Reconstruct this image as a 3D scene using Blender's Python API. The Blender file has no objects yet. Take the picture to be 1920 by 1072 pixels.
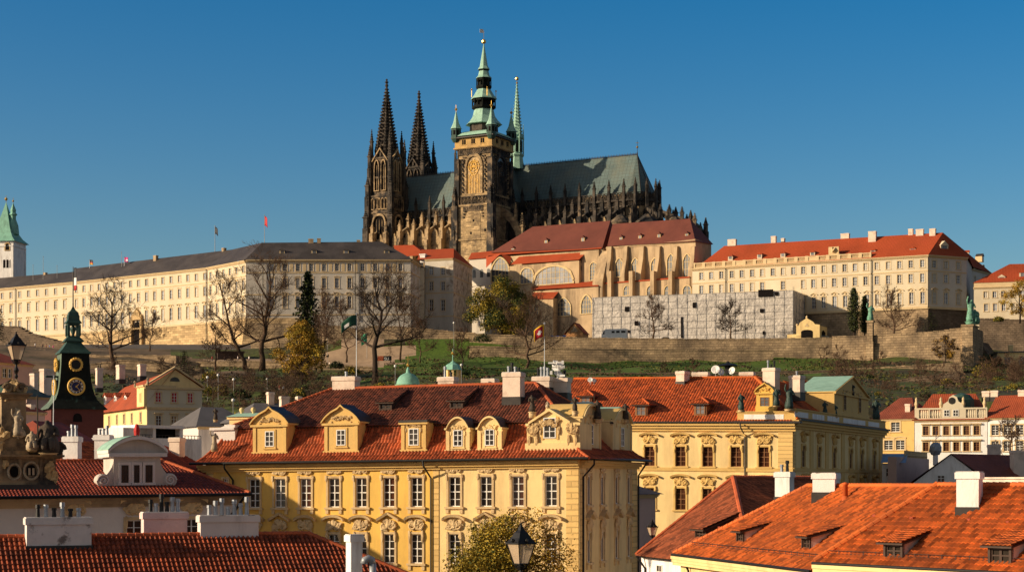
import bpy, math, random
from mathutils import Vector as V, noise as NOISE
rnd = random.Random(7)
pi = math.pi; cos = math.cos; sin = math.sin
# ---------------------------------------------------------------- camera, sky, sun, exposure
F, H, CX, Z0 = 3350.0, 905.0, 960.0, 14.0          # focal length and horizon of the photograph (in its pixels), eye height
SUN_LEFT, SUN_EL = 74.0, 17.5                       # sun: degrees left of straight behind the camera, elevation
sc = bpy.context.scene
COL = sc.collection
cam = bpy.data.objects.new('camera', bpy.data.cameras.new('camera'))
COL.objects.link(cam); sc.camera = cam
cam.location = (0, 0, Z0); cam.rotation_euler = (pi/2, 0, 0)
cam.data.sensor_width = 36; cam.data.lens = F/1920*36
cam.data.shift_y = (H-536)/1920; cam.data.clip_start = .5; cam.data.clip_end = 60000
sc.view_settings.view_transform = 'Standard'; sc.view_settings.look = 'None'
sc.view_settings.gamma = 1; sc.view_settings.exposure = .2
sunv = V((-sin(math.radians(SUN_LEFT))*cos(math.radians(SUN_EL)), -cos(math.radians(SUN_LEFT))*cos(math.radians(SUN_EL)), sin(math.radians(SUN_EL))))
sun = bpy.data.objects.new('sun', bpy.data.lights.new('sun', 'SUN')); COL.objects.link(sun)
sun.rotation_euler = (-sunv).to_track_quat('-Z', 'Y').to_euler()
sun.data.energy = 5.0; sun.data.angle = math.radians(.5); sun.data.color = (1, .79, .53)
w = bpy.data.worlds.new('World'); sc.world = w; w.use_nodes = True
nt = w.node_tree; bg = nt.nodes['Background']
sky = nt.nodes.new('ShaderNodeTexSky'); sky.sky_type = 'NISHITA'; sky.sun_disc = False
sky.sun_elevation = math.radians(SUN_EL); sky.sun_rotation = math.atan2(sunv.x, sunv.y)
sky.air_density = 1.0; sky.dust_density = 1.9; sky.ozone_density = 2.0; sky.altitude = 200
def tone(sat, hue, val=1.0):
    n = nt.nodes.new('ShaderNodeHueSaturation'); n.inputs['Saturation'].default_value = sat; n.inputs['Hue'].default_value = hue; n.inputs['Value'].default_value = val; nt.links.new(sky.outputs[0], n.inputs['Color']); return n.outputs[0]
tc = nt.nodes.new('ShaderNodeTexCoord'); sx = nt.nodes.new('ShaderNodeSeparateXYZ'); nt.links.new(tc.outputs['Generated'], sx.inputs[0])   # toned by direction: saturated ahead of the camera, greyed behind for warmer fill
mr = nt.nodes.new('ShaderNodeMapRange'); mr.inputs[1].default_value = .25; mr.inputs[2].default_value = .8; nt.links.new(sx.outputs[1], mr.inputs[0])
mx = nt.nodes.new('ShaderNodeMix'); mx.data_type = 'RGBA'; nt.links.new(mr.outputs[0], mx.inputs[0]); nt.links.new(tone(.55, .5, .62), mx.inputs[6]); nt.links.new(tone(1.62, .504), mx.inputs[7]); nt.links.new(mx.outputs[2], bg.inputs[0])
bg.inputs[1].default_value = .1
# ---------------------------------------------------------------- mesh helpers
def P(px, py, Y): return V(((px-CX)/F*Y, Y, Z0+(H-py)/F*Y))
def X2(px, Y): return V(((px-CX)/F*Y, Y))
ORI = {}
class MB:
    def __init__(s): s.v = []; s.f = []; s.m = []; s.uv = []
    def face(s, pts, m=0, uv=None):
        i = len(s.v); s.v += [tuple(p) for p in pts]
        s.f.append(tuple(range(i, i+len(pts)))); s.m.append(m); s.uv.append(uv)
    def box(s, c, sx, sy, sz, rot=0, m=0, taper=1):
        """centre of the base, full sizes"""
        ca, sa = cos(rot), sin(rot); c = V(c)
        def q(x, y, z): return V((c.x+x*ca-y*sa, c.y+x*sa+y*ca, c.z+z))
        a, b = sx/2, sy/2; A, B = a*taper, b*taper
        lo = [q(-a, -b, 0), q(a, -b, 0), q(a, b, 0), q(-a, b, 0)]; hi = [q(-A, -B, sz), q(A, -B, sz), q(A, B, sz), q(-A, B, sz)]
        W = [sx, sy, sx, sy]
        for k in range(4):
            j = (k+1) % 4; s.face([lo[k], lo[j], hi[j], hi[k]], m, [(0, 0), (W[k], 0), (W[k], sz), (0, sz)])
        s.face(hi, m, [(0, 0), (sx, 0), (sx, sy), (0, sy)]); s.face(lo[::-1], m, [(0, 0), (sx, 0), (sx, sy), (0, sy)])
    def prism(s, pts, vec, m=0):
        pts = [V(p) for p in pts]; vec = V(vec); n = len(pts)
        nn = V((0, 0, 0))
        for i in range(n): nn += pts[i].cross(pts[(i+1) % n])
        if nn.dot(vec) > 0: pts = pts[::-1]
        def uvl(ps): return [(p.x+p.y*.5, p.z) for p in ps]
        hi = [p+vec for p in pts]
        s.face(pts, m, uvl(pts)); s.face(hi[::-1], m, uvl(hi[::-1]))
        for i in range(n):
            j = (i+1) % n; q = [pts[j], pts[i], hi[i], hi[j]]; s.face(q, m, uvl(q))
    def tube(s, path, rad, n=6, m=0, cap=True):
        path = [V(p) for p in path]; k = len(path)
        if not hasattr(rad, '__len__'): rad = [rad]*k
        rings = []; up = None
        for i, p in enumerate(path):
            t = (path[min(i+1, k-1)]-path[max(i-1, 0)]).normalized()
            if up is None:
                up = V((0, 0, 1)) if abs(t.z) < .9 else V((1, 0, 0))
            a = t.cross(up).normalized(); b = a.cross(t).normalized(); up = b
            rings.append([p+(a*cos(2*pi*j/n)+b*sin(2*pi*j/n))*rad[i] for j in range(n)])
        base = len(s.v)
        for r in rings: s.v += [tuple(q) for q in r]
        for i in range(k-1):
            for j in range(n):
                a0 = base+i*n+j; a1 = base+i*n+(j+1) % n
                s.f.append((a0, a1, a1+n, a0+n)); s.m.append(m); s.uv.append(None)
        if cap and n > 3:
            s.f.append(tuple(base+j for j in range(n))[::-1]); s.m.append(m); s.uv.append(None)
            s.f.append(tuple(base+(k-1)*n+j for j in range(n))); s.m.append(m); s.uv.append(None)
    def lathe(s, prof, c, n=12, ph=0, m=0, sx=1, sy=1, rot=0):
        """prof: (radius, z) upward"""
        c = V(c); base = len(s.v); ca, sa = cos(rot), sin(rot)
        for r, z in prof:
            for j in range(n):
                x = max(r, .0005)*cos(ph+2*pi*j/n)*sx; y = max(r, .0005)*sin(ph+2*pi*j/n)*sy
                s.v.append((c.x+x*ca-y*sa, c.y+x*sa+y*ca, c.z+z))
        for i in range(len(prof)-1):
            for j in range(n):
                a0 = base+i*n+j; a1 = base+i*n+(j+1) % n; h = prof[i+1][1]-prof[i][1]; w_ = prof[i][0]*2*pi/n
                s.f.append((a0, a1, a1+n, a0+n)); s.m.append(m)
                s.uv.append([(j*w_, prof[i][1]), (j*w_+w_, prof[i][1]), (j*w_+w_, prof[i+1][1]), (j*w_, prof[i+1][1])])
        for i, fl in ((0, 1), (len(prof)-1, 0)):
            f = tuple(base+i*n+j for j in range(n)); s.f.append(f[::-1] if fl else f); s.m.append(m); s.uv.append(None)
    def ball(s, c, r, n=8, m=0, sx=1, sy=1, sz=1, rot=0):
        k = max(4, n//2)
        s.lathe([(r*sin(pi*i/k), -r*sz*cos(pi*i/k)) for i in range(k+1)], c, n, 0, m, sx, sy, rot)
    def blob(s, c, r, seed, amp=.35, n=8, m=0, sx=1, sy=1, sz=1):
        base = len(s.v); s.ball(c, r, n, m, sx, sy, sz); c = V(c)
        for i in range(base, len(s.v)):
            d = V(s.v[i])-c; q = d/r*1.7+V((seed*3.1, seed*1.7, seed))
            s.v[i] = tuple(c+d*(1+amp*NOISE.noise(q)*1.6))
    def build(s, name, mats, parent=None, loc=None, smooth=False, weld=1e-4):
        if not isinstance(mats, (list, tuple)): mats = [mats]
        o = V((0, 0, 0))
        if parent is not None: o = ORI.get(parent.name, V((0, 0, 0)))
        elif loc is not None: o = V(loc)
        key = {}; idx = []; vv = []
        for p in s.v:
            k = (round(p[0]/weld), round(p[1]/weld), round(p[2]/weld))
            j = key.get(k)
            if j is None: j = key[k] = len(vv); vv.append((p[0]-o.x, p[1]-o.y, p[2]-o.z))
            idx.append(j)
        ff = []; fm = []; fu = []
        for f, m_, u in zip(s.f, s.m, s.uv):
            g = [idx[i] for i in f]
            if len(set(g)) < len(g):
                h = []; hu = []
                for t, x in enumerate(g):
                    if x not in h: h.append(x); hu.append(u[t] if u else (0, 0))
                g = h; u = hu if u else None
                if len(g) < 3: continue
            ff.append(g); fm.append(m_); fu.append(u)
        me = bpy.data.meshes.new(name); me.from_pydata(vv, [], ff)
        for m_ in mats: me.materials.append(m_)
        me.polygons.foreach_set('material_index', fm)
        if any(u is not None for u in fu):
            lay = me.uv_layers.new(name='UVMap'); flat = []
            for g, u in zip(ff, fu):
                for t in range(len(g)): flat += list(u[t]) if u else [0, 0]
            lay.data.foreach_set('uv', flat)
        if smooth: me.polygons.foreach_set('use_smooth', [True]*len(ff))
        me.update()
        return link(name, me, parent, o)
def link(name, me, parent=None, o=V((0, 0, 0)), off=None, rz=0):
    ob = bpy.data.objects.new(name, me); COL.objects.link(ob)
    if parent is not None:
        ob.parent = parent; ORI[ob.name] = ORI.get(parent.name, V((0, 0, 0)))
        if off is not None:
            ob.location = V(off)-ORI[parent.name]; ORI[ob.name] = V(off)
        ob.rotation_euler.z = rz
    else:
        ob.location = o; ORI[ob.name] = V(o); ob.rotation_euler.z = rz
    return ob
def tag(o, label, cat, group=None):
    o['label'] = label; o['category'] = cat
    if group: o['group'] = group
    return o
def thing(name, label, cat, loc, group=None, rz=0):
    o = bpy.data.objects.new(name, None); COL.objects.link(o); o.empty_display_size = .5
    o.location = loc; o.rotation_euler.z = rz; ORI[o.name] = V(loc)
    return tag(o, label, cat, group)
def struct(o): o['kind'] = 'structure'; return o
def dup(root, loc, label=None, group=None, rz=None, scale=None):
    c = root.copy(); COL.objects.link(c); c.location = loc; ORI[c.name] = V(loc)
    if rz is not None: c.rotation_euler.z = rz
    if scale is not None: c.scale = (scale,)*3 if not hasattr(scale, '__len__') else scale
    if label: c['label'] = label
    if group: c['group'] = group
    for ch in list(root.children):
        d = ch.copy(); COL.objects.link(d); d.parent = c
        for g in list(ch.children):
            e = g.copy(); COL.objects.link(e); e.parent = d
    return c
class Face:
    """a vertical plane through two plan points (left, right as seen from the camera); k = slope of its floor lines"""
    def __init__(s, A, B, k=0):
        s.A = V(A); s.B = V(B); s.d = (s.B-s.A).normalized(); s.L = (s.B-s.A).length; s.k = k
        s.n = V((s.d.y, -s.d.x)); s.ang = math.atan2(s.d.y, s.d.x)
    @classmethod
    def px(c, pa, Ya, pb, Yb, k=0): return c(X2(pa, Ya), X2(pb, Yb), k)
    def off(s, o): return Face(s.A+s.n*o, s.B+s.n*o, s.k)
    def back(s, depth, left=False):
        """the face going back from the right (or left) end"""
        if left: return Face(s.A-s.n*depth, s.A, 0)
        return Face(s.B, s.B-s.n*depth, 0)
    def uv(s, px, py=H):
        r = V(((px-CX)/F, 1)); det = s.d.x*(-r.y)+r.x*s.d.y
        bx, by = -s.A.x, -s.A.y
        u = (bx*(-r.y)+r.x*by)/det; t = (s.d.x*by-s.d.y*bx)/det
        t = s.A.y+u*s.d.y
        return u, Z0+(H-py)/F*t-s.k*u
    def u(s, px): return s.uv(px)[0]
    def pt(s, u, v, o=0): return V((s.A.x+s.d.x*u+s.n.x*o, s.A.y+s.d.y*u+s.n.y*o, v+s.k*u))
    def at(s, px, py, o=0): u, v = s.uv(px, py); return s.pt(u, v, o)
    def box(s, mb, u0, u1, v0, v1, o0, o1, m=0):
        """block on the wall between two offsets (outward positive)"""
        p = lambda u, v, o: s.pt(u, v, o)
        a, b, c, d = p(u0, v0, o1), p(u1, v0, o1), p(u1, v1, o1), p(u0, v1, o1)
        e, f, g, h = p(u0, v0, o0), p(u1, v0, o0), p(u1, v1, o0), p(u0, v1, o0)
        U = [(u0, v0), (u1, v0), (u1, v1), (u0, v1)]; w_ = o1-o0
        S = [(0, v0), (w_, v0), (w_, v1), (0, v1)]; T = [(u0, 0), (u1, 0), (u1, w_), (u0, w_)]
        mb.face([a, b, c, d], m, U); mb.face([f, e, h, g], m, U)
        mb.face([e, a, d, h], m, S); mb.face([b, f, g, c], m, S); mb.face([d, c, g, h], m, T); mb.face([e, f, b, a], m, T)
    def poly(s, mb, pts, o0, o1, m=0):
        """extrude a (u, v) outline between two offsets"""
        mb.prism([s.pt(u, v, o1) for u, v in pts], V((s.n.x, s.n.y, 0))*(o0-o1), m)
    def wall(s, mb, u0, u1, v0, v1, holes=(), depth=.25, m=0):
        us = sorted({round(x, 4) for h in holes for x in h[:2] if u0 < x < u1} | {u0, u1})
        vs = sorted({round(x, 4) for h in holes for x in h[2:4] if v0 < x < v1} | {v0, v1})
        for i in range(len(us)-1):
            run = None; um = (us[i]+us[i+1])/2
            hh = [h for h in holes if h[0] < um < h[1]]
            for j in range(len(vs)-1):
                vm = (vs[j]+vs[j+1])/2
                solid = not any(h[2] < vm < h[3] for h in hh)
                if solid:
                    a, b, c, d = us[i], us[i+1], vs[j], vs[j+1]
                    mb.face([s.pt(a, c), s.pt(b, c), s.pt(b, d), s.pt(a, d)], m, [(a, c), (b, c), (b, d), (a, d)])
        for a, b, c, d in [h[:4] for h in holes]:
            q = [s.pt(a, c), s.pt(b, c), s.pt(b, d), s.pt(a, d)]; r = [s.pt(a, c, -depth), s.pt(b, c, -depth), s.pt(b, d, -depth), s.pt(a, d, -depth)]
            for i in range(4):
                j = (i+1) % 4; mb.face([q[j], q[i], r[i], r[j]], m, [(0, 0), (1, 0), (1, .2), (0, .2)])
def arc_pts(cx, cy, rx, ry, a0, a1, n): return [(cx+rx*cos(math.radians(a0+(a1-a0)*i/n)), cy+ry*sin(math.radians(a0+(a1-a0)*i/n))) for i in range(n+1)]
def gothic(w, h0, h1):
    """outline of a pointed arch: from (-w/2, 0), springing at h0, apex h1"""
    L = [(-w/2, 0), (w/2, 0), (w/2, h0)]
    for i in range(1, 6):
        t = i/6; L.append((w/2*cos(t*pi/2)**.8*1, h0+(h1-h0)*sin(t*pi/2)**1.15))
    L.append((0, h1)); L += [(-x, y) for x, y in L[3:-1]][::-1]; L.append((-w/2, h0))
    return L
def plane_roof(mb, pts, m=0):
    """one roof slope; the first edge is the eave"""
    p0, p1 = V(pts[0]), V(pts[1]); e = (p1-p0).normalized(); q = V(pts[-1])-p0; s_ = (q-e*q.dot(e)).normalized()
    mb.face(pts, m, [((V(p)-p0).dot(e), (V(p)-p0).dot(s_)) for p in pts])
def tiles(mb, pts, tw=.24, th=.36, amp=.05, lip=.035, m=0, seg=4):
    """real pantiles over one convex roof slope; the first edge is the eave"""
    pts = [V(p) for p in pts]; p0 = pts[0]; e = (pts[1]-p0).normalized(); q = pts[-1]-p0
    s_ = (q-e*q.dot(e)).normalized(); n = e.cross(s_).normalized()
    Q = [((p-p0).dot(e), (p-p0).dot(s_)) for p in pts]; vm = max(v for u, v in Q)
    mb.face([p-n*.03 for p in pts], m, Q)
    rows = max(1, round(vm/th)); th = vm/rows; k0 = rnd.randrange(1000)
    def span(v):
        xs = []
        for i in range(len(Q)):
            (a, b), (c, d) = Q[i], Q[(i+1) % len(Q)]
            if (b-v)*(d-v) <= 0 and b != d: xs.append(a+(c-a)*(v-b)/(d-b))
        return (min(xs), max(xs)) if len(xs) > 1 else None
    for j in range(rows):
        sp = span((j+.5)*th)
        if not sp: continue
        ul, ur = sp; i0 = math.floor(ul/tw*seg)+1; i1 = math.ceil(ur/tw*seg)
        us = [ul]+[i*tw/seg for i in range(i0, i1) if ul < i*tw/seg < ur]+[ur]
        ph = .03*rnd.uniform(-1, 1)
        hs_ = [amp*(.5+.5*cos(2*pi*(u/tw)+ph)) for u in us]
        lo = [p0+e*u+s_*(j*th-.02)+n*(h+lip) for u, h in zip(us, hs_)]
        hi = [p0+e*u+s_*((j+1)*th)+n*h for u, h in zip(us, hs_)]
        bt = [p-n*(lip+.02) for p in lo]
        for i in range(len(us)-1):
            t = k0+math.floor((us[i]+us[i+1])/2/tw+.5)
            uv = [(t+.2, j+.2), (t+.8, j+.2), (t+.8, j+.8), (t+.2, j+.8)]
            mb.face([lo[i], lo[i+1], hi[i+1], hi[i]], m, uv); mb.face([bt[i], bt[i+1], lo[i+1], lo[i]], m, uv)
def ridge(mb, p, q, r=.14, step=.38, m=0):
    p, q = V(p), V(q); k = max(1, round((q-p).length/step)); path = []; rad = []
    for i in range(k):
        path += [p.lerp(q, i/k), p.lerp(q, (i+.97)/k)]; rad += [r*1.12, r*.92]
    mb.tube(path, rad, 8, m)
def skin(name, joints, edges, rad, sub=1, sx=1):
    """one continuous body grown over a skeleton; returns mesh data"""
    me = bpy.data.meshes.new(name); me.from_pydata(joints, edges, [])
    ob = bpy.data.objects.new(name, me); COL.objects.link(ob)
    md = ob.modifiers.new('skin', 'SKIN'); md.use_smooth_shade = True
    for i, r in enumerate(rad):
        sv = me.skin_vertices[0].data[i]; sv.radius = r if hasattr(r, '__len__') else (r, r); sv.use_root = (i == 0)
    ob.modifiers.new('sub', 'SUBSURF').levels = sub
    dg = bpy.context.evaluated_depsgraph_get(); out = bpy.data.meshes.new_from_object(ob.evaluated_get(dg), depsgraph=dg)
    bpy.data.objects.remove(ob); bpy.data.meshes.remove(me); out.name = name
    return out
# ---------------------------------------------------------------- materials
def node(nt, kind, **kw):
    n = nt.nodes.new(kind)
    for k, v in kw.items():
        if k.startswith('i_'): n.inputs[int(k[2:]) if k[2:].isdigit() else k[2:].replace('_', ' ')].default_value = v
        else: setattr(n, k, v)
    return n
def mixc(nt, fac, a, b, mode='MIX'):
    n = nt.nodes.new('ShaderNodeMix'); n.data_type = 'RGBA'; n.blend_type = mode
    for s, x in ((0, fac), (6, a), (7, b)):
        if hasattr(x, 'is_linked'): nt.links.new(x, n.inputs[s])
        else: n.inputs[s].default_value = x if s == 0 else (*x[:3], 1)
    return n.outputs[2]
def ramp(nt, x, p0, p1):
    r = node(nt, 'ShaderNodeMapRange'); r.inputs[1].default_value = p0; r.inputs[2].default_value = p1
    nt.links.new(x, r.inputs[0]); return r.outputs[0]
def M(name, col, var=.15, scale=.5, rough=.85, bump=0., bscale=6., dirt=None, dscale=.3, dlo=.5, dhi=.7, metal=0, spec=.3, block=None, mortar=None, tile=False, streak=False, col2=None, weave=None):
    """one procedural surface: base colour with broad and fine variation, dirt patches, optional block courses (UV) or tile-by-tile colours (UV)"""
    m = bpy.data.materials.new(name); m.use_nodes = True; nt = m.node_tree; L = nt.links
    b = nt.nodes['Principled BSDF']; b.inputs['Roughness'].default_value = rough; b.inputs['Metallic'].default_value = metal
    b.inputs['Specular IOR Level'].default_value = spec
    geo = node(nt, 'ShaderNodeNewGeometry'); pos = geo.outputs['Position']
    nz = node(nt, 'ShaderNodeTexNoise', i_Scale=scale, i_Detail=5., i_Roughness=.65); L.new(pos, nz.inputs['Vector'])
    lo = [c*(1-var) for c in col]; hi = [min(1, c*(1+var)) for c in (col2 or col)]
    c = mixc(nt, ramp(nt, nz.outputs[0], .3, .7), lo, hi)
    height = None
    uv = node(nt, 'ShaderNodeTexCoord').outputs['UV'] if (block or tile or weave) else None
    if block:
        br = node(nt, 'ShaderNodeTexBrick', i_Scale=1., offset=.5); L.new(uv, br.inputs['Vector'])
        br.inputs['Brick Width'].default_value = block[0]; br.inputs['Row Height'].default_value = block[1]
        br.inputs['Mortar Size'].default_value = block[2]; br.inputs['Mortar Smooth'].default_value = .3; br.inputs['Bias'].default_value = 0
        br.inputs['Color1'].default_value = (.62, .62, .62, 1); br.inputs['Color2'].default_value = (1.25, 1.25, 1.25, 1)
        k = mortar if mortar is not None else .5; br.inputs['Mortar'].default_value = (k, k, k, 1)
        c = mixc(nt, block[3] if len(block) > 3 else 1., c, br.outputs['Color'], 'MULTIPLY'); height = br.outputs['Fac']
    if tile:
        fl = node(nt, 'ShaderNodeVectorMath', operation='FLOOR'); L.new(uv, fl.inputs[0])
        wn = node(nt, 'ShaderNodeTexWhiteNoise', noise_dimensions='2D'); L.new(fl.outputs[0], wn.inputs['Vector'])
        v = ramp(nt, wn.outputs['Value'], 0, 1)
        hv = node(nt, 'ShaderNodeMapRange'); hv.inputs[3].default_value = tile[0]; hv.inputs[4].default_value = tile[1]; L.new(v, hv.inputs[0])
        cc = node(nt, 'ShaderNodeCombineColor'); [L.new(hv.outputs[0], cc.inputs[i]) for i in range(3)]
        c = mixc(nt, 1., c, cc.outputs[0], 'MULTIPLY')
    if weave:   # courses of thin roofing plates: rows and joints in UV metres
        sp = node(nt, 'ShaderNodeSeparateXYZ'); L.new(uv, sp.inputs[0]); hs_ = []
        for a, wd in ((0, weave[0]), (1, weave[1])):
            dv = node(nt, 'ShaderNodeMath', operation='DIVIDE'); dv.inputs[1].default_value = wd; L.new(sp.outputs[a], dv.inputs[0])
            fr = node(nt, 'ShaderNodeMath', operation='FRACT'); L.new(dv.outputs[0], fr.inputs[0]); hs_.append(fr.outputs[0])
        if weave[2] == 'pan':
            mm = node(nt, 'ShaderNodeMath', operation='PINGPONG'); mm.inputs[1].default_value = .5; L.new(hs_[0], mm.inputs[0])
            ad = node(nt, 'ShaderNodeMath', operation='SUBTRACT'); L.new(mm.outputs[0], ad.inputs[0]); mu = node(nt, 'ShaderNodeMath', operation='MULTIPLY'); mu.inputs[1].default_value = .35
            L.new(hs_[1], mu.inputs[0]); L.new(mu.outputs[0], ad.inputs[1]); height = ad.outputs[0]
        else:
            ln = node(nt, 'ShaderNodeMath', operation='MINIMUM'); L.new(hs_[0], ln.inputs[0]); L.new(hs_[1], ln.inputs[1]); height = ramp(nt, ln.outputs[0], 0., weave[2])
            c = mixc(nt, ramp(nt, ln.outputs[0], weave[2], 0.), c, [x*.55 for x in col])
    if dirt is not None:
        n2 = node(nt, 'ShaderNodeTexNoise', i_Scale=dscale, i_Detail=7., i_Roughness=.7)
        if streak:
            mp = node(nt, 'ShaderNodeMapping'); mp.inputs['Scale'].default_value = (1, 1, .18); L.new(pos, mp.inputs[0]); L.new(mp.outputs[0], n2.inputs['Vector'])
        else: L.new(pos, n2.inputs['Vector'])
        c = mixc(nt, ramp(nt, n2.outputs[0], dlo, dhi), c, dirt)
    L.new(c, b.inputs['Base Color'])
    if bump or height is not None:
        n3 = node(nt, 'ShaderNodeTexNoise', i_Scale=bscale, i_Detail=4.); L.new(pos, n3.inputs['Vector'])
        bp = node(nt, 'ShaderNodeBump', i_Strength=1.); bp.inputs['Distance'].default_value = bump or .02
        if height is not None:
            a = node(nt, 'ShaderNodeMath', operation='MULTIPLY_ADD'); a.inputs[1].default_value = -1.0 if block else 1.5
            L.new(height, a.inputs[0]); L.new(n3.outputs[0], a.inputs[2]); L.new(a.outputs[0], bp.inputs['Height'])
        else: L.new(n3.outputs[0], bp.inputs['Height'])
        L.new(bp.outputs[0], b.inputs['Normal'])
    return m
def glass(name, col, rough=.12, var=.6, scale=.35):
    m = M(name, col, var, scale, rough, spec=.5); return m
m = {}
m['cream'] = M('cream_plaster', (.80, .60, .33), .07, .3, dirt=(.5, .36, .2), dscale=.35, dlo=.56, dhi=.85, streak=True, bump=.01)
m['yellow'] = M('yellow_plaster', (.83, .52, .12), .1, .35, dirt=(.50, .30, .09), dscale=.55, dlo=.44, dhi=.85, streak=True, bump=.01)
m['pale'] = M('pale_yellow_plaster', (.86, .64, .30), .1, .35, dirt=(.5, .34, .16), dscale=.55, dlo=.44, dhi=.85, streak=True, bump=.01)
m['ochretrim'] = M('ochre_trim', (.70, .46, .16), .08, .6, dirt=(.42, .27, .1), dscale=.6, dlo=.5, dhi=.8, bump=.01)
m['trim'] = M('stone_trim', (.66, .48, .26), .1, .8, dirt=(.36, .24, .13), dscale=.8, dlo=.5, dhi=.75, bump=.02)
m['quoin'] = M('ochre_rustication', (.78, .52, .20), .06, .6, block=(60., .42, .05, .45), mortar=.4, bump=.015)
m['orn'] = M('carved_sandstone', (.62, .43, .21), .2, 3., dirt=(.22, .14, .07), dscale=3., dlo=.45, dhi=.65, bump=.03)
m['palace'] = M('palace_plaster', (.65, .56, .41), .1, .12, dirt=(.56, .43, .27), dscale=.1, dlo=.5, dhi=.85, streak=True)
m['palaceband'] = M('palace_trim', (.66, .50, .29), .1, .3, dirt=(.42, .3, .17), dscale=.3, dlo=.5, dhi=.8)
m['greyplaster'] = M('grey_and_shaded_plaster', (.62, .56, .48), .1, .12, dirt=(.4, .35, .29), dscale=.12, dlo=.5, dhi=.8, streak=True)  # grey walls, and cream palace faces whose shade is put into the colour
m['sgraffito'] = M('sgraffito_plaster', (.6, .52, .42), .3, .5, dirt=(.3, .22, .16), dscale=.45, dlo=.5, dhi=.6)
m['pink'] = M('pink_plaster', (.60, .40, .33), .1, .3, dirt=(.36, .24, .2), dscale=.3, dlo=.5, dhi=.8)
m['oldwhite'] = M('greyed_white_plaster', (.70, .64, .60), .08, .5, dirt=(.42, .37, .34), dscale=.5, dlo=.55, dhi=.8, streak=True, bump=.01)
m['white'] = M('white_render', (.86, .83, .80), .06, .8, dirt=(.42, .36, .32), dscale=.9, dlo=.5, dhi=.8, streak=True, bump=.015)
m['stained'] = M('flaking_white_render', (.72, .66, .62), .1, 1.2, dirt=(.2, .17, .15), dscale=1.3, dlo=.54, dhi=.64, bump=.02)
m['pinkstack'] = M('pinkish_render', (.72, .55, .52), .1, 1.2, dirt=(.42, .3, .28), dscale=1.3, dlo=.56, dhi=.72, bump=.02)
m['brickpink'] = M('pale_render', (.78, .62, .50), .08, 1., dirt=(.4, .3, .24), dscale=.8, dlo=.47, dhi=.8, bump=.01)
m['frame'] = M('white_window_frame', (.80, .78, .74), .05, 2., rough=.5)
m['brownframe'] = M('brown_window_frame', (.26, .12, .05), .1, 2., rough=.5)
m['darkframe'] = M('dark_timber', (.06, .035, .025), .25, 4., rough=.7)
m['pane'] = glass('window_glass', (.035, .028, .022), .08)
m['panefar'] = glass('far_window_glass', (.17, .17, .18), .25, .7, .25)
m['panewarm'] = glass('brown_window_glass', (.06, .025, .015), .08)
m['panered'] = M('red_curtain_glass', (.42, .03, .03), .2, 2., rough=.2)
m['paneshade'] = glass('reflecting_glass', (.075, .05, .042), .06, .9, 1.5)
T = (.62, 1.25)
m['tileold'] = M('old_brown_tile', (.165, .046, .024), .3, 1.2, .8, tile=(.4, 1.6), dirt=(.07, .03, .02), dscale=.8, dlo=.5, dhi=.75)
m['tilered'] = M('red_tile', (.37, .082, .028), .25, .8, .75, tile=(.5, 1.4), dirt=(.2, .05, .025), dscale=.5, dlo=.52, dhi=.85)
m['tileorange'] = M('orange_tile', (.45, .092, .022), .16, .6, .75, tile=(.5, 1.35), dirt=(.2, .05, .022), dscale=.4, dlo=.5, dhi=.85)
m['tilebright'] = M('bright_orange_tile', (.48, .108, .020), .2, .5, .75, tile=(.45, 1.4), dirt=(.20, .055, .024), dscale=.45, dlo=.45, dhi=.85)
m['tiledark'] = M('dark_red_tile', (.24, .045, .022), .2, .8, .75, tile=(.6, 1.3), dirt=(.12, .03, .02), dscale=.5, dlo=.5, dhi=.8)
m['tilebottom'] = M('weathered_orange_tile', (.31, .066, .024), .3, 1., .75, tile=(.5, 1.35), dirt=(.14, .035, .02), dscale=.7, dlo=.45, dhi=.75)
m['roofplum'] = M('dark_plum_tile', (.145, .042, .030), .2, .15, .8, weave=(.5, .5, 'pan'), bump=.04, dirt=(.2, .06, .035), dscale=.06, dlo=.5, dhi=.75)
m['roofred'] = M('bright_red_tile', (.36, .060, .017), .2, .1, .8, weave=(.5, .5, 'pan'), bump=.04, dirt=(.36, .055, .02), dscale=.2, dlo=.5, dhi=.8)
m['rooffar'] = M('far_red_tile', (.36, .072, .026), .2, .4, .8, weave=(.35, .45, 'pan'), bump=.06, dirt=(.2, .05, .03), dscale=.3, dlo=.5, dhi=.8)
m['rooffardark'] = M('far_brown_tile', (.22, .055, .03), .25, .4, .8, weave=(.35, .45, 'pan'), bump=.06, dirt=(.1, .03, .02), dscale=.3, dlo=.5, dhi=.8)
m['slate'] = M('dark_slate', (.062, .052, .050), .22, .2, .6, weave=(.6, .5, .12), bump=.02, dirt=(.10, .085, .08), dscale=.1, dlo=.45, dhi=.8)
m['slateroof'] = M('grey_roofing', (.12, .11, .11), .2, .5, .7)
m['choirroof'] = M('green_grey_slate', (.105, .155, .155), .2, .2, .55, weave=(1.6, 1.6, .2), bump=.03, dirt=(.16, .17, .13), dscale=.08, dlo=.45, dhi=.75)
m['copper'] = M('green_copper', (.22, .46, .36), .18, .6, .7, dirt=(.10, .2, .15), dscale=.5, dlo=.5, dhi=.8, streak=True)
m['copperpale'] = M('pale_green_copper', (.32, .52, .42), .15, 1., .7, dirt=(.15, .28, .22), dscale=.8, dlo=.5, dhi=.8, streak=True)
m['copperdark'] = M('dark_copper', (.035, .075, .06), .35, .8, .6, dirt=(.12, .22, .17), dscale=.8, dlo=.55, dhi=.75, streak=True)
m['coppershaft'] = M('blackened_copper', (.012, .014, .012), .4, 1.2, .8, spec=.1, dirt=(.05, .10, .08), dscale=1., dlo=.6, dhi=.8, streak=True)
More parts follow.
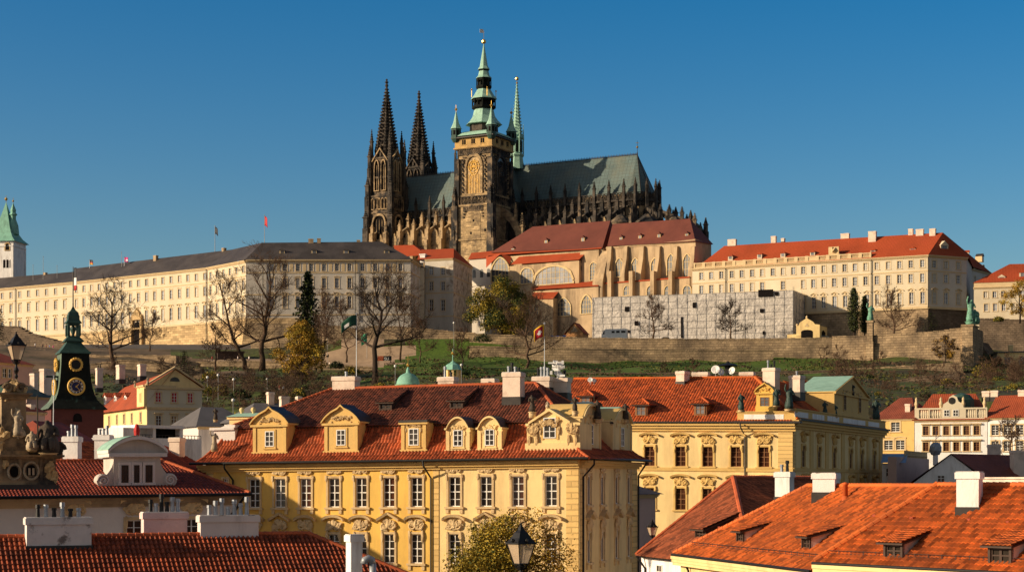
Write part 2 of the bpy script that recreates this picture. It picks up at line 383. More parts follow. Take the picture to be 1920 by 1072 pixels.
m['coppermid'] = M('streaked_copper', (.13, .18, .13), .35, .8, .6, dirt=(.05, .07, .055), dscale=.9, dlo=.45, dhi=.7, streak=True)
m['gold'] = M('gilding', (.80, .48, .10), .1, 3., .3, metal=.8)
m['goldpaint'] = M('gilt_paint', (.75, .45, .10), .1, 3., .5)
m['clockblue'] = M('clock_blue', (.012, .016, .09), .2, 3., .4)
m['black'] = M('black_iron', (.012, .011, .011), .3, 5., .5)
m['iron'] = M('dark_sheet_metal', (.040, .034, .031), .3, 1.5, .55)
m['zinc'] = M('zinc_sheet', (.35, .37, .40), .15, 1.5, .45, metal=.3)
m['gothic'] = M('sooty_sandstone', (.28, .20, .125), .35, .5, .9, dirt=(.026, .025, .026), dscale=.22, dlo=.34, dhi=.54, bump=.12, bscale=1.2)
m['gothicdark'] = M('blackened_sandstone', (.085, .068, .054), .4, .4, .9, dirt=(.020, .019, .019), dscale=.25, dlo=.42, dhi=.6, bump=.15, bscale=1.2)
m['gothiclight'] = M('light_sandstone', (.47, .33, .175), .25, .4, .9, dirt=(.11, .08, .055), dscale=.25, dlo=.45, dhi=.68, bump=.06, bscale=1.5, block=(1.6, .7, .03), mortar=.7)
m['tracery'] = M('pale_tracery', (.6, .45, .24), .2, .6, .9)
m['holestone'] = M('opening_shade_dark', (.012, .010, .010), .3, 1., .95, spec=.05)  # near black panels: the shade inside openings put into the colour
m['gothicglass'] = glass('leaded_glass', (.045, .05, .055), .3, .5, .8)
m['mosaic'] = M('gilded_mosaic', (.42, .27, .10), .35, 1.2, .5, dirt=(.12, .08, .05), dscale=.8, dlo=.5, dhi=.6)
m['beigestone'] = M('beige_rendered_stone', (.50, .36, .215), .18, .2, .9, dirt=(.13, .092, .065), dscale=.2, dlo=.46, dhi=.72, streak=True)
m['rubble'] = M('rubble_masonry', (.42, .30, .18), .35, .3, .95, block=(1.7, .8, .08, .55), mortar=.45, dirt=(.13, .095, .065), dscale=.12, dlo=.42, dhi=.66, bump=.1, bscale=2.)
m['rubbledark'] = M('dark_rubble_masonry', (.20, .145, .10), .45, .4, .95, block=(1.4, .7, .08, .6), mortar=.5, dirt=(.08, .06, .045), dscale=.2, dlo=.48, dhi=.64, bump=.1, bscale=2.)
m['rustic'] = M('rusticated_stone', (.60, .42, .22), .2, .3, .95, block=(2.2, .9, .05), mortar=.55, dirt=(.3, .2, .11), dscale=.15, dlo=.5, dhi=.75, bump=.06, bscale=2.)
m['sheet'] = M('scaffold_sheeting', (.58, .53, .48), .2, .5, .7, dirt=(.36, .33, .31), dscale=.6, dlo=.45, dhi=.65, bump=.3, bscale=1.3)
m['lime'] = M('green_weathered_bronze', (.16, .36, .26), .3, 1.5, .7, dirt=(.05, .10, .08), dscale=2., dlo=.5, dhi=.65)
m['statue'] = M('dark_weathered_statue', (.10, .075, .055), .4, 2., .85, dirt=(.03, .027, .025), dscale=2., dlo=.45, dhi=.65)
m['statuepale'] = M('pale_sandstone_statue', (.48, .38, .26), .2, 2., .85, dirt=(.18, .14, .1), dscale=2., dlo=.48, dhi=.68)
m['bronze'] = M('green_black_bronze', (.04, .07, .06), .4, 2., .6, dirt=(.11, .19, .15), dscale=2.5, dlo=.56, dhi=.7)
m['bark'] = M('brown_bark', (.095, .058, .036), .3, 2., .95)
m['barkdark'] = M('dark_bark', (.045, .030, .022), .3, 2., .95)
m['twig'] = M('brown_twigs', (.10, .056, .034), .3, 1., .95)
m['leafolive'] = M('olive_leaves', (.20, .155, .016), .45, .35, .8, col2=(.36, .25, .03))
m['leafgold'] = M('golden_leaves', (.24, .14, .014), .4, .5, .8, col2=(.36, .2, .02))
m['leafgreen'] = M('dark_green_leaves', (.06, .075, .016), .4, .5, .8)
m['needle'] = M('dark_needles', (.012, .02, .011), .4, .6, .8)
m['scrub'] = M('brown_scrub', (.085, .05, .03), .4, .5, .95)
m['grass'] = M('hillside_grass', (.055, .082, .012), .45, .07, .95, dirt=(.045, .034, .017), dscale=.05, dlo=.42, dhi=.6, bump=.3, bscale=.8, col2=(.085, .11, .018))
m['lawn'] = M('lawn', (.07, .12, .012), .3, .1, .95, bump=.2, bscale=1.)
m['gravel'] = M('path_gravel', (.36, .25, .16), .2, .3, .95)
m['asphalt'] = M('asphalt', (.10, .085, .075), .2, .3, .9)
m['skin'] = M('skin', (.55, .32, .22), .05, 4., .6)
for k, c in dict(red=(.5, .02, .015), redflag=(.45, .02, .03), yellowcloth=(.8, .45, .03), greencloth=(.01, .07, .04), minty=(.06, .42, .22), darkcloth=(.02, .02, .03), bluecloth=(.05, .17, .5), whitecloth=(.8, .78, .76), magenta=(.5, .03, .2), hair=(.03, .02, .015), jeans=(.05, .06, .1), lampglass=(.72, .55, .38), globe=(.85, .83, .8), wood=(.42, .2, .07), vanwhite=(.75, .74, .72), greypaint=(.34, .33, .32)).items():
    m[k] = M(k+'_paint', c, .12, 2., .6)

def clear_glass(mm, a):
    b = mm.node_tree.nodes['Principled BSDF']; b.inputs['Alpha'].default_value = a; b.inputs['Roughness'].default_value = .25
clear_glass(m['lampglass'], .5)
m['dirtpath'] = M('bare_bank', (.16, .105, .06), .35, .12, .95, dirt=(.055, .045, .02), dscale=.08, dlo=.45, dhi=.65, bump=.2, bscale=1.)
m['maroon'] = M('maroon_plaster', (.12, .035, .03), .2, .5, dirt=(.06, .02, .018), dscale=.5)
m['galleryochre'] = M('gallery_ochre', (.52, .33, .12), .15, .5, dirt=(.25, .16, .08), dscale=.5, dlo=.45, dhi=.7, streak=True)
m['dormergrey'] = M('grey_beige_plaster', (.56, .50, .44), .08, .6, dirt=(.36, .31, .27), dscale=.6, dlo=.5, dhi=.8, streak=True)
m['drygrass'] = M('dry_grass', (.10, .08, .022), .4, .5, .95, col2=(.09, .10, .02))
m['gothicmid'] = M('midtone_sandstone', (.42, .295, .165), .3, .35, .9, dirt=(.05, .042, .036), dscale=.2, dlo=.46, dhi=.62, bump=.12, bscale=1.2)  # lighter stone; on the nave piers it carries sunlight as colour
m['panesky'] = glass('sky_toned_glass', (.26, .27, .29), .2, .5, .25); m['paneblind'] = glass('drawn_blind', (.42, .37, .29), .5, .2, .25); m['panedim'] = glass('dim_far_glass', (.09, .085, .085), .2, .5, .25)  # panesky: reflected sky put into the grey base colour
m['tilebrown'] = M('brown_orange_tile', (.30, .082, .034), .25, 1., .8, tile=(.5, 1.35), dirt=(.12, .045, .025), dscale=.7, dlo=.5, dhi=.75)
# ---------------------------------------------------------------- building helpers
def mesh_of(mb, name, mats, smooth=False):
    o = mb.build(name, mats, smooth=smooth); me = o.data; bpy.data.objects.remove(o); return me
WCACHE = {}
def hood_arch(b, w, z0, rise, proj, th, kind='arch'):
    """projecting window hood: curved or gabled cornice, local coordinates (x along wall, -y outward)"""
    n = 10; pts = []
    for i in range(n+1):
        t = -1+2*i/n
        if kind == 'tri': y = rise*(1-abs(t))
        elif kind == 'swan': y = rise*(cos(pi*t)*.5+.5)
        else: y = rise*math.sqrt(max(0, 1-.85*t*t))-rise*math.sqrt(.15)
        pts.append((t*w/2, z0+y))
    low = [(x, z-th) for x, z in pts]
    for i in range(n):
        q = [(pts[i][0], -proj, pts[i][1]), (pts[i+1][0], -proj, pts[i+1][1]), (low[i+1][0], -proj*.8, low[i+1][1]), (low[i][0], -proj*.8, low[i][1])]
        r = [(x, .02, z) for x, y, z in q]
        b.face(q[::-1]); b.face([q[0], q[1], r[1], r[0]]); b.face([q[3], r[3], r[2], q[2]])
        if i == 0: b.face([q[0], r[0], r[3], q[3]])
        if i == n-1: b.face([q[1], q[2], r[2], r[1]])
def ornament(b, w, z, h, depth, seed):
    """carved relief: shell, scrolls and leaves"""
    r = random.Random(seed)
    b.blob((0, -depth*.4, z+h*.52), h*.24, seed, .5, 8, 0, 1, .5, 1.2)
    for k in range(5): t = pi*(.1+.2*k); b.tube([(0, -depth*.3, z+h*.35), (h*.42*cos(t), -depth*.55, z+h*(.35+.5*sin(t)))], [h*.05, h*.09], 5)
    for sgn in (-1, 1):
        path = []
        for i in range(12):
            t = i/11*1.6*pi; rr = h*.28*(1-.45*i/11)
            path.append((sgn*(w*.30+rr*cos(t+2.4)), -depth*.45, z+h*.45+rr*sin(t+2.4)))
        b.tube(path, h*.075, 5)
        for k in range(4):
            b.blob((sgn*w*(.12+.1*k), -depth*.4, z+h*(.25+.5*r.random())), h*.17, seed+k+5, .6, 6, 0, 1.3, .5, 1)
        b.blob((sgn*w*.47, -depth*.35, z-h*.25), h*.16, seed+9, .5, 6, 0, .8, .5, 2.2)
def window_meshes(kind, w, h, frame, pane, sur, depth, seed=0):
    key = (kind, round(w, 2), round(h, 2), frame, pane, sur, depth, seed)
    if key in WCACHE: return WCACHE[key]
    K = dict(A=(2, [.25, .5, .75], .075, .06), B=(2, [.25, .5, .75], .07, .06), far=(2, [.34, .67], .11, .10), far2=(2, [.5], .11, .1), tiny=(2, [.5], .1, .09), plain=(1, [.5], .08, .06), dorm=(2, [.33, .66], .07, .06))[kind.split('_')[0]]
    ncol, rows, t, mt = K; b = MB(); y0, y1 = depth*.55, depth*.9
    def bar(x0, x1, z0, z1, a=y0):
        b.box(((x0+x1)/2, (a+y1)/2, z0), x1-x0, y1-a, z1-z0)
    bar(-w/2, -w/2+t, -h/2, h/2); bar(w/2-t, w/2, -h/2, h/2); bar(-w/2+t, w/2-t, -h/2, -h/2+t); bar(-w/2+t, w/2-t, h/2-t, h/2)
    wi = w-2*t
    for i in range(1, ncol): bar(-w/2+t+wi*i/ncol-mt/2*1.2, -w/2+t+wi*i/ncol+mt/2*1.2, -h/2+t, h/2-t, y0+.01)
    for f in rows:
        tk = mt*(1.3 if f == .5 and len(rows) > 1 else .75); bar(-w/2+t, w/2-t, -h/2+h*f-tk/2, -h/2+h*f+tk/2, y0+.02)
    fm = mesh_of(b, 'window', [m[frame]])
    b = MB(); q = [(-w/2, y1-.012, -h/2), (w/2, y1-.012, -h/2), (w/2, y1-.012, h/2), (-w/2, y1-.012, h/2)]; b.face(q)
    pm = mesh_of(b, 'pane', [m[pane]])
    sm = None
    if sur:
        b = MB(); st = kind.split('_')[1] if '_' in kind else 'none'; a = max(.14, w*.17); pr = .07 if w < 2 else .1
        b.box((-w/2-a/2, -pr/2, -h/2), a, pr, h); b.box((w/2+a/2, -pr/2, -h/2), a, pr, h)
        b.box((0, -pr/2, h/2), w+2*a, pr, a)
        b.box((0, -.09, -h/2-.16), w+2*a+.25, .2, .16)
        if st in ('ornA', 'hoodA'):
            for sg in (-1, 1): b.box((sg*(w/2+a*.5), -.05, -h/2-.5), .24, .1, .34)
        if st == 'ornA':
            for sg in (-1, 1): b.blob((sg*(w/2+a), -.05, h/2), .16, 3, .4, 6, 0, .7, .5, 1.6)
            ornament(b, w+2*a, h/2+a+.02, .78, .22, seed)
        elif st == 'hoodA':
            ornament(b, w+a, h/2+a*.7, 1.15, .26, seed); hood_arch(b, w+2*a+.5, h/2+a+1.0, .5, .42, .2, 'tri' if seed == 2 else 'arch')
        elif st == 'hoodB':
            ornament(b, w+a, h/2+a*.7, 1.25, .26, seed); hood_arch(b, w+2*a+.6, h/2+a+1.05, .42, .42, .2, 'arch')
        elif st == 'arch': hood_arch(b, w+2*a+.5, h/2+a+.75, .6, .4, .28); b.blob((0, -.1, h/2+a+.45), .4, 2, .4, 6, 0, 1.3, .4, .9)
        elif st == 'tri': hood_arch(b, w+2*a+.5, h/2+a+.65, .6, .4, .28, 'tri'); b.blob((0, -.1, h/2+a+.45), .4, 2, .4, 6, 0, 1.3, .4, .8)
        elif st == 'flat': b.box((0, -.18, h/2+a+.1), w+2*a+.35, .4, .22)
        elif st == 'seg': hood_arch(b, w+2*a+.1, h/2+a+.25, .35, .16, .22)
        sm = mesh_of(b, 'surround', [m[sur]])
    WCACHE[key] = (fm, pm, sm); return WCACHE[key]
class Bld:
    def __init__(s, name, label, cat, loc, group=None):
        s.root = thing(name, label, cat, loc, group); s.walls = []; s.wins = []
    def wall(s, face, mat, v0, v1, u0=0, u1=None, depth=.25):
        d = dict(f=face, mat=mat, v0=v0, v1=v1, u0=u0, u1=face.L if u1 is None else u1, holes=[], depth=depth); s.walls.append(d); return d
    def win(s, W, u, v, w_, h_, kind, frame='frame', pane='pane', sur='trim', seed=0, rot=0):
        W['holes'].append((u-w_/2, u+w_/2, v-h_/2, v+h_/2)); s.wins.append((W, u, v, w_, h_, kind, frame, pane, sur, seed))
    def row(s, W, pxs, ref, w_, h_, kind, **kw):
        """a row of windows at photograph columns pxs, at the height of the reference pixel ref"""
        f = W['f']; v = f.uv(*ref)[1]; seeds = kw.pop('seeds', None); panes = kw.pop('panes', None)
        for i, x in enumerate(pxs):
            if seeds: kw['seed'] = seeds[i % len(seeds)]
            if panes: kw['pane'] = panes[i % len(panes)]
            s.win(W, f.u(x), v, w_, h_, kind, **kw)
    def part(s, mb, name, mats, parent=None, smooth=False): return mb.build(name, mats, parent or s.root, smooth=smooth)
    def finish(s, extra=None):
        mats = []; b = extra or MB(); names = []
        for W in s.walls:
            if W['mat'] not in names: names.append(W['mat'])
            W['f'].wall(b, W['u0'], W['u1'], W['v0'], W['v1'], W['holes'], W['depth'], names.index(W['mat']))
        if b.f: s.wallo = s.part(b, 'wall', [m[x] for x in names])
        for W, u, v, w_, h_, kind, fr, pa, su, seed in s.wins:
            if pa == 'panefar': pa = rnd.choice(['panefar', 'panefar', 'panesky', 'paneblind', 'panedim'])
            fm, pm, sm = window_meshes(kind, w_, h_, fr, pa, su, W['depth'], seed); f = W['f']
            o = link('window', fm, s.root, off=f.pt(u, v), rz=f.ang)
            link('pane', pm, o)
            if sm: link('surround', sm, o)
def blank(b, pts, v0, v1, k=0):
    """plain walls through plan points"""
    for (p, q) in zip(pts[:-1], pts[1:]):
        L = (V(q)-V(p)).length
        b.face([(p[0], p[1], v0), (q[0], q[1], v0), (q[0], q[1], v1), (p[0], p[1], v1)], k, [(0, v0), (L, v0), (L, v1), (0, v1)])
def cornice(b, f, u0, u1, v, h, proj, mt=0, steps=3):
    for i in range(steps):
        f.box(b, u0, u1, v+h*i/steps, v+h*(i+1)/steps-(.004 if i < steps-1 else 0), -.02, proj*(i+1)/steps, mt)
def chimney(parent, c, sx, sy, h, rot=0, mat='white', pots=3, lead=.16, seed=1, name='chimney', capm=None, sub=True):
    b = MB(); c = V(c); r = random.Random(seed)
    b.box(c-V((0, 0, lead+.6)), sx+.12, sy+.12, lead*2+.6, rot, 1)
    b.box(c+V((0, 0, lead)), sx, sy, h-lead-.35, rot, 0); b.box(c+V((0, 0, h-.346)), sx+.14, sy+.14, .3, rot, 0); b.box(c+V((0, 0, h-.043)), sx+.06, sy+.06, .05, rot, 2)
    o = b.build(name, [m[mat], m['iron'], m['stained']], parent)
    if pots and sub:
        b = MB(); e = V((cos(rot), sin(rot), 0))
        for i in range(pots):
            q = c+e*(sx*(-.38+.76*(i+.5)/pots))+V((0, 0, h)); hh = r.uniform(.35, .9)
            b.lathe([(.11, 0), (.09, hh*.7), (.13, hh*.72), (.12, hh)], q, 8, 0, r.choice([0, 1]))
        b.build('flue_pot', [m['zinc'], m['black']], o)
    return o
def shed_dormer(parent, face_pt, ang, w_, h_, depth, slope, frame='darkframe', roofm='tilebright', side='white', over=.35, name='dormer', cols=2, tl=True, pane='pane'):
    """dormer with one low-pitched tiled roof running back into the slope. face_pt: bottom centre of its front; ang: direction of the wall"""
    d = V((cos(ang), sin(ang), 0)); bk = V((-d.y, d.x, 0)); p = V(face_pt)
    top = h_; back = p+bk*depth+V((0, 0, top+depth*slope))
    a, b_, = p-d*w_/2, p+d*w_/2; up = V((0, 0, top)); lead = V((0, 0, -.6))
    b = MB()
    b.prism([a, a+up, a+bk*depth+V((0, 0, top+depth*slope)), ], d*.12, 0); b.prism([b_-d*.12, b_-d*.12+up, b_-d*.12+bk*depth+V((0, 0, top+depth*slope))], d*.12, 0)
    b.prism([a-bk*.06+lead, b_-bk*.06+lead, b_-bk*.06+V((0, 0, .15)), a-bk*.06+V((0, 0, .15))], bk*.1, 1)
    b.box(p+bk*.12+V((0, 0, -.3)), w_-.24, .06, h_+.28, ang, 2)
    t = .13
    for q, s_ in ((-w_/2+t/2, 0), (w_/2-t/2, 0)): b.box(p+d*q+V((0, 0, .15)), t, .16, h_-.15, ang, 1)
    b.box(p+V((0, 0, h_-.2)), w_-2*t, .16, .2, ang, 1)
    o = b.build(name, [m[side], m[frame], m['iron']], parent)
    b = MB(); nw = (w_-2*t)/cols
    for i in range(cols):
        cx = -w_/2+t+nw*(i+.5)
        for sg in (-1, 1): b.box(p+d*(cx+sg*(nw/2-.035))+bk*.03+V((0, 0, .15)), .07, .06, h_-.35, ang, 0)
        for zz in (.15, .15+(h_-.35)/2-.03, h_-.27): b.box(p+d*cx+bk*.03+V((0, 0, zz)), nw-.14, .05, .07, ang, 0)
    b.box(p+bk*.075+V((0, 0, .1)), w_-.3, .03, h_-.3, ang, 1)
    b.build('window', [m[frame], m[pane]], o)
    b = MB(); e0 = p-bk*over+V((0, 0, h_-over*slope+.06)); dd = depth+over
    q = [e0-d*(w_/2+.22), e0+d*(w_/2+.22), e0+d*(w_/2+.22)+bk*dd+V((0, 0, dd*slope)), e0-d*(w_/2+.22)+bk*dd+V((0, 0, dd*slope))]
    if tl: tiles(b, q, amp=.045)
    else: plane_roof(b, q)
    b.prism([x-V((0, 0, .07)) for x in q], (0, 0, -.08), 1)
    b.build('roof', [m[roofm], m['darkframe']], o)
    return o
# ---------------------------------------------------------------- the ground: one sheet from the bridge to the horizon
PXC = [-900, 0, 200, 400, 600, 640, 800, 880, 1100, 1500, 1560, 1700, 1830, 1900, 2900]
ROWS = [(15, [7.5]), (60, [7.5]), (90, [1]), (260, [1]), (300, [3, 3, 5, 3, 3, 3, 3, 3, 3, 3, 3, 4, 5, 5, 5]),
        (360, [762, 762, 745, 795, 780, 778, 750, 745, 735, 742, 745, 762, 755, 752, 745]),
        (430, [730, 728, 716, 742, 742, 740, 722, 718, 714, 716, 716, 727, 726, 722, 710]),
        (500, [690, 688, 690, 705, 712, 712, 704, 702, 700, 700, 700, 704, 708, 706, 690]),
        (545, [655, 655, 672, 688, 694, 694, 688, 686, 690, 688, 688, 680, 690, 690, 680]),
        (574, [640, 646, 658, 672, 680, 680, 664, 664, 672, 668, 666, 655, 660, 664, 660]),
        (584, [56, 57, 57, 56, 58, 61, 61, 61, 61, 61, 61, 61, 58, 57, 57]),
        (620, [62]), (700, [63]), (1000, [64]), (1600, [50]), (6000, [20]), (30000, [0])]
def terrain_z(px, Y):
    def zrow(r):
        Yr, t = r
        if len(t) == 1: z = t[0]
        else:
            i = max(0, min(len(PXC)-2, next((k for k in range(len(PXC)-1) if px < PXC[k+1]), len(PXC)-2)))
            f = max(0, min(1, (px-PXC[i])/(PXC[i+1]-PXC[i]))); f = f*f*(3-2*f) if PXC[i+1]-PXC[i] > 60 else f; z = t[i]*(1-f)+t[i+1]*f
        return z if z < 100 else Z0+(H-z)/F*Yr
    for a, b in zip(ROWS[:-1], ROWS[1:]):
        if Y <= b[0]:
            f = max(0, (Y-a[0])/(b[0]-a[0])); return zrow(a)*(1-f)+zrow(b)*f
    return 0
def ground_at(px, Y): return V((*X2(px, Y), terrain_z(px, Y)))
def build_ground():
    b = MB(); Ys = [15, 40, 60, 75, 90, 150, 220, 260, 280, 300]+list(range(312, 584, 4))+[584, 600, 620, 660, 700, 800, 1000, 1300, 1600, 3000, 6000, 12000, 30000]
    pxs = list(range(-900, 2901, 20)); g = []
    for Y in Ys:
        row = []
        for x in pxs:
            z = terrain_z(x, Y)
            if 310 < Y < 570: z += 1.1*NOISE.noise(V((x*.012, Y*.05, 3)))
            row.append(V((*X2(x, Y), z)))
        g.append(row)
    for i in range(len(Ys)-1):
        for j in range(len(pxs)-1):
            Y, x = Ys[i], pxs[j]
            q = NOISE.noise(V((x*.006, Y*.03, 9)))*45; xx, YY = x+q*3, Y+q*.25; k = 0
            if 700 < xx < 1560 and 478 < YY < 578: k = 1
            if xx < 760 and 549 < YY < 574: k = 2
            if xx < 380 and 455 < YY < 600: k = 4
            if Y < 300 or Y > 584: k = 3
            b.face([g[i][j], g[i][j+1], g[i+1][j+1], g[i+1][j]], k)
    struct(b.build('ground', [m['grass'], m['lawn'], m['gravel'], m['asphalt'], m['dirtpath']], smooth=True))
build_ground()
# ---------------------------------------------------------------- near houses
def fwin(b, f, u, v, w_, h_, o=0.0, ncol=2, rows=(.5,), t=.07, fm=0, pm=1):
    """a framed window standing on a wall face, (u, v) its centre"""
    a, c = u-w_/2, v-h_/2
    for x in (a, a+w_-t): f.box(b, x, x+t, c, c+h_, o-.02, o+.07, fm)
    for y in (c, c+h_-t): f.box(b, a+t, a+w_-t, y, y+t, o-.02, o+.07, fm)
    for i in range(1, ncol): x = a+w_*i/ncol; f.box(b, x-t*.45, x+t*.45, c+t, c+h_-t, o-.02, o+.055, fm)
    for r_ in rows: y = c+h_*r_; f.box(b, a+t, a+w_-t, y-t*.35, y+t*.35, o-.02, o+.05, fm)
    f.box(b, a+t*.5, a+w_-t*.5, c+t*.5, c+h_-t*.5, o-.02, o+.025, pm)
def gable_dormer(parent, f, u, v0, w_, h_, style, rise, depth, mat='ochretrim', inner='pale', win=None, roofm='iron', seed=1, name='dormer', frame='frame', pane='pane', nw=1):
    """masonry dormer front standing on face f: plinth, body, cornice, shaped pediment, roof running back"""
    b = MB(); a, c = u-w_/2, u+w_/2; top = v0+h_
    if style == 'flat': cur = [(a-.12, top), (c+.12, top)]
    elif style == 'tri': cur = [(a-.15, top), (u, top+rise), (c+.15, top)]
    elif style == 'seg': cur = [(a-.2+(w_+.4)*i/12, top+rise*math.sin(pi*i/12)**.8+(.25*rise*max(0, 1-abs(i-6)/1.2))) for i in range(13)]
    else: cur = [(a-.05+(w_+.1)*i/16, top+rise*(lambda t: 0 if abs(t) > .82 else (cos(t/.82*pi/2))**.6)(-1+2*i/16)) for i in range(17)]
    ol = [(a, v0-.9), (c, v0-.9), (c, top)]+[(min(c, max(a, x)), y) for x, y in cur[::-1]]+[(a, top)]
    q = []
    for p in ol:
        if not q or (abs(p[0]-q[-1][0])+abs(p[1]-q[-1][1])) > .01: q.append(p)
    f.poly(b, q, -depth, 0, 0)
    f.box(b, a-.08, c+.08, v0-.25, v0+.35, -.05, .1, 0)
    if style != 'bar': f.box(b, a-.14, c+.14, top-.12, top+.05, -.1, .2, 0)
    if style in ('bar', 'seg', 'flat'):
        for sg in (a+.17, c-.17): f.box(b, sg-.13, sg+.13, v0+.35, top-.12, -.05, .07, 0)
    o = b.build(name, [m[mat], m[inner]], parent)
    b = MB()
    for (x0, y0), (x1, y1) in zip(cur[:-1], cur[1:]):
        f.poly(b, [(x0, y0+.02), (x1, y1+.02), (x1, y1+.16), (x0, y0+.16)], -depth, .24, 0 if style == 'flat' else 1)
        f.poly(b, [(x0, y0+.161), (x1, y1+.161), (x1, y1+.2), (x0, y0+.2)], -depth, .12, 0)
    b.build('roof', [m[roofm], m[mat]], o)
    if win:
        ww, wh, dv = win; b = MB()
        xs = [u] if nw == 1 else [u-w_*.22, u+w_*.22]
        for x in xs:
            fwin(b, f, x, v0+dv, ww, wh, .02, 2, (.33, .67) if wh > 1 else (.5,), .07)
            t = .14
            for sg in (-1, 1): f.box(b, x+sg*(ww/2+t/2)-t/2, x+sg*(ww/2+t/2)+t/2, v0+dv-wh/2-.1, v0+dv+wh/2+t, -.02, .06, 2)
            f.box(b, x-ww/2, x+ww/2, v0+dv+wh/2, v0+dv+wh/2+t, -.02, .06, 2); f.box(b, x-ww/2-t-.05, x+ww/2+t+.05, v0+dv-wh/2-.2, v0+dv-wh/2-.1, -.02, .12, 2)
        b.build('window', [m[frame], m[pane], m[mat]], o)
    if style != 'flat' or True:
        b = MB(); cx = V((cos(f.ang), sin(f.ang), 0)); tmp = MB(); ornament(tmp, w_*.6, 0, .55, .18, seed)
        base = f.pt(u, top+(.15 if style in ('seg', 'tri') else -.45 if win and win[1] > .8 else -.1), 0)
        if style == 'bar': base = f.pt(u, top-.1)
        nrm = V((f.n.x, f.n.y, 0))
        tmp.v = [tuple(base+cx*x-nrm*y+V((0, 0, z))) for x, y, z in tmp.v]
        tmp.build('ornament', [m['orn'] if mat in ('ochretrim', 'trim') else m[mat]], o)
    return o
def downpipe(b, f, px, v0, v1, o=.12, mt=0, jog=.9):
    u = f.u(px); b.tube([f.pt(u-.3, v1, o+jog), f.pt(u-.25, v1-.4, o+jog), f.pt(u, v1-1.3, o), f.pt(u, v0, o)], .075, 6, mt)
def hip_roof(b, f, rings, real=(0, 1), m_=0, **kw):
    """rings: (u left, u right, offset front, offset back, v); faces between them; real: which sides get true tiles (0 front, 1 right, 2 back, 3 left)"""
    for r0, r1 in zip(rings[:-1], rings[1:]):
        c0 = [f.pt(r0[0], r0[4], r0[2]), f.pt(r0[1], r0[4], r0[2]), f.pt(r0[1], r0[4], r0[3]), f.pt(r0[0], r0[4], r0[3])]
        c1 = [f.pt(r1[0], r1[4], r1[2]), f.pt(r1[1], r1[4], r1[2]), f.pt(r1[1], r1[4], r1[3]), f.pt(r1[0], r1[4], r1[3])]
        for i in range(4):
            j = (i+1) % 4; q = [c0[i], c0[j], c1[j], c1[i]]
            if (q[2]-q[3]).length < .02: q = q[:3]
            if i in real: tiles(b, q, m=m_, **kw)
            else: plane_roof(b, q, m_)
# ---- A: the long yellow house
fA = Face(X2(386, 140), X2(1087, 130), .009)
A = Bld('town_house', 'long yellow baroque house with mansard tile roof, white windows and ornate stone hoods', 'house', fA.pt(14, 1, -8))
LA = fA.L; gA = 1.0; DA = 16.0
fAr = Face(fA.B, fA.B-fA.n*DA, 0)
vE = fA.uv(803, 866)[1]
uS = fA.u(817)
WA1 = A.wall(fA, 'yellow', gA, vE, 0, uS); WA2 = A.wall(fA, 'pale', gA, vE, uS, LA); WA3 = A.wall(fAr, 'pale', gA, vE+.009*LA, depth=.09)
lo = [477, 525, 573, 626, 677, 729, 781]; hi_ = [852, 911, 971, 1033]
for W, xs in ((WA1, lo), (WA2, hi_)):
    A.row(W, xs, (781, 922), .95, 2.22, 'A_ornA', seeds=[1, 4, 6, 8], panes=['pane', 'pane', 'panewarm'])
    A.row(W, xs, (781, 1028), .95, 2.2, 'A_hoodA', seeds=[1, 2, 5, 7])
A.row(WA1, [423], (423, 905), .42, .7, 'dorm_none'); A.row(WA1, [424], (424, 1010), .42, .7, 'dorm_none')
xr = [1104, 1129, 1156, 1179]
A.row(WA3, xr, (1104, 919), .95, 2.15, 'A_ornA', seeds=[1, 4], pane='paneshade'); A.row(WA3, xr, (1104, 1026), .95, 2.2, 'A_hoodA', seeds=[2], pane='paneshade')
b = MB(); bb = [fA.A, fA.A-fA.n*DA, fA.B-fA.n*DA]; blank(b, bb, gA, vE+.2)
A.finish(b)
b = MB()
for f, L in ((fA, LA), (fAr, DA)):
    cornice(b, f, -.5 if f is fA else 0, L+(.0 if f is fA else .0), vE-.55+(.009*LA if f is fAr else 0), .55, .62)
A.part(b, 'cornice', m['ochretrim'])
for f, a, c in ((fA, fA.u(1062), fA.u(1085)), (fA, fA.u(812), fA.u(823)), (fA, fA.u(388), fA.u(400)), (fAr, .05, .9), (fAr, DA-1.6, DA-.05)): b = MB(); f.box(b, a, c, gA, vE-.5, -.02, .05); A.part(b, 'rustication', m['quoin'])
b = MB(); vg = vE+.12
b.tube([fA.pt(-.9, vg, .98), fA.pt(LA+.9, vg, .98), fAr.pt(DA+.9, vg+.009*LA, .98)], .1, 8)
for px in (438, 809): downpipe(b, fA, px, gA, vg)
downpipe(b, fAr, 1091, gA, vg+.25); fAr_u = DA-.3
b.tube([fAr.pt(DA-.2, vg+.25, .95), fAr.pt(DA-.1, vg-.9, .15), fAr.pt(DA-.1, gA, .15)], .075, 6)
A.part(b, 'rain_gutter', m['black'])
vB = fA.off(-1.9).uv(760, 796)[1]; vR = fA.off(-8).uv(830, 724)[1]
eL = fA.off(.9).u(366); bL = fA.off(-1.9).u(434); rL = fA.off(-8).u(624); rR = fA.off(-8).u(1004)
def lerp(a, c, t): return a+(c-a)*t
prof = [(.95, 0, 0), (.1, .16, .2), (-.95, .5, .58), (-1.9, 1, 1)]
rings = []
for o, t, tu in prof: rings.append((lerp(eL, bL, tu), LA+(.95+ (o-.95)), o, -DA-o, lerp(vE+.1, vB, t)))
b = MB(); hip_roof(b, fA, rings, real=(0, 1), m_=0, tw=.27, th=.37, amp=.07)
ru = [(bL-.35, LA-1.6, -1.6, -DA+1.6, vB-.02), (rL, rR, -8, -8.01, vR)]
hip_roof(b, fA, ru, real=(0, 1), m_=1, tw=.25, th=.36, amp=.06)
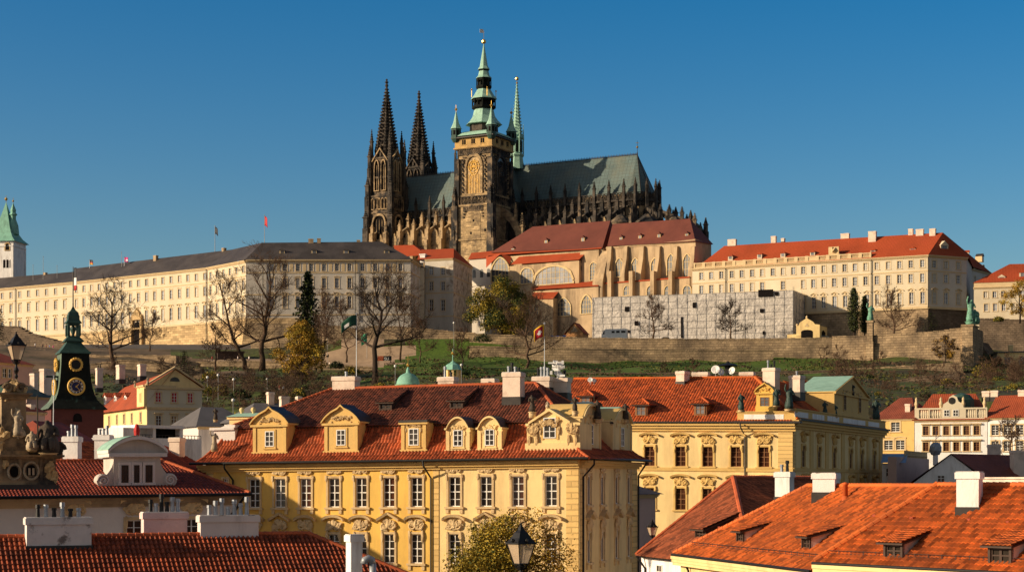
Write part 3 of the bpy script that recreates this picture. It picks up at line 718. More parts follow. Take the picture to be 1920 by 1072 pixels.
fA.box(b, bL, LA-1.7, vB-.28, vB-.06, -DA+1.7, -1.75, 2)
roofA = A.part(b, 'roof', [m['tilered'], m['tileold'], m['darkframe']])
b = MB(); ridge(b, fA.pt(rL, vR+.05, -8), fA.pt(rR, vR+.05, -8))
for (u_, o_), (u2, o2) in (((bL-.35, -1.6), (rL, -8)), ((LA-1.6, -1.6), (rR, -8)), ((LA-1.6, -DA+1.6), (rR, -8))): ridge(b, fA.pt(u_, vB, o_), fA.pt(u2, vR+.05, o2))
for i in range(3):
    r0, r1 = rings[i], rings[i+1]; ridge(b, fA.pt(r0[0], r0[4]+.04, r0[2]), fA.pt(r1[0], r1[4]+.04, r1[2]), .12); ridge(b, fA.pt(r0[1], r0[4]+.04, r0[2]), fA.pt(r1[1], r1[4]+.04, r1[2]), .12)
A.part(b, 'ridge_tiles', m['tilered'], roofA)
# masonry dormers of the lower slope
fD = fA.off(-.25)
def dpos(a, c, y): u0, u1 = fD.u(a), fD.u(c); return (u0+u1)/2, fD.uv((a+c)/2, y)[1], u1-u0
for a, c, y0, yt, st, rise, win in ((474, 538, 855, 797, 'seg', 1.05, (.76, 1.2, 1.35)), (608, 672, 853, 794, 'seg', 1.05, (.76, 1.2, 1.35)), (752, 800, 851, 792, 'flat', .1, (.8, 1.28, 1.3)),
                                    (836, 882, 851, 806, 'bar', .85, (.74, 1.22, 1.2)), (895, 942, 850, 805, 'bar', .85, (.74, 1.22, 1.2))):
    u, v, w_ = dpos(a, c, y0); h_ = fD.uv((a+c)/2, yt)[1]-v
    gable_dormer(A.root, fD, u, v, w_, h_, st, rise, 2.4, win=win, seed=a, mat='ochretrim' if st != 'bar' else 'pale')
# corner attic: one block with three gables
b = MB(); u0 = fD.u(988); u1 = LA-.1; v0 = fD.uv(1040, 849)[1]; v1 = fD.uv(1040, 794)[1]
um = fD.u(1031)
fD.poly(b, [(u0, v0-.8), (u1, v0-.8), (u1, v1), (um+1.5, v1+.05), (um, v1+.95), (um-1.4, v1+.05), (u0, v1)], -3.2, 0, 0)
fD.box(b, u0-.1, u1+.1, v0-.1, v0+.75, -.1, .14); fD.box(b, u0-.05, um-1.5, v1-.14, v1+.06, -.1, .2); fD.box(b, um+1.5, u1+.1, v1-.14, v1+.06, -.1, .2)
for sg in (-1, 1): fD.poly(b, [(um+sg*1.6, v1-.02), (um, v1+.93), (um, v1+1.13), (um+sg*1.6, v1+.16)], -3.2, .24)
atA = A.part(b, 'attic_gable', m['pale'])
b = MB(); fwin(b, fD, um, v0+1.85, .95, 1.5, .02, 2, (.33, .67))
for sg in (-1, 1): fD.box(b, um+sg*.58-.09, um+sg*.58+.09, v0+1.0, v0+2.75, -.02, .06, 2)
A.part(b, 'window', [m['frame'], m['pane'], m['ochretrim']], atA)
b = MB(); d3 = V((fD.d.x, fD.d.y, 0)); n3 = V((fD.n.x, fD.n.y, 0))
for (uu, vv, ww, hh, sd) in ((um, v1-.35, 1.5, .85, 3), (u0+.5, v0+1.2, .6, 1.2, 4), (u1-.5, v0+1.2, .6, 1.2, 5)):
    t_ = MB(); ornament(t_, ww, 0, hh, .25, sd); q = fD.pt(uu, vv); t_.v = [tuple(q+d3*x-n3*y+V((0, 0, z))) for x, y, z in t_.v]
    k = len(b.v); b.v += t_.v; b.f += [tuple(i+k for i in g) for g in t_.f]; b.m += t_.m; b.uv += t_.uv
A.part(b, 'ornament', m['orn'], atA)
fDr = fAr.off(-.25); base_r = fDr.uv(1105, 849)[1]
for a, c, yt, sd in ((1088, 1126, 796, 2), (1147, 1184, 797, 3)):
    ua, uc = fDr.u(a), fDr.u(c); u = (ua+uc)/2; vv = base_r-.1
    gable_dormer(A.root, fDr, u, vv, uc-ua, 2.6, 'bar', 1.0, 3.0, mat='pale', win=(.9, 1.5, 1.5), seed=sd, pane='paneshade', roofm='ochretrim')
b = MB()
for a, c in ((1108, 1121), (1132, 1160)):
    pass
for (pxa, pxb, yt) in ((1080, 1116, 757), (1134, 1168, 766)):
    f2 = fDr.off(-2.2); ua, ub = f2.u(pxa+8), f2.u(pxb+8); vt = f2.uv((pxa+pxb)/2+8, yt)[1]
    f2.poly(b, [(ua, vE+1), (ub, vE+1), (ub, vt-.5), ((ua+ub)/2, vt), (ua, vt-.5)], -3, 0, 0)
    for q0, q1 in (((ua-.15, vt-.5), ((ua+ub)/2, vt+.05)), ((ub+.15, vt-.5), ((ua+ub)/2, vt+.05))): f2.poly(b, [q0, q1, (q1[0], q1[1]+.12), (q0[0], q0[1]+.12)], -3.1, .2, 1)
A.part(b, 'attic_house', [m['pale'], m['copperpale']])
# attic at the far end with a green copper roof, and a pale side gable
b = MB(); f2 = fA.off(-5); ua, ub = f2.u(430), f2.u(483); va, vb_, vc = f2.uv(450, 800)[1], f2.uv(450, 783)[1], f2.uv(450, 773)[1]
f2.box(b, ua, ub, va-3, vb_, -6, 0, 0); f2.box(b, ua-.15, ub+.15, vb_-.1, vb_+.1, -6.1, .15, 0)
b.prism([f2.pt(ua-.2, vb_+.1, .3), f2.pt(ua+.25, vc, -1), f2.pt(ua-.2, vb_+.1, -2.3)], d3*(ub-ua+.2), 1)
for x in (ua+.6, ub-.9): b.ball(f2.pt(x, vc+.25, -1), .22, 8, 0); b.lathe([(.1, 0), (.14, .2)], f2.pt(x, vc-.05, -1), 8, 0, 0)
f3 = fA.off(-1.2); ua, ub = f3.u(399), f3.u(432); va, vb_ = f3.uv(415, 845)[1], f3.uv(415, 806)[1]
f3.poly(b, [(ua, va-.8), (ub+.4, va-.8), (ub+.4, vb_+.4), (ub-.2, vb_+.45), (ua+.1, vb_)], -1.6, 0, 2); f3.box(b, ua-.2, ub+.4, vb_, vb_+.2, -1.6, .2, 2)
A.part(b, 'side_attic', [m['pale'], m['copperpale'], m['oldwhite']])
# shed dormers high on the roof
sl = (vR-vB)/6.4
for px, py, in ((723, 773), (856, 771)):
    for it in range(1):
        o = -1.6-(fA.off(-4).uv(px, py)[1]-vB)/sl*.9; o = -4.1
    f2 = fA.off(o); u, v = f2.uv(px, py); v = vB+sl*(-1.6-o)-.05
    shed_dormer(A.root, f2.pt(u, v), fA.ang, 1.1, .75, 3.0, .35, frame='darkframe', roofm='tileold', side='darkframe', over=.3)
# chimneys of A
for px, py0, py1, w_px, o, mt, pots, sd in ((649, 738, 706, 53, -8.4, 'brickpink', 1, 1), (840, 728, 707, 36, -9.2, 'brickpink', 2, 2), (919, 722, 710, 28, -12, 'brickpink', 0, 3), (963, 748, 698, 40, -5.0, 'brickpink', 4, 4), (1018, 730, 706, 38, -11.5, 'brickpink', 4, 5), (1053, 740, 708, 34, -12.5, 'brickpink', 2, 6)):
    f2 = fA.off(o); u, v0 = f2.uv(px, py0); v1 = f2.uv(px, py1)[1]; Yc = f2.pt(u, 0).y
    chimney(A.root, f2.pt(u, v0), w_px*Yc/F*.86, 1.1, v1-v0, fA.ang, mt, pots, seed=sd, name='chimney')
# ---- B: second yellow palace
fB = Face(X2(1060, 191.5), X2(1487, 183), -.012)
B = Bld('town_palace', 'yellow palace with orange tile roof, brown windows and bronze statues on its corner parapet', 'palace', fB.pt(12, 1, -8))
LB = fB.L; fBr = Face(fB.B, fB.B-fB.n*V((0, 0)).length if False else X2(1655, 221), 0); DB = fBr.L
vEb = fB.uv(1380, 797)[1]
WB = B.wall(fB, 'pale', 1, vEb); WBr = B.wall(fBr, 'pale', 1, vEb, depth=.1)
xs = [1218, 1276, 1327, 1380, 1432.5]
B.row(WB, xs, (1380, 856), 1.12, 2.05, 'B_hoodB', frame='brownframe', pane='panewarm', sur='ochretrim', seeds=[11, 12, 13])
B.row(WB, xs, (1276, 935), 1.12, 2.25, 'B_hoodB', frame='brownframe', pane='panewarm', sur='ochretrim', seeds=[12, 13, 11])
xr = [1506, 1535.6, 1564, 1594.7, 1615.6, 1639]
B.row(WBr, xr, (1506, 855), 1.3, 2.2, 'B_hoodB', frame='brownframe', pane='paneshade', sur='ochretrim', seeds=[14]); B.row(WBr, xr, (1506, 934), 1.3, 2.2, 'B_hoodB', frame='brownframe', pane='paneshade', sur='ochretrim', seeds=[14])
b = MB(); qb = fB.A-fB.n*28; blank(b, [fB.A, qb, fBr.B], 1, vEb); B.finish(b)
b = MB()
for f, L in ((fB, LB), (fBr, DB)):
    cornice(b, f, -.3 if f is fBr else 0, L+.3, vEb-.6, .85, .7)
    v = f.uv(1380 if f is fB else 1500, 880)[1]; f.box(b, 0, L, v-.18, v+.18, -.02, .12)
B.part(b, 'cornice', m['ochretrim'])
for f, a, c in ((fB, LB-1.55, LB-.03), (fBr, .03, .95)): b = MB(); f.box(b, a, c, 1, vEb-.6, -.02, .06); B.part(b, 'rustication', m['quoin'])
for x0, x1 in ((1518, 1524), (1547, 1553), (1577, 1583), (1604, 1607), (1625, 1629), (1648, 1654)): b = MB(); fBr.box(b, fBr.u(x0), fBr.u(x1), 1, vEb-.6, -.02, .09); B.part(b, 'pilaster', m['ochretrim'])
b = MB(); downpipe(b, fB, 1397, 1, vEb+.2); b.tube([fB.pt(0, vEb+.3, .8), fB.pt(fB.u(1384), vEb+.3, .8)], .1, 6); B.part(b, 'rain_gutter', m['iron'])
oR = -9; vRb = fB.off(oR).uv(1300, 709)[1]; uRb = fB.off(oR).u(1416); b = MB()
e0 = [fB.pt(-2, vEb+.28, .8), fB.pt(LB+.2, vEb+.28, .8)]; r0 = [fB.pt(-2, vRb, oR), fB.pt(uRb, vRb, oR)]
tiles(b, [e0[0], e0[1], r0[1], r0[0]], tw=.3, th=.42, amp=.07)
# slope over the side wing: ridge parallel to the side wall
rs1 = fBr.pt(DB-1, vRb-.5, -8); ers = [fBr.pt(-.3, vEb+.28, .6), fBr.pt(DB+.5, vEb+.28, .6)]
tiles(b, [ers[0], ers[1], rs1, r0[1]], tw=.3, th=.42, amp=.07)
plane_roof(b, [fB.pt(-2, vEb+.28, -18), e0[0], r0[0]], 0)
plane_roof(b, [fB.pt(LB-8, vEb+.28, -18), fB.pt(-2, vEb+.28, -18), r0[0], r0[1]], 0); plane_roof(b, [fBr.pt(DB, vEb+.28, -18), fB.pt(LB-8, vEb+.28, -18), r0[1], rs1], 0); plane_roof(b, [ers[1], fBr.pt(DB, vEb+.28, -18), rs1], 0)
f2 = fBr.off(-7); ua, ub = f2.u(1506), f2.u(1572)
tiles(b, [f2.pt(ua, f2.uv(1540, 760)[1], 3), f2.pt(ub, f2.uv(1540, 760)[1], 3), f2.pt(ub, f2.uv(1540, 716)[1], -1), f2.pt(ua, f2.uv(1540, 716)[1], -1)], tw=.3, th=.42, amp=.07)
roofB = B.part(b, 'roof', m['tileorange'])
b = MB(); ridge(b, r0[0]+V((0, 0, .06)), r0[1]+V((0, 0, .06)), .16); ridge(b, r0[1]+V((0, 0, .06)), ers[0]+V((0, 0, .06)), .16); ridge(b, r0[1]+V((0, 0, .06)), rs1+V((0, 0, .06)), .16)
B.part(b, 'ridge_tiles', m['tilebright'], roofB)
# tiled dormers of B
slb = (vRb-vEb)/(9.8)
def tiled_dormer(parent, f, px, py, w_, h_, depth, o, frame='brownframe', roofm='tileorange', sl=.35):
    """small dormer with a hipped tile cap"""
    f2 = f.off(o); u, v = f2.uv(px, py); b = MB()
    f2.box(b, u-w_/2, u+w_/2, v-.5, v+h_, -depth, 0, 0); ob = b.build('dormer', [m['brownframe']], parent)
    b = MB(); fwin(b, f2, u, v+h_*.5, w_*.78, h_*.8, .0, 2, (.5,), .09); b.build('window', [m[frame], m['panefar']], ob)
    b = MB(); a, c = u-w_/2-.35, u+w_/2+.35; t = v+h_; r_ = w_*.42
    A1, B1, A2, B2 = f2.pt(a, t-.05, .4), f2.pt(c, t-.05, .4), f2.pt(a, t-.05, -depth), f2.pt(c, t-.05, -depth); R1, R2 = f2.pt(u, t+r_, -.7), f2.pt(u, t+r_, -depth)
    tiles(b, [A1, B1, R1], tw=.3, th=.3, amp=.06); tiles(b, [A2, A1, R1, R2], tw=.3, th=.3, amp=.06); tiles(b, [B1, B2, R2, R1], tw=.3, th=.3, amp=.06)
    b.prism([A1-V((0, 0, .05)), B1-V((0, 0, .05)), B2-V((0, 0, .05)), A2-V((0, 0, .05))], (0, 0, -.1), 1)
    ridge(b, R1, R2, .12); ridge(b, R1, A1, .12); ridge(b, R1, B1, .12)
    b.build('roof', [m[roofm], m['darkframe']], ob)
for px, py in ((1202, 781), (1313, 779)): tiled_dormer(B.root, fB, px, py, 1.35, 1.35, 3.2, -.55)
tiled_dormer(B.root, fB, 1098, 758, 1.35, 1.0, 3., -3.4)
for px, py0, py1, w_px, o, pots, sd in ((1280, 718, 696, 19, -8.2, 0, 1), (1446, 733, 690, 27, -9, 3, 2), (1494, 738, 704, 24, -10, 1, 3)):
    f2 = fB.off(o); u, v0 = f2.uv(px, py0); v1 = f2.uv(px, py1)[1]
    chimney(B.root, f2.pt(u, v0), w_px*.054, 1.2, v1-v0, fB.ang-.25, 'brickpink', pots, seed=sd)
for px, w_ in ((1314, 30), (1401, 26)):
    f2 = fB.off(-13); u, v0 = f2.uv(px, 712); chimney(B.root, f2.pt(u, v0-1.5), w_*.058, 1., 2.35, fB.ang, 'brickpink', 0, name='ridge_parapet')
# parapet with white panels and the little front gable
b = MB(); vp0 = vEb+.27; vp1 = fB.uv(1430, 773)[1]; up = fB.u(1384); fp = fB.off(.35); fpr = fBr.off(.35)
fp.box(b, up, LB+.35, vp0, vp1, -.5, 0, 0); fpr.box(b, -.3, DB, vp0, vp1, -.5, 0, 0)
fp.box(b, up-.1, LB+.45, vp1, vp1+.12, -.6, .1, 0); fpr.box(b, -.3, DB, vp1, vp1+.12, -.6, .1, 0)
fp.box(b, up+.7, LB-.9, vp0+.35, vp1-.2, 0, .03, 1)
for x0, x1 in ((1490, 1515), (1523, 1545), (1551, 1573), (1581, 1622), (1628, 1648)): fpr.box(b, fpr.u(x0), fpr.u(x1), vp0+.3, vp1-.2, 0, .03, 1)
fp.box(b, up-.2, LB+.9, vp0-.05, vp0+.16, -.6, .55, 2); fpr.box(b, -.2, DB+.3, vp0-.05, vp0+.16, -.6, .55, 2)
B.part(b, 'parapet', [m['ochretrim'], m['white'], m['iron']])
ug = fp.u(1433); gable_dormer(B.root, fp.off(-.2), ug, vp1+.3, 1.75, 1.7, 'seg', .75, 2.2, mat='yellow', win=(.95, 1.05, .75), frame='brownframe', pane='panefar', roofm='ochretrim', seed=6)
ua, ub = fpr.u(1566), fpr.u(1630); gw = ub-ua; vb0 = vp1+.2; vb1 = fpr.uv(1600, 742)[1]
gable_dormer(B.root, fpr.off(-.1), (ua+ub)/2, vb0, gw, vb1-vb0, 'tri', 2.1, 4.5, mat='ochretrim', inner='white', win=(1.1, 1.9, 1.5), nw=2, frame='brownframe', pane='paneshade', roofm='copperpale', seed=3, name='pavilion_gable')
# ---- E: dark hipped roof in front of B
apex, E1, E2, E3 = P(1375, 896.5, 121), P(1193, 1041, 116.5), P(1412, 1066, 99), P(1500, 1020, 128)
E2.z = E1.z; E3 = V((E2.x+11, E2.y+16, E1.z)); rE = V((apex.x+8.5, apex.y+12, apex.z))
E = Bld('small_house', 'low house with old brown hipped tile roof and one timber dormer', 'house', V((E1.x+3, E1.y+2, 1)))
b = MB(); tiles(b, [E1, E2, apex], tw=.26, th=.38, amp=.08, m=0); tiles(b, [E2, E3, rE, apex], tw=.26, th=.38, amp=.08, m=0)
E4 = V((E1.x+11, E1.y+17, E1.z)); plane_roof(b, [E4, E1, apex, rE]); plane_roof(b, [E3, E4, rE])
ro = E.part(b, 'roof', m['tilebrown'])
b = MB()
for q in ((apex, E1), (apex, E2), (apex, rE)): ridge(b, q[0]+V((0, 0, .06)), q[1]+V((0, 0, .06)), .16)
E.part(b, 'ridge_tiles', m['tilered'], ro)
b = MB(); ins = lambda p: p+(V((apex.x+3, apex.y+5, p.z))-p).normalized()*.5
blank(b, [ins(E1), ins(E2), ins(E3), ins(E4), ins(E1)], 1, E1.z+.05); E.part(b, 'wall', m['white'])
fE = Face(E1.xy, E2.xy); ub, vb_ = fE.off(-2.0).uv(1315, 1013); dirE = (apex-E1.lerp(E2, .5)); slE = (apex.z-E1.z)/((apex.xy-E1.xy).dot(-fE.n))
shed_dormer(E.root, fE.off(-2.0).pt(ub, E1.z+2.0*slE-.1), fE.ang, 1.75, .8, 2.2, .4, frame='darkframe', roofm='tilebrown', side='darkframe', cols=3)
b = MB(); fw = fE.off(-.42); fwin(b, fw, fw.u(1238), fw.uv(1238, 1071)[1], .9, .9, .03); E.part(b, 'window', [m['frame'], m['pane']])
b = MB(); b.tube([E1+V((.1, -.1, 0)), E2+V((.1, -.1, 0))], .1, 6); b.tube([fE.pt(.3, E1.z, .1), fE.pt(.7, E1.z-.8, -.35), fE.pt(.7, 1, -.35)], .07, 6); E.part(b, 'rain_gutter', m['black'])
f2 = Face(X2(1460, 117), X2(1500, 117)); u, v = f2.uv(1471, 935); chimney(E.root, f2.pt(u, v), 1.0, .9, f2.uv(1471, 884)[1]-v, -.5, 'white', 2, seed=4)
# ---- O: bright orange roofs
zE, zR = Z0-4.4, Z0-.24
O1 = [V((*X2(1263, 110), zE)), V((*X2(1523, 89), zE)), V((*X2(1758, 89), zR)), V((*X2(1515, 104.8), zR))]
def ray_plan(px, p, d):   # where the column px meets the plan line p + t d
    k = (px-CX)/F; t = (k*p.y-p.x)/(d.x-k*d.y); return p+d*t
O = Bld('orange_roofed_house', 'house under a broad bright orange tile roof with sheds of four timber dormers', 'house', V((24, 95, 1)))
dO = V((8.6, -12)).normalized(); e2 = X2(1527, 88.4); zE2 = Z0-3.97
eB, rA = e2+dO*26, X2(1758, 89); rB = rA+dO*26
O2 = [V((*e2, zE2)), V((*eB, zE2)), V((*rB, zR+.06)), V((*rA, zR+.06))]
b = MB(); tiles(b, O1, tw=.26, th=.38, amp=.09, lip=.06); tiles(b, [p+V((0, 0, .05)) for p in O2], tw=.26, th=.38, amp=.09, lip=.06)
nO = V((-dO.y, dO.x)); bk = V((10.5, 7.5, 0)); 
plane_roof(b, [O1[2]+V((6, 2, zE-zR)), O1[3]+V((6, 2, zE-zR)), O1[3], O1[2]]); plane_roof(b, [O2[2]+V((5, 3.6, zE-zR)), O2[3]+V((5, 3.6, zE-zR)), O2[3], O2[2]])
ro = O.part(b, 'roof', m['tilebright'])
b = MB(); up = V((0, 0, .08))
for p, q in ((O1[3], O1[2]), (O1[3], O1[0]), (O2[3], O2[2]), (O2[3]+V((0, 0, .05)), O2[0]+V((0, 0, .05)))): ridge(b, p+up, q+up, .15)
O.part(b, 'ridge_tiles', m['tilebright'], ro)
b = MB()   # snow guard: low rail on pegs along the eaves
for (p, q), z in (((O1[0].lerp(O1[3], .13), O1[1].lerp(O1[2], .13)), .2), ((O2[0].lerp(O2[3], .1), O2[1].lerp(O2[2], .1)), .2)):
    for h in (.12, .26): b.tube([p+V((0, 0, h)), q+V((0, 0, h))], .015, 4)
    n = int((q-p).length/.8)
    for i in range(n+1): c = p.lerp(q, i/n); b.tube([c-V((0, 0, .05)), c+V((0, 0, .3))], .015, 4)
O.part(b, 'snow_guard', m['iron'])
b = MB(); i1 = V((.45, .1, 0)); i2 = V((.35, .3, 0))
blank(b, [O1[0]+i1, O1[1]+i1], 1, zE+.05); blank(b, [O2[0]+i2, O2[1]+i2], 1, zE2+.1); blank(b, [O1[0]+i1+V((10, 3, 0)), O1[0]+i1], 1, zE+.1)
b.prism([O1[0]+i1, O1[0]+i1+V((9, 2.5, 0)), O1[3]-V((0, 0, .1))], (.05, -.2, 0))
fO = Face(O1[0].xy, O1[1].xy); fO2 = Face(O2[0].xy, O2[1].xy)
cornice(b, fO, 0, fO.L-.2, zE-.62, .55, .2, 0); cornice(b, fO2, 0, fO2.L, zE2-.6, .55, .2, 0)
O.part(b, 'wall', m['pale'])
b = MB(); b.tube([O1[0]+V((-.1, 0, 0)), O1[1]+V((-.1, 0, 0))], .09, 8); b.tube([O2[0]+V((-.1, 0, 0)), O2[1]+V((-.1, 0, 0))], .09, 8); b.tube([fO.pt(1.6, zE, .1), fO.pt(1.9, zE-.9, -.3), fO.pt(1.9, 1, -.3)], .07, 6)
O.part(b, 'rain_gutter', m['black'])
def on_slope(q, px, py):   # where the ray through a pixel meets the plane of the slope q
    n = (q[1]-q[0]).cross(q[3]-q[0]); c = V((0, 0, Z0)); r = P(px, py, 1)-c; return c+r*((q[0]-c).dot(n)/r.dot(n))
for q, px, py, w_, h_, dp, sl_ in ((O1, 1389, 1017, 1.15, .8, 4.6, .42), (O1, 1513, 1031, 1.15, .85, 4.4, .42), (O2, 1676, 1047, 1.2, .9, 4.3, .42), (O2, 1876, 1059, 1.3, 1., 4.3, .42)):
    c = on_slope(q, px, py); fo = Face(q[0].xy, q[1].xy); ga = fo.ang
    rise = (q[3].z-q[0].z)/((q[3].xy-q[0].xy).dot(-fo.n)); dp = h_/(rise-.25)
    shed_dormer(O.root, c-V((0, 0, .05)), ga, w_, h_, dp, .25, frame='darkframe', roofm='tilebright', side='brickpink', over=.35)
for q, px, py, sx, sy, h_, rz, sd, pots in ((O1, 1549, 924, 1.25, 1.6, 1.25, -.35, 5, 0), (O2, 1818, 952, 1.05, 1.0, 1.85, -.45, 6, 0)):
    c = on_slope(q, px, py); chimney(O.root, c-V((0, 0, .1)), sx, sy, h_, rz, 'white', pots, seed=sd)
c = on_slope(O1, 1585, 938); b = MB(); b.lathe([(.14, -.3), (.14, .85), (.19, .87), (.19, .95), (.0, 1.02)], c, 10); b.lathe([(.24, -.3), (.16, .25)], c, 10); O.part(b, 'flue_pipe', m['tileorange'], smooth=True)
b = MB(); p0 = P(1838, 920, 92); 
f2 = Face(X2(1838, 91), X2(1990, 86)); f2.box(b, 0, f2.L, Z0-.6, Z0+.2, -.5, 0, 0); f2.box(b, -.05, f2.L, Z0+.2, Z0+.3, -.6, .1, 0); O.part(b, 'parapet', m['brickpink'])
for i in range(7): b = MB(); c = on_slope(O1 if i < 4 else O2, [1352, 1430, 1468, 1643, 1713, 1820, 1893][i], [990, 962, 960, 968, 973, 976, 981][i]); b.box(c, .28, .3, .12, -1.2); O.part(b, 'roof_vent', m['tiledark'])
# ---- R: low dark orange roof at the bottom with broad chimneys
RL, RR = V((*X2(-80, 83.5), 0)), V((*X2(577, 90), 0)); zRg = Z0-2.6
R0, R1 = V((RL.x, RL.y, zRg)), V((RR.x, RR.y, zRg)); dR = (R1-R0).normalized(); nR = V((dR.y, -dR.x, 0))
eA, eBq = R0+nR*6-V((0, 0, 4.3)), R1+nR*6+dR*9.3-V((0, 0, 4.3))
Rb = Bld('roofed_house', 'house of weathered orange pantiles with broad white chimney stacks along its ridge', 'house', V((R0.x+8, R0.y+6, 1)))
b = MB(); tiles(b, [eA, eBq, R1, R0], tw=.23, th=.35, amp=.11, lip=.05); bq = R1-nR*6+dR*9.3-V((0, 0, 4.3)); ba = R0-nR*6-V((0, 0, 4.3))
tiles(b, [eBq, bq, R1], tw=.2, th=.35, amp=.065); plane_roof(b, [bq, ba, R0, R1]); ro = Rb.part(b, 'roof', m['tilebottom'])
b = MB(); ridge(b, R0+V((0, 0, .06)), R1+V((0, 0, .06)), .13); ridge(b, R1+V((0, 0, .06)), eBq+V((0, 0, .06)), .14); Rb.part(b, 'ridge_tiles', m['tilered'], ro)
b = MB(); blank(b, [(eA+dR*.5-nR*.5).xy, (eBq-dR*.5-nR*.5).xy, (bq-dR*.5+nR*.5).xy, (ba+nR*.5).xy], 1, eA.z+.3); Rb.part(b, 'wall', m['oldwhite'])
fR = Face(RL.xy, RR.xy)
for pa, pb, y0, y1, o, mt, pots, sd in ((48, 173, 1026, 969, .75, 'stained', 2, 11), (268, 352, 1012, 959, -1.6, 'pinkstack', 2, 12), (374, 486, 1012, 965, .15, 'oldwhite', 3, 13)):
    f2 = fR.off(o); ua, ub = f2.u(pa), f2.u(pb); v0 = f2.uv((pa+pb)/2, y0)[1]; v1 = f2.uv((pa+pb)/2, y1)[1]
    chimney(Rb.root, f2.pt((ua+ub)/2, v0, -.3), (ub-ua)*.97, .7, v1-v0, fR.ang, mt, pots+4, seed=sd, lead=.1)
f2 = fR.off(2.); p0 = P(664, 1100, 84); chimney(Rb.root, p0, .58, .6, (1100-1001)/F*84, .5, 'white', 0, lead=.05)
b = MB(); c = P(699, 1078, 83); b.lathe([(.16, -.6), (.16, .55)], c, 12); b.lathe([(.22, -.5), (.2, .1)], c, 12)
b.tube([c+V((0, 0, .5)), c+V((-.05, 0, .72)), c+V((-.2, -.05, .8)), c+V((-.36, -.1, .72)), c+V((-.4, -.1, .55))], [.16, .17, .17, .17, .18], 10); Rb.part(b, 'flue_cowl', m['zinc'], smooth=True)
# ---------------------------------------------------------------- the castle wings on the hill
def zpx(px, py, Y): return Z0+(H-py)/F*Y
def roof_between(b, e0, e1, r1, r0, m_=0): plane_roof(b, [e0, e1, r1, r0], m_)
def eyebrow(parent, f, px, py, o, w_=1.5, h_=1.0, dep=2.5, mat='slate', frame='palaceband', round_=False, pane='gothicglass'):
    f2 = f.off(o); u, v = f2.uv(px, py); b = MB()
    ol = [(u-w_/2, v-.6), (u+w_/2, v-.6), (u+w_/2, v+h_*.6)]+([(u+w_/2*cos(t*pi/6), v+h_*.6+h_*.4*sin(t*pi/6)) for t in range(1, 6)] if round_ else [(u, v+h_)])+[(u-w_/2, v+h_*.6)]
    f2.poly(b, ol, -dep, 0, 0)
    f2.poly(b, [(x+(x-u)*.12, y+.04) for x, y in ol[2:]], -dep, .2, 1)
    f2.box(b, u-w_*.3, u+w_*.3, v+.05, v+h_*.62, -.1, .03, 2)
    return b.build('dormer', [m[frame], m[mat], m[pane]], parent)
SP = Bld('palace_wing', 'long cream palace wing under dark slate roof along the hilltop, stone plinth below', 'palace', V((-150, 690, 62)))
L1 = Face.px(-70, 746, 137, 709); L2 = Face.px(137, 709, 389, 662); L3 = Face.px(389, 662, 461, 640); M1 = Face.px(461, 640, 770, 645, .012); M2 = Face.px(770, 645, 797, 672)
vE1 = zpx(389, 502, 662)
def evenly(f, pa, pb, n):
    ua, ub = f.u(pa), f.u(pb); return [ua+(ub-ua)*i/(n-1) for i in range(n)]
def wrow(B_, W, us, v, w_, h_, kind, **kw):
    for u in us: B_.win(W, u, v, w_, h_, kind, **kw)
vt, vm_, vl = zpx(389, 517.5, 662), zpx(374, 547, 665), zpx(389, 583, 662)
vbase = zpx(389, 606, 662)
for f, pa, pb, n in ((L1, -60, 121, 12), (L2, 143, 384, 17), (L3, 395, 456, 6)):
    W = SP.wall(f, 'palace', vbase, vE1, depth=.35); us = evenly(f, pa, pb, n)
    wrow(SP, W, us, vt, 1.5, 2.5, 'far_none', pane='panefar', sur='palaceband')
    wrow(SP, W, us, vm_, 1.5, 3.4, 'far_flat' if f is not L2 else 'far_seg', pane='panefar', sur='palaceband')
    wrow(SP, W, us, vl, 1.6, 4.6, 'far_arch', pane='panefar', sur='palaceband')
    SP.wall(f, 'rustic' if f is not L1 else 'palaceband', 54, vbase)
vEm = zpx(461, 487, 640)
Wm = SP.wall(M1, 'greyplaster', 62, vEm, depth=.35); xs = [x/3.692+380 for x in (480, 570, 660, 751, 841, 930, 1017, 1107, 1195, 1282, 1370)]  # shade of this turned wing is put into its grey plaster
SP.row(Wm, xs, (630, 501), 1.5, 2.7, 'far_none', pane='panefar', sur='palaceband')
SP.row(Wm, xs, (630, 530.5), 1.5, 3.7, 'far_seg', pane='panefar', sur='palaceband')
SP.row(Wm, xs, (630, 566), 1.5, 4.3, 'far_arch', pane='panefar', sur='palaceband')
Ws = SP.wall(M2, 'greyplaster', 62, vEm+M1.k*M1.L, depth=.35)
for y, h_ in ((500, 2.7), (530, 3.7), (566, 4.3)): SP.row(Ws, [776, 783.5, 791], (776, y), 1.6, h_, 'far_none', pane='panefar', sur='palaceband')
b = MB(); back = [L1.A-L1.n*16, L2.A-L2.n*16, L3.A-L3.n*16, M1.A+V((-4, 18)), M1.B+V((4, 17))]; blank(b, [L1.A, back[0], back[1], back[2], back[3], back[4], M2.B], 56, vE1); SP.finish(b)
b = MB()
for f in (L1, L2, L3): cornice(b, f, 0, f.L, vE1-.9, .9, .8); f.box(b, 0, f.L, vbase-.3, vbase+.4, -.02, .3); f.box(b, 0, f.L, (vt+vm_)/2+.1, (vt+vm_)/2+.5, -.02, .15)
for f, e in ((M1, vEm), (M2, vEm+M1.k*M1.L)):
    cornice(b, f, 0, f.L, e-.9, .9, .8)
    for y in (511, 552, 590): v = M1.uv(630, y)[1]+(M1.k*M1.L if f is M2 else 0); f.box(b, 0, f.L, v-.2, v+.2, -.02, .15)
SP.part(b, 'cornice', m['palaceband'])
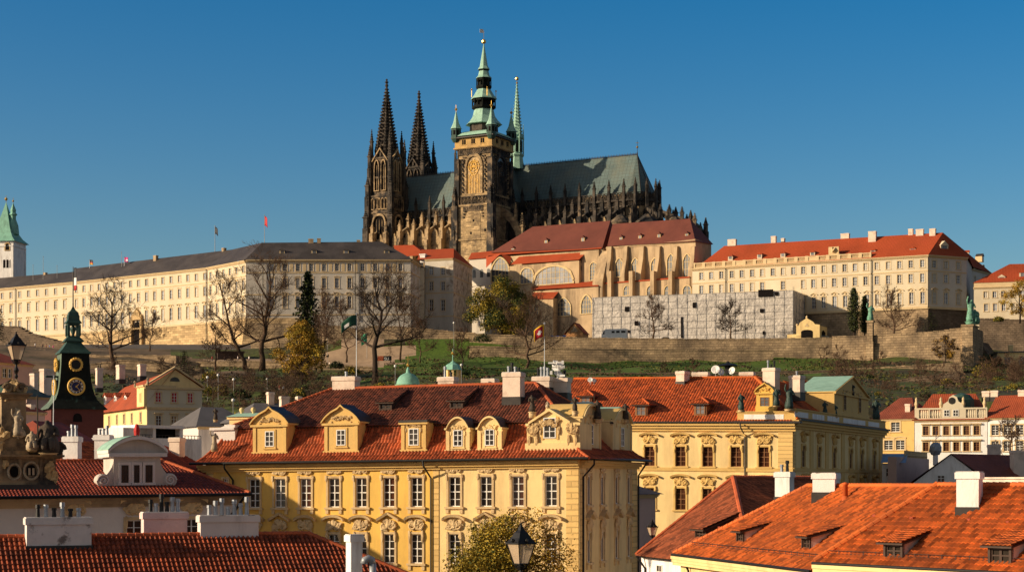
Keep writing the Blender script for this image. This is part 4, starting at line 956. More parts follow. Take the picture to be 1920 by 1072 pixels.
for x0, x1 in zip(xs[:-1], xs[1:]): b = MB(); u = M1.u((x0+x1)/2); v = M1.uv(630, 501)[1]; M1.box(b, u-.55, u+.55, v-1.5, v+1.4, -.02, .06); SP.part(b, 'blind_panel', m['palaceband'])
for f, px, y0, y1 in ((L1, 30, 541, 650), (L2, 388, 503, 640), (M1, 493, 487, 620), (M1, 666, 487, 600), (M2, 795, 490, 600)): u = f.u(px); b = MB(); b.tube([f.pt(u, f.uv(px, y0)[1], .4), f.pt(u, f.uv(px, y1)[1], .4)], .16, 6); SP.part(b, 'downpipe', m['black'])
b = MB(); rz = lambda f, px, py, o=-9: (f.off(o).pt(*f.off(o).uv(px, py)))
for f, pts in ((L1, ((-70, 527), (142, 509))), (L2, ((142, 503), (434, 468))), ):
    e0, e1 = f.pt(-.3, vE1, .9), f.pt(f.L+.3, vE1, .9); r0, r1 = rz(f, *pts[0]), rz(f, *pts[1])
    plane_roof(b, [e0, e1, r1, r0]); plane_roof(b, [f.pt(f.L, vE1, -18), f.pt(0, vE1, -18), r0, r1])
    b.face([e1, f.pt(f.L, vE1, -18), r1]); b.face([f.pt(-.3, vE1, -18), e0, r0])
e0, e1 = L3.pt(-.3, vE1, .9), L3.pt(L3.L+.5, vEm, .6); rc = rz(M1, 491, 455, -9); rq = rz(L2, 434, 468); 
plane_roof(b, [e0, e1, rc, rq]); rm = rz(M1, 716, 453, -9); em = M1.pt(M1.L+.6, vEm, .9)
plane_roof(b, [e1, em, rm, rc]); ex = M2.pt(M2.L, vEm+M1.k*M1.L, .8); plane_roof(b, [em, ex, rm]); plane_roof(b, [V((*back[4], vE1)), V((*back[3], vE1)), rc, rm]); plane_roof(b, [V((*back[3], vE1)), V((*back[2], vE1)), rq, rc]); plane_roof(b, [ex, V((*back[4], vE1)), rm])
ro = SP.part(b, 'roof', m['slate'])
for f, px, py, o in [(L1, x/3.573, 360+y/3.573+2, -3.5) for x, y in ((135, 615), (235, 608), (340, 600), (418, 594))]+[(L2, x/3.573, 360+y/3.573+2, -3.5) for x, y in ((548, 570), (715, 553), (882, 535), (1025, 520), (1200, 493), (1360, 475))]: eyebrow(SP.root, f, px, py, o, 1.5, .9, frame='iron')
for px in (529, 589, 649, 725): eyebrow(SP.root, M1, px, 475, -2.6, 1.9, 1.6, round_=True, pane='panefar')
for f, px, y0, y1, w_, o in ((L2, 292, 496, 479, 1.6, -8), (M1, 583, 459, 448, 1.8, -9), (M1, 598, 459, 447, 1.3, -9), (L2, 420, 475, 465, 1.3, -9), (M1, 672, 459, 450, 1.2, -10), (L1, 85, 520, 511, 1.2, -9)):
    f2 = f.off(o); u, v = f2.uv(px, y0); chimney(SP.root, f2.pt(u, v), w_, 1.2, f2.uv(px, y1)[1]-v, f.ang, 'beigestone', 0, lead=.2, sub=False)
# baroque portal in the stone base
b = MB(); u = L2.u(258); v0, v1, v2, v3 = [L2.uv(258, y)[1] for y in (651, 618, 600, 583)]
for sg in (-1, 1):
    L2.box(b, u+sg*3.0-.6, u+sg*3.0+.6, v0, v1, -.1, 1.2); L2.box(b, u+sg*2.6-.5, u+sg*2.6+.5, v1+.6, v2, -.1, .9)
    b.lathe([(.5, 0), (.35, .5), (.6, 1.2), (.3, 2.2), (.4, 2.6), (0, 3)], L2.pt(u+sg*3.0, v1+.6, .6), 8); b.lathe([(.4, 0), (.5, .8), (.2, 1.6), (0, 2.)], L2.pt(u+sg*2.7, v2+.5, .5), 8)
L2.box(b, u-3.9, u+3.9, v1, v1+.6, -.1, 1.5); L2.box(b, u-3.3, u+3.3, v2, v2+.5, -.1, 1.2)
L2.poly(b, [(u-2.4, v2+.5), (u+2.4, v2+.5), (u+1.4, v3-.3), (u, v3+.8), (u-1.4, v3-.3)], -.1, .9)
L2.poly(b, [(u-1.5, v1+.6), (u+1.5, v1+.6)]+arc_pts(u, v2-2, 1.5, 1.4, 0, 180, 8), -.1, .35, 1); L2.box(b, u-1.7, u+1.7, v0, v1, -.1, .3, 1)
SP.part(b, 'portal', [m['orn'], m['holestone']])
# stone bastion foot under the corner
b = MB(); c0, c1 = L3.pt(L3.L*.2, 60, .2), M1.pt(20, 60, .2); out = V((-.35, -.94, 0))
q = [L3.pt(L3.L*.3, 73, .15), M1.pt(0, 73, .15)+V((-.1, -.15, 0)), M1.pt(22, 73, .15)]; lo_ = [L3.pt(L3.L*.2, 52, 3), M1.pt(0, 52, 3.5)+V((-2.5, -1.5, 0)), M1.pt(24, 52, 4)]
for i in range(2):
    L_ = (q[i]-q[i+1]).length; b.face([lo_[i], lo_[i+1], q[i+1], q[i]], 0, [(0, 0), (L_, 0), (L_, 21), (0, 21)])
b.face([q[0], q[1], q[1]+V((.3, 3, 0))]); b.face([q[1], q[2], q[1]+V((.3, 3, 0))])
SP.part(b, 'battered_plinth', m['rustic'])
# smaller wing with red roof and scratched plaster
SW = Bld('side_wing', 'grey palace block with red hipped roof and two tall window bays beside the big tower', 'palace', V((-35, 675, 62)))
S1 = Face.px(797, 668, 850, 664); S2 = Face.px(850, 664, 885, 692); ve = zpx(850, 484, 664)
Wa = SW.wall(S1, 'greyplaster', 60, ve, depth=.35); Wb = SW.wall(S2, 'sgraffito', 60, ve, depth=.35)
for x in (808.5, 830.5):
    for y, h_ in ((508.5, 2.7), (536, 3.3), (572, 4.2)): SW.row(Wa, [x], (x, y), 1.6, h_, 'far_none', pane='panefar', sur='palaceband', frame='frame')
SW.row(Wb, [866, 878], (866, 512), 1.5, 2.5, 'far_none', pane='panefar', sur='palaceband')
b = MB(); bkp = S1.A-S1.n*24; blank(b, [S1.A, bkp, S2.B], 60, ve); SW.finish(b)
b = MB(); u0, u1 = S1.u(837), S1.L-.1; S1.box(b, u0, u1, S1.uv(840, 545)[1], S1.uv(840, 495)[1], -.02, .05, 0); SW.part(b, 'scratched_plaster_panel', m['sgraffito'])
b = MB()
for f in (S1, S2): cornice(b, f, 0, f.L, ve-.7, .7, .6); [f.box(b, 0, f.L, zpx(850, y, 664)-.2, zpx(850, y, 664)+.2, -.02, .15) for y in (518, 548, 592)]
SW.part(b, 'cornice', m['palaceband'])
b = MB(); e0, e1, e2 = S1.pt(-3, ve, .7), S1.pt(S1.L+.4, ve, .7), S2.pt(S2.L+.5, ve, .6); r0, r1 = S1.off(-9).at(790, 468), S1.off(-9).at(851, 466)
plane_roof(b, [e0, e1, r1, r0]); plane_roof(b, [e1, e2, r1]); eb = V((*(bkp-V((3, 0))), ve)); plane_roof(b, [e2, eb, r0, r1]); plane_roof(b, [eb, e0, r0])
f2 = S1.off(-13); plane_roof(b, [f2.at(742, 482), f2.at(800, 478), f2.off(-6).at(775, 459), f2.off(-6).at(738, 460)]); plane_roof(b, [f2.at(800, 478), f2.off(-14).at(815, 474), f2.off(-6).at(775, 459)])
SW.part(b, 'roof', m['roofred'])
b = MB(); f2 = S1.off(-1); u = f2.u(792); f2.box(b, u-1, u+1, f2.uv(792, 492)[1], f2.uv(792, 477)[1], -1.5, 0); f2.box(b, u-1.3, u+1.3, f2.uv(792, 478)[1], f2.uv(792, 476)[1], -1.7, .2); SW.part(b, 'chimney', m['white'])
# ---- white tower with copper spires
WT = thing('chapel_tower', 'white square tower with flared green copper roof at the edge of the view', 'tower', V((*X2(7, 765), 62)))
fT = Face.px(-26, 755, 25, 753); zt = zpx(7, 452, 755); b = MB(); D = fT.L
for f in (fT, Face(fT.B, fT.B-fT.n*D), Face(fT.B-fT.n*D, fT.A-fT.n*D), Face(fT.A-fT.n*D, fT.A)):
    f.wall(b, 0, D, 60, zt); 
    for a in (0, D-1.2): f.box(b, a+.01, a+1.19, 62, zt-2.5, 0, .15)
    f.box(b, .02, D-.02, zt-2.4, zt-1.9, 0, .3); f.box(b, .02, D-.02, zt-.5, zt, 0, .5)
b.build('wall', m['white'], WT)
b = MB(); u = fT.u(14); vv = fT.uv(14, 463)[1]; fT.poly(b, [(u-1.3+x, y) for x, y in [(0, vv-1.6), (2.6, vv-1.6)]]+arc_pts(u, vv+.8, 1.3, 1.2, 0, 180, 8), 0, .25, 1); fT.poly(b, [(u-.8, vv-1.3), (u+.8, vv-1.3)]+arc_pts(u, vv+.6, .8, .9, 0, 180, 8), .2, .3, 0)
b.build('clock_window', [m['holestone'], m['orn']], WT)
for px in (8, 14, 20): b = MB(); u, v = fT.uv(px, 494); fT.poly(b, [(u-.5, v-1.8), (u+.5, v-1.8)]+arc_pts(u, v+1.2, .5, .5, 0, 180, 6), -.05, .06, 0); b.build('belfry_window', [m['holestone'], m['orn']], WT)
cx = fT.A+fT.d*D/2-fT.n*D/2; b = MB(); hz = zpx(7, 380, 760)-zt; s2 = D*.7071
b.lathe([(s2*1.18, -.2), (s2*.86, hz*.10), (s2*.66, hz*.22), (s2*.5, hz*.36), (s2*.22, hz*.72), (.15, hz)], (*cx, zt), 4, pi/4, 0, rot=fT.ang)
q = V((*(fT.A+fT.d*D*.76-fT.n*D*.5), zt)); b.lathe([(2.6, hz*.2), (2.2, hz*.42), (1.2, hz*.58), (1.2, hz*.66), (1.8, hz*.69), (1.1, hz*.75), (1.3, hz*.8), (.3, hz*.95), (.08, hz*1.0)], q, 8, 0, 0)
b.build('spire', m['copper'], WT, smooth=False)
b = MB(); b.ball((*cx, zt+hz+1.5), .7, 8); b.tube([(*cx, zt+hz-.3), (*cx, zt+hz+3)], .12, 5); b.ball(q+V((0, 0, hz*1.0+.6)), .45, 8); b.tube([q+V((0, 0, hz*.98)), q+V((0, 0, hz*1.12))], .1, 5); b.build('gilded_finials', m['gold'], WT)
# ---- the cream palace at the other end
NP = Bld('garden_palace', 'large cream palace with bright red roof, balustrade and rows of white windows above cypresses', 'palace', V((100, 632, 62)))
N1 = Face.px(1298, 632, 1740, 596, .004); N2 = Face.px(1740, 596, 1812, 603); N3 = Face.px(1812, 603, 1822, 626); N4 = Face.px(1822, 626, 1857, 641)
ve = N1.uv(1637, 484)[1]; ve2 = ve+N1.k*N1.L
x5 = lambda *a: [x/3+1280 for x in a]
Wn = NP.wall(N1, 'palace', N1.uv(1380, 582)[1]-0, ve, depth=.35); vbn = N1.uv(1733, 576)[1]
NP.row(Wn, x5(105, 160, 217, 276, 332, 390, 447, 507, 564, 622, 678, 735, 793, 852, 911, 969, 1029, 1092, 1156, 1219, 1283, 1348), (1623, 500), 1.45, 2.5, 'far_none', pane='panefar', sur='palaceband')
NP.row(Wn, x5(105, 160, 217, 276, 332, 390, 447, 564, 678, 735, 793, 852, 911, 969, 1029, 1092, 1156, 1219, 1283, 1348), (1623, 526.5), 1.45, 2.9, 'far_none', pane='panefar', sur='palaceband')
NP.row(Wn, x5(678, 738, 793, 855, 915, 977, 1038, 1095, 1160, 1222, 1287, 1350), (1730, 558), 1.5, 3.9, 'far_tri', pane='panefar', sur='palaceband')
Wn['v0'] = vbn
W2 = NP.wall(N2, 'greyplaster', vbn+N1.k*N1.L, ve2, depth=.35)  # sections turned from the sun: shade put into the plaster colour
for y, h_, k in ((495, 2.5, 'far_none'), (521, 2.9, 'far_none'), (558, 3.9, 'far_tri')): NP.row(W2, [1752, 1774, 1797], (1752, y), 1.7, h_, k, pane='panefar', sur='palaceband')
W4 = NP.wall(N4, 'greyplaster', 60, ve2-1, depth=.35)
for y, h_ in ((500, 2.5), (526, 2.9), (550, 3)): NP.row(W4, [1828, 1844], (1828, y), 1.5, h_, 'far_none', pane='panefar', sur='palaceband')
NP.wall(N3, 'greyplaster', 60, ve2); NP.wall(N1, 'rubble', 56, vbn); NP.wall(N2, 'rubbledark', 56, vbn+N1.k*N1.L)  # darker rubble under the turned section carries its shade as colour
b = MB(); bk0, bk1 = N1.A-N1.n*20, N4.B+V((-6, 12)); blank(b, [N1.A, bk0, bk1, N4.B], 56, ve); NP.finish(b)
b = MB()
for f, e, vb_ in ((N1, ve, vbn), (N2, ve2, vbn+N1.k*N1.L)):
    cornice(b, f, -.3, f.L+.3, e-.8, .8, .8); f.box(b, 0, f.L, vb_-.5, vb_+.3, -.02, .5)
    v = e-(N1.uv(1637, 484)[1]-N1.uv(1637, 513)[1]); f.box(b, 0, f.L, v-.2, v+.2, -.02, .15)
cornice(b, N4, 0, N4.L, ve2-1.6, .6, .5)
NP.part(b, 'cornice', m['palaceband'])
for px in (1361, 1634, 1741): b = MB(); u = N1.u(px); b.tube([N1.pt(u, ve, .35), N1.pt(u, vbn, .35)], .14, 6); NP.part(b, 'downpipe', m['black'])
# balustrade along the terrace of the roof
b = MB(); u0, u1 = N1.u(1301), N1.u(1634); v0, v1 = ve, N1.uv(1633, 473)[1]-.1; fb = N1.off(.3)
fb.box(b, u0, u1, v0, v0+.5, -.6, 0); fb.box(b, u0, u1, v1-.35, v1, -.65, .05); n = 17
for i in range(n+1):
    u = u0+(u1-u0)*i/n; fb.box(b, max(u0, u-.55), min(u1, u+.55), v0, v1+.12, -.65, .08)
    if i < n and i not in (4, 7, 11):
        k = 7
        for j in range(k): q = fb.pt(u+.55+((u1-u0)/n-1.1)*(j+.5)/k, v0+.5, -.3); b.lathe([(.12, 0), (.2, .4), (.1, (v1-v0-.85))], q, 5)
    elif i < n: fb.box(b, u+.55, u+(u1-u0)/n-.55, v0+.5, v1-.35, -.45, -.1)
NP.part(b, 'balustrade', m['palaceband'])
b = MB(); rt = -9.5; r0, r1, r2 = [N1.off(rt).at(*q) for q in ((1358, 461), (1645, 443.5), (1768, 436))]
e0, e1, e2_, e3, e4 = N1.pt(N1.u(1304), ve, .4), N1.pt(N1.L+.3, ve, .8), N2.pt(N2.L+.5, ve2, .8), N3.pt(N3.L, ve2-.4, .5), N4.pt(N4.L+.4, ve2-1, .7)
plane_roof(b, [e0, e1, r2, r0]); plane_roof(b, [e1, e2_, r2]); plane_roof(b, [e2_, e3, r2]); plane_roof(b, [e3, e4, r2]); k0 = V((*bk0, ve)); k1 = V((*bk1, ve2)); plane_roof(b, [e4, k1, r2]); plane_roof(b, [k1, k0, r0, r2]); plane_roof(b, [k0, e0, r0])
NP.part(b, 'roof', m['roofred'])
for px, y0, y1, w_, o in ((1373, 462, 449, 3, -10), (1451, 457, 443, 1.7, -10.5), (1468.5, 454, 447, 1.1, -10.5), (1585, 450, 438, 2.9, -10.5), (1636, 458, 434, 2.6, -8), (1708, 445, 429.5, 1.5, -10), (1725, 446, 430, 2.5, -9.5), (1749, 444, 429, 2, -9)):
    f2 = N1.off(o); u, v = f2.uv(px, y0); chimney(NP.root, f2.pt(u, v), w_, 1.6, f2.uv(px, y1)[1]-v, N1.ang, 'brickpink', 0, lead=.1, sub=False)
for x, y in ((268, 258), (432, 248), (563, 242), (730, 236), (1070, 226)): eyebrow(NP.root, N1, x/3+1280, y/3+400, -2.4, 1.7, 1.7, mat='roofred', round_=True, pane='panefar', frame='palace')
eyebrow(NP.root, N1, 1711, 474, -2.2, 2., 2.2, mat='roofred', pane='panefar', frame='palace'); eyebrow(NP.root, N2, 1771, 474, -.6, 3.2, 4., 3.5, mat='palace', pane='panefar', frame='palace')
eyebrow(NP.root, N3, 1817, 480, -.8, 1.6, 2., 2.5, mat='roofred', pane='panefar', frame='palace'); eyebrow(NP.root, N4, 1843, 488, -1.2, 1.8, 2.4, 2.5, mat='iron', pane='panefar', frame='palaceband')
b = MB(); f2 = N1.off(-.6); u, v = f2.uv(1563, 474); f2.box(b, u-1.8, u+1.8, v-1, v+2.1, -.7, 0); b.blob(f2.pt(u, v+1, .1), .9, 3, .4, 8); NP.part(b, 'coat_of_arms', m['trim'])
# ---- buildings beyond the corner bastion
FR = Bld('hill_house', 'cream house with red roof at the far edge beyond the green statue', 'house', V((172, 612, 60)))
f = Face.px(1826, 600, 1990, 592); ve = f.uv(1850, 538)[1]; W = FR.wall(f, 'palace', 56, ve, depth=.3)
for xs, y, h_ in (((1848, 1865, 1881, 1899, 1917), 552, 2.1), ((1849, 1866, 1882, 1900, 1918), 576, 2.5)): FR.row(W, xs, (1865, y), 1.35, h_, 'far2_none', pane='panefar', sur='palaceband')
b = MB(); blank(b, [f.A, f.A-f.n*20, f.B-f.n*20, f.B], 56, ve); FR.finish(b)
b = MB(); cornice(b, f, -.2, f.L, ve-.6, .6, .5); f.box(b, 0, f.L, ve, ve+1.5, -.4, .1); FR.part(b, 'cornice', m['palaceband'])
b = MB(); r0, r1 = f.off(-10).at(1893, 495), f.off(-10).at(1995, 493); plane_roof(b, [f.pt(-.3, ve+1.5, .3), f.pt(f.L, ve+1.5, .3), r1, r0]); plane_roof(b, [f.pt(-.3, ve+1.5, -20), f.pt(-.3, ve+1.5, .3), r0]); plane_roof(b, [f.pt(f.L, ve+1.5, -20), f.pt(-.3, ve+1.5, -20), r0, r1]); FR.part(b, 'roof', m['roofred'])
eyebrow(FR.root, f, 1878, 527, -2.2, 2.4, 2.2, mat='palace', frame='palace', pane='panefar'); eyebrow(FR.root, f, 1918, 520, -2.6, 2.4, 2.6, mat='roofred', frame='palace', pane='panefar')
YH = Bld('gatehouse', 'low yellow flat-roofed house behind the bastion on the hill', 'house', V((155, 556, 50)))
f = Face.px(1870, 556, 1990, 550); g = Face.px(1845, 585, 1870, 556); ve = f.uv(1880, 661)[1]
W = YH.wall(f, 'pale', 48, ve, depth=.3); YH.row(W, [1889, 1916], (1889, 676), 1.6, 2.1, 'far2_none', pane='panefar', sur='trim'); YH.wall(g, 'greyplaster', 48, ve)
b = MB(); blank(b, [g.A, g.A+V((20, 6)), f.B], 48, ve); YH.finish(b)
b = MB(); b.prism([V((*p, ve)) for p in (g.A+V((-.6, 0)), f.A+V((-.4, -.5)), f.B+V((0, -.5)), g.A+V((20, 6)))], (0, 0, .35)); YH.part(b, 'roof', m['slateroof'])
f2 = f.off(-4); u, v = f2.uv(1895, 660); chimney(YH.root, f2.pt(u, v), 1.3, 1., 2.2, 0, 'pale', 0, sub=False)
# ---- old royal palace: hall, chapel and lower halls
RPa = thing('royal_hall', 'old palace hall with plum tile roof, arched glazing and stepped red lean-to roofs', 'palace', V((15, 640, 62)))
V1 = Face.px(920, 690, 1137, 661); k4 = lambda x, y: (880+x/4.123, 400+y/4.123)
def at4(f, x, y): return f.at(*k4(x, y))
b = MB(); ve = V1.uv(1030, 470)[1]
rr0, rr1 = at4(V1.off(-10), 490, 103), at4(V1.off(-10), 1090, 57); e0, e1 = at4(V1, 165, 303), at4(V1, 1027, 268)
plane_roof(b, [e0, e1, rr1, rr0]); bk = [V((*(p.xy-V1.n*20), p.z)) for p in (e0, e1)]; plane_roof(b, [bk[0], e0, rr0]); plane_roof(b, [bk[1], bk[0], rr0, rr1]); b.face([e1, bk[1], rr1])
RPr = b.build('roof', m['roofplum'], RPa)
for x, y in ((592, 235), (877, 217), (335, 298)): eyebrow(RPa, V1, *k4(x, y), -2.8 if x > 400 else -.8, 1.5, 2.2, 1.2, mat='roofplum', frame='orn')
b = MB(); v0 = 58; V1.box(b, V1.u(k4(165, 0)[0]), V1.u(k4(1030, 0)[0]), v0, min(e0.z, e1.z)-.05, -18, -.5, 0)
blk = V1.off(2.6); ua, ub = blk.u(k4(312, 0)[0]), blk.u(k4(848, 0)[0]); vt = blk.uv(*k4(600, 385))[1]; vbm = blk.uv(*k4(650, 548))[1]
blk.box(b, ua, ub, 60, vt, -3.5, 0, 1)
low = V1.off(5.5); la, lb = low.u(k4(480, 0)[0]), low.u(k4(998, 0)[0]); lt = low.uv(*k4(700, 588))[1]; low.box(b, la, lb, 58, lt, -6, 0, 2)
pro = V1.off(9); pa, pb = pro.u(k4(500, 0)[0]), pro.u(k4(648, 0)[0]); pt_ = pro.uv(*k4(560, 658))[1]; pro.box(b, pa, pb, 58, pt_, -4, 0, 2)
f2 = V1.off(1.); ub2 = f2.u(k4(1000, 0)[0]); f2.box(b, ub-.5, ub2, 60, f2.uv(*k4(960, 285))[1], -3, 0, 2)
b.build('wall', [m['beigestone'], m['beigestone'], m['beigestone']], RPa)
b = MB()
def lean(f, x0, y0, x1, y1, xt0, yt0, xt1, yt1, dep, mt=0): plane_roof(b, [at4(f, x0, y0), at4(f, x1, y1), at4(f.off(-dep), xt1, yt1), at4(f.off(-dep), xt0, yt0)], mt)
lean(V1.off(.6), 110, 328, 1022, 272, 170, 308, 1022, 258, 1.2); lean(V1.off(3.2), 318, 396, 846, 358, 385, 335, 908, 300, 3.2); lean(V1.off(6), 476, 590, 998, 562, 480, 565, 990, 522, 4); lean(V1.off(9.5), 486, 662, 645, 660, 486, 612, 690, 606, 4)
q0, q1, q2 = at4(V1.off(1.6), 240, 312), at4(V1.off(1.6), 312, 395), at4(V1.off(-1), 330, 330); b.face([q0, q1, q2]); q3 = at4(V1.off(1.6), 130, 420); b.face([q3, q0, at4(V1.off(-1), 130, 330)])
RPl = b.build('lean_to_roofs', m['roofred'], RPa)
def archwin(b, f, x0, x1, y0, y1, spring=None, kind='round', o=.0, nx=4, ny=3, fm=0, gm=1, fw=.35, arch_open=True):
    ua, ub = f.u(k4(x0, 0)[0]), f.u(k4(x1, 0)[0]); v0, v1 = f.uv(*k4((x0+x1)/2, y1))[1], f.uv(*k4((x0+x1)/2, y0))[1]; u = (ua+ub)/2; w_ = ub-ua; s = w_/2
    sp = v1-min(s, (v1-v0)*.9) if kind == 'round' else v1-min(s*1.5, (v1-v0)*.5)
    top = lambda x: sp+(v1-sp)*(math.sqrt(max(0, 1-(x/s)**2)) if kind == 'round' else (1-abs(x/s)**1.6)**.75)
    cur = [(u+s*(-1+2*i/14), top(s*(-1+2*i/14))) for i in range(15)]
    f.poly(b, [(ua, v0), (ub, v0)]+cur[::-1], o-.1, o+.05, gm)
    for (xa, ya), (xb, yb) in zip(cur[:-1], cur[1:]): f.poly(b, [(xa, ya), (xb, yb), (u+(xb-u)*(1+fw/s), yb+fw), (u+(xa-u)*(1+fw/s), ya+fw)], o-.1, o+.35, fm)
    for x in (ua, ub): f.box(b, x-fw if x == ua else x, x if x == ua else x+fw, v0, sp+.05, o-.1, o+.35, fm)
    f.box(b, ua-fw, ub+fw, v0-.3, v0, o-.1, o+.4, fm)
    for i in range(1, nx): x = ua+w_*i/nx; f.box(b, x-.09, x+.09, v0, top(x-u)-.02, o, o+.14, fm)
    for j in range(1, ny+1):
        v = v0+(v1-v0)*j/(ny+1); hw = s if v < sp else s*math.sqrt(max(0, 1-((v-sp)/(v1-sp))**2))*.97
        f.box(b, u-hw, u+hw, v-.07, v+.07, o, o+.12, fm)
f2 = V1.off(1.2)
for a_, kw_, gl in (((blk, 500, 800, 412, 545), dict(nx=9, ny=2, fw=.7), 'panefar'), ((blk, 398, 495, 425, 540), dict(nx=4, ny=2, fw=.5), 'panefar'), ((f2, 175, 305, 345, 525), dict(kind='gothic', nx=5, ny=3, fw=.5), 'gothicglass'), ((V1.off(1.02), 935, 990, 382, 515), dict(nx=3, ny=4, fw=.3), 'gothicglass'),
                    ((low, 868, 945, 635, 772), dict(nx=4, ny=3, fw=.6, kind='gothic'), 'gothicglass'), ((low, 676, 783, 655, 790), dict(nx=4, ny=3, fw=.35, kind='gothic'), 'gothicglass'), ((pro, 505, 535, 700, 780), dict(nx=2, ny=2, fw=.25), 'gothicglass')): b = MB(); archwin(b, *a_, **kw_); b.build('arched_window', [m['tracery'], m[gl]], RPa)
b = MB(); f2 = Face(blk.B.xy if False else V((blk.pt(ub, 0).x, blk.pt(ub, 0).y)), V((blk.pt(ub, 0).x, blk.pt(ub, 0).y))-blk.n*3.4)
for y in (357, 420):
    b = MB(); c = f2.pt(1.7, blk.uv(*k4(848, y))[1], 0); n3_ = V((f2.n.x, f2.n.y, 0)); d3_ = V((f2.d.x, f2.d.y, 0))
    b.prism([c+d3_*.5*cos(t*pi/5)+V((0, 0, 1.1*sin(t*pi/5))) for t in range(10)], n3_*.08); b.build('oval_window', m['holestone'], RPa)
b = MB(); f2 = V1.off(2.); u, v = f2.uv(*k4(1030, 560)); u0, u1 = f2.u(k4(985, 0)[0]), f2.u(k4(1062, 0)[0])
sd = [f2.pt(u0, 62, 3.5), f2.pt(u0, f2.uv(*k4(1000, 540))[1], 3.), f2.pt(u0, f2.uv(*k4(1010, 395))[1], .5), f2.pt(u0, f2.uv(*k4(1030, 285))[1], -2.2), f2.pt(u0, 62, -2.4)]
b.prism(sd, V((f2.d.x, f2.d.y, 0))*(u1-u0)); b.build('buttress', m['beigestone'], RPa)
CH = thing('palace_chapel', 'pale gothic chapel with plum tile roof, pointed windows and buttresses over the scaffolding', 'chapel', V((50, 628, 62)))
C1 = Face.px(1137, 661, 1304, 640); b = MB(); C1.wall(b, 0, C1.L, 58, C1.uv(1220, 457)[1]+.3); C2 = Face(C1.B, C1.B+V((7, 12))); C2.wall(b, 0, C2.L, 58, C1.uv(1220, 457)[1]+.3); blank(b, [C1.A, C1.A-C1.n*18, C2.B], 58, C1.uv(1220, 457)[1])
lo2 = C1.off(3.5); lo2.box(b, C1.u(1137), C1.u(1302), 58, C1.uv(*k4(1400, 520))[1], -4, 0); b.build('wall', m['beigestone'], CH)
b = MB(); e0, e1, e2_ = at4(C1.off(.8), 1066, 254), at4(C1.off(.8), 1748, 217), C2.pt(C2.L+.5, C1.uv(1220, 457)[1], .6); r0, r1 = at4(C1.off(-9), 1108, 82), at4(C1.off(-9), 1706, 41)
plane_roof(b, [e0, e1, r1, r0]); plane_roof(b, [e1, e2_, r1]); kb = V((*(C1.A-C1.n*18), e0.z)); plane_roof(b, [e2_, kb, r0, r1]); b.face([kb, e0, r0]); b.build('roof', m['roofplum'], CH)
for x, y in ((1172, 212), (1318, 200), (1465, 190), (1680, 186)): eyebrow(CH, C1, *k4(x, y), -1.8, 1.4, 2.2, 1.2, mat='roofplum', frame='orn')
for x in (1160, 1285, 1435, 1560, 1685): b = MB(); archwin(b, C1, x-28, x+28, 318 if x > 1500 else 350, 488, kind='gothic', nx=3, ny=2, fw=.35); b.build('pointed_window', [m['tracery'], m['gothicglass']], CH)
for x in (1225, 1405, 1540, 1685): b = MB(); archwin(b, lo2, x-30, x+30, 560, 632, nx=2, ny=1, fw=.25); b.build('arched_window', [m['tracery'], m['gothicglass']], CH)
for x, wd in ((1095, 16), (1218, 15), (1340, 20), (1470, 14), (1605, 14), (1738, 16)):
    b = MB(); u0, u1 = C1.u(k4(x-wd, 0)[0]), C1.u(k4(x+wd, 0)[0]); t1, t2, t3 = [C1.uv(*k4(x, y))[1] for y in (262, 350, 470)]
    b.prism([C1.pt(u0, 58, 3.2), C1.pt(u0, t3, 3.2), C1.pt(u0, t2, 1.6), C1.pt(u0, t1, 1.2), C1.pt(u0, t1+.5, 0), C1.pt(u0, 58, 0)], V((C1.d.x, C1.d.y, 0))*(u1-u0)); b.build('buttress', m['beigestone'], CH)
for x in (1105, 1270, 1435, 1575):
    b = MB(); u0, u1 = lo2.u(k4(x-14, 0)[0]), lo2.u(k4(x+14, 0)[0]); lo2.box(b, u0, u1, 58, lo2.uv(*k4(x, 450))[1], 0, 2.2); b.build('pier', m['beigestone'], CH)
b = MB(); cornice(b, C1, 0, C1.L, C1.uv(1220, 457)[1]-.8, .8, .5); lo2.box(b, C1.u(1137), C1.u(1302), lo2.uv(*k4(1400, 520))[1], lo2.uv(*k4(1400, 510))[1], -4.2, .3, 1); b.build('cornice', [m['beigestone'], m['roofred']], CH)
# ---- scaffolding wrapped in sheeting
SF = thing('scaffold', 'building wrapped in grey scaffold sheeting with small dark openings', 'scaffold', V((60, 605, 61)))
s1 = Face.px(1111, 622, 1487, 600, .003); s2 = Face.px(1487, 600, 1512, 617); vt = s1.uv(1300, 551)[1]; b = MB()
for f, L, vv in ((s1, s1.L, vt), (s2, s2.L, vt+s1.k*s1.L)):
    nx = max(2, round(L/3.4)); ny = 8
    for i in range(nx):
        for j in range(ny):
            a, c = L*i/nx, L*(i+1)/nx; z0, z1 = 60+(vv-60)*j/ny, 60+(vv-60)*(j+1)/ny; n = 4; r = random.Random(i*31+j)
            g = [[f.pt(a+(c-a)*p/n, z0+(z1-z0)*q/n, (.10*r.uniform(-.6, 1)*(1 if 0 < p < n and 0 < q < n else 0)) + .16*NOISE.noise(V((a+(c-a)*p/n, (z0+(z1-z0)*q/n), 4))*.55)) for p in range(n+1)] for q in range(n+1)]
            for p in range(n):
                for q in range(n): b.face([g[q][p], g[q][p+1], g[q+1][p+1], g[q+1][p]])
b.build('sheeting', m['sheet'], SF, smooth=True)
b = MB()
for f, L, vv in ((s1, s1.L, vt), (s2, s2.L, vt+s1.k*s1.L)):
    nx = max(2, round(L/3.4))
    for i in range(nx+1): u = L*i/nx; f.box(b, u-.03, u+.03, 60, vv+(1.2 if i % 3 == 0 else .1), .22, .34)
    for j in range(1, 9): v = 60+(vv-60)*j/8; f.box(b, 0, L, v-.03, v+.03, .22, .29)
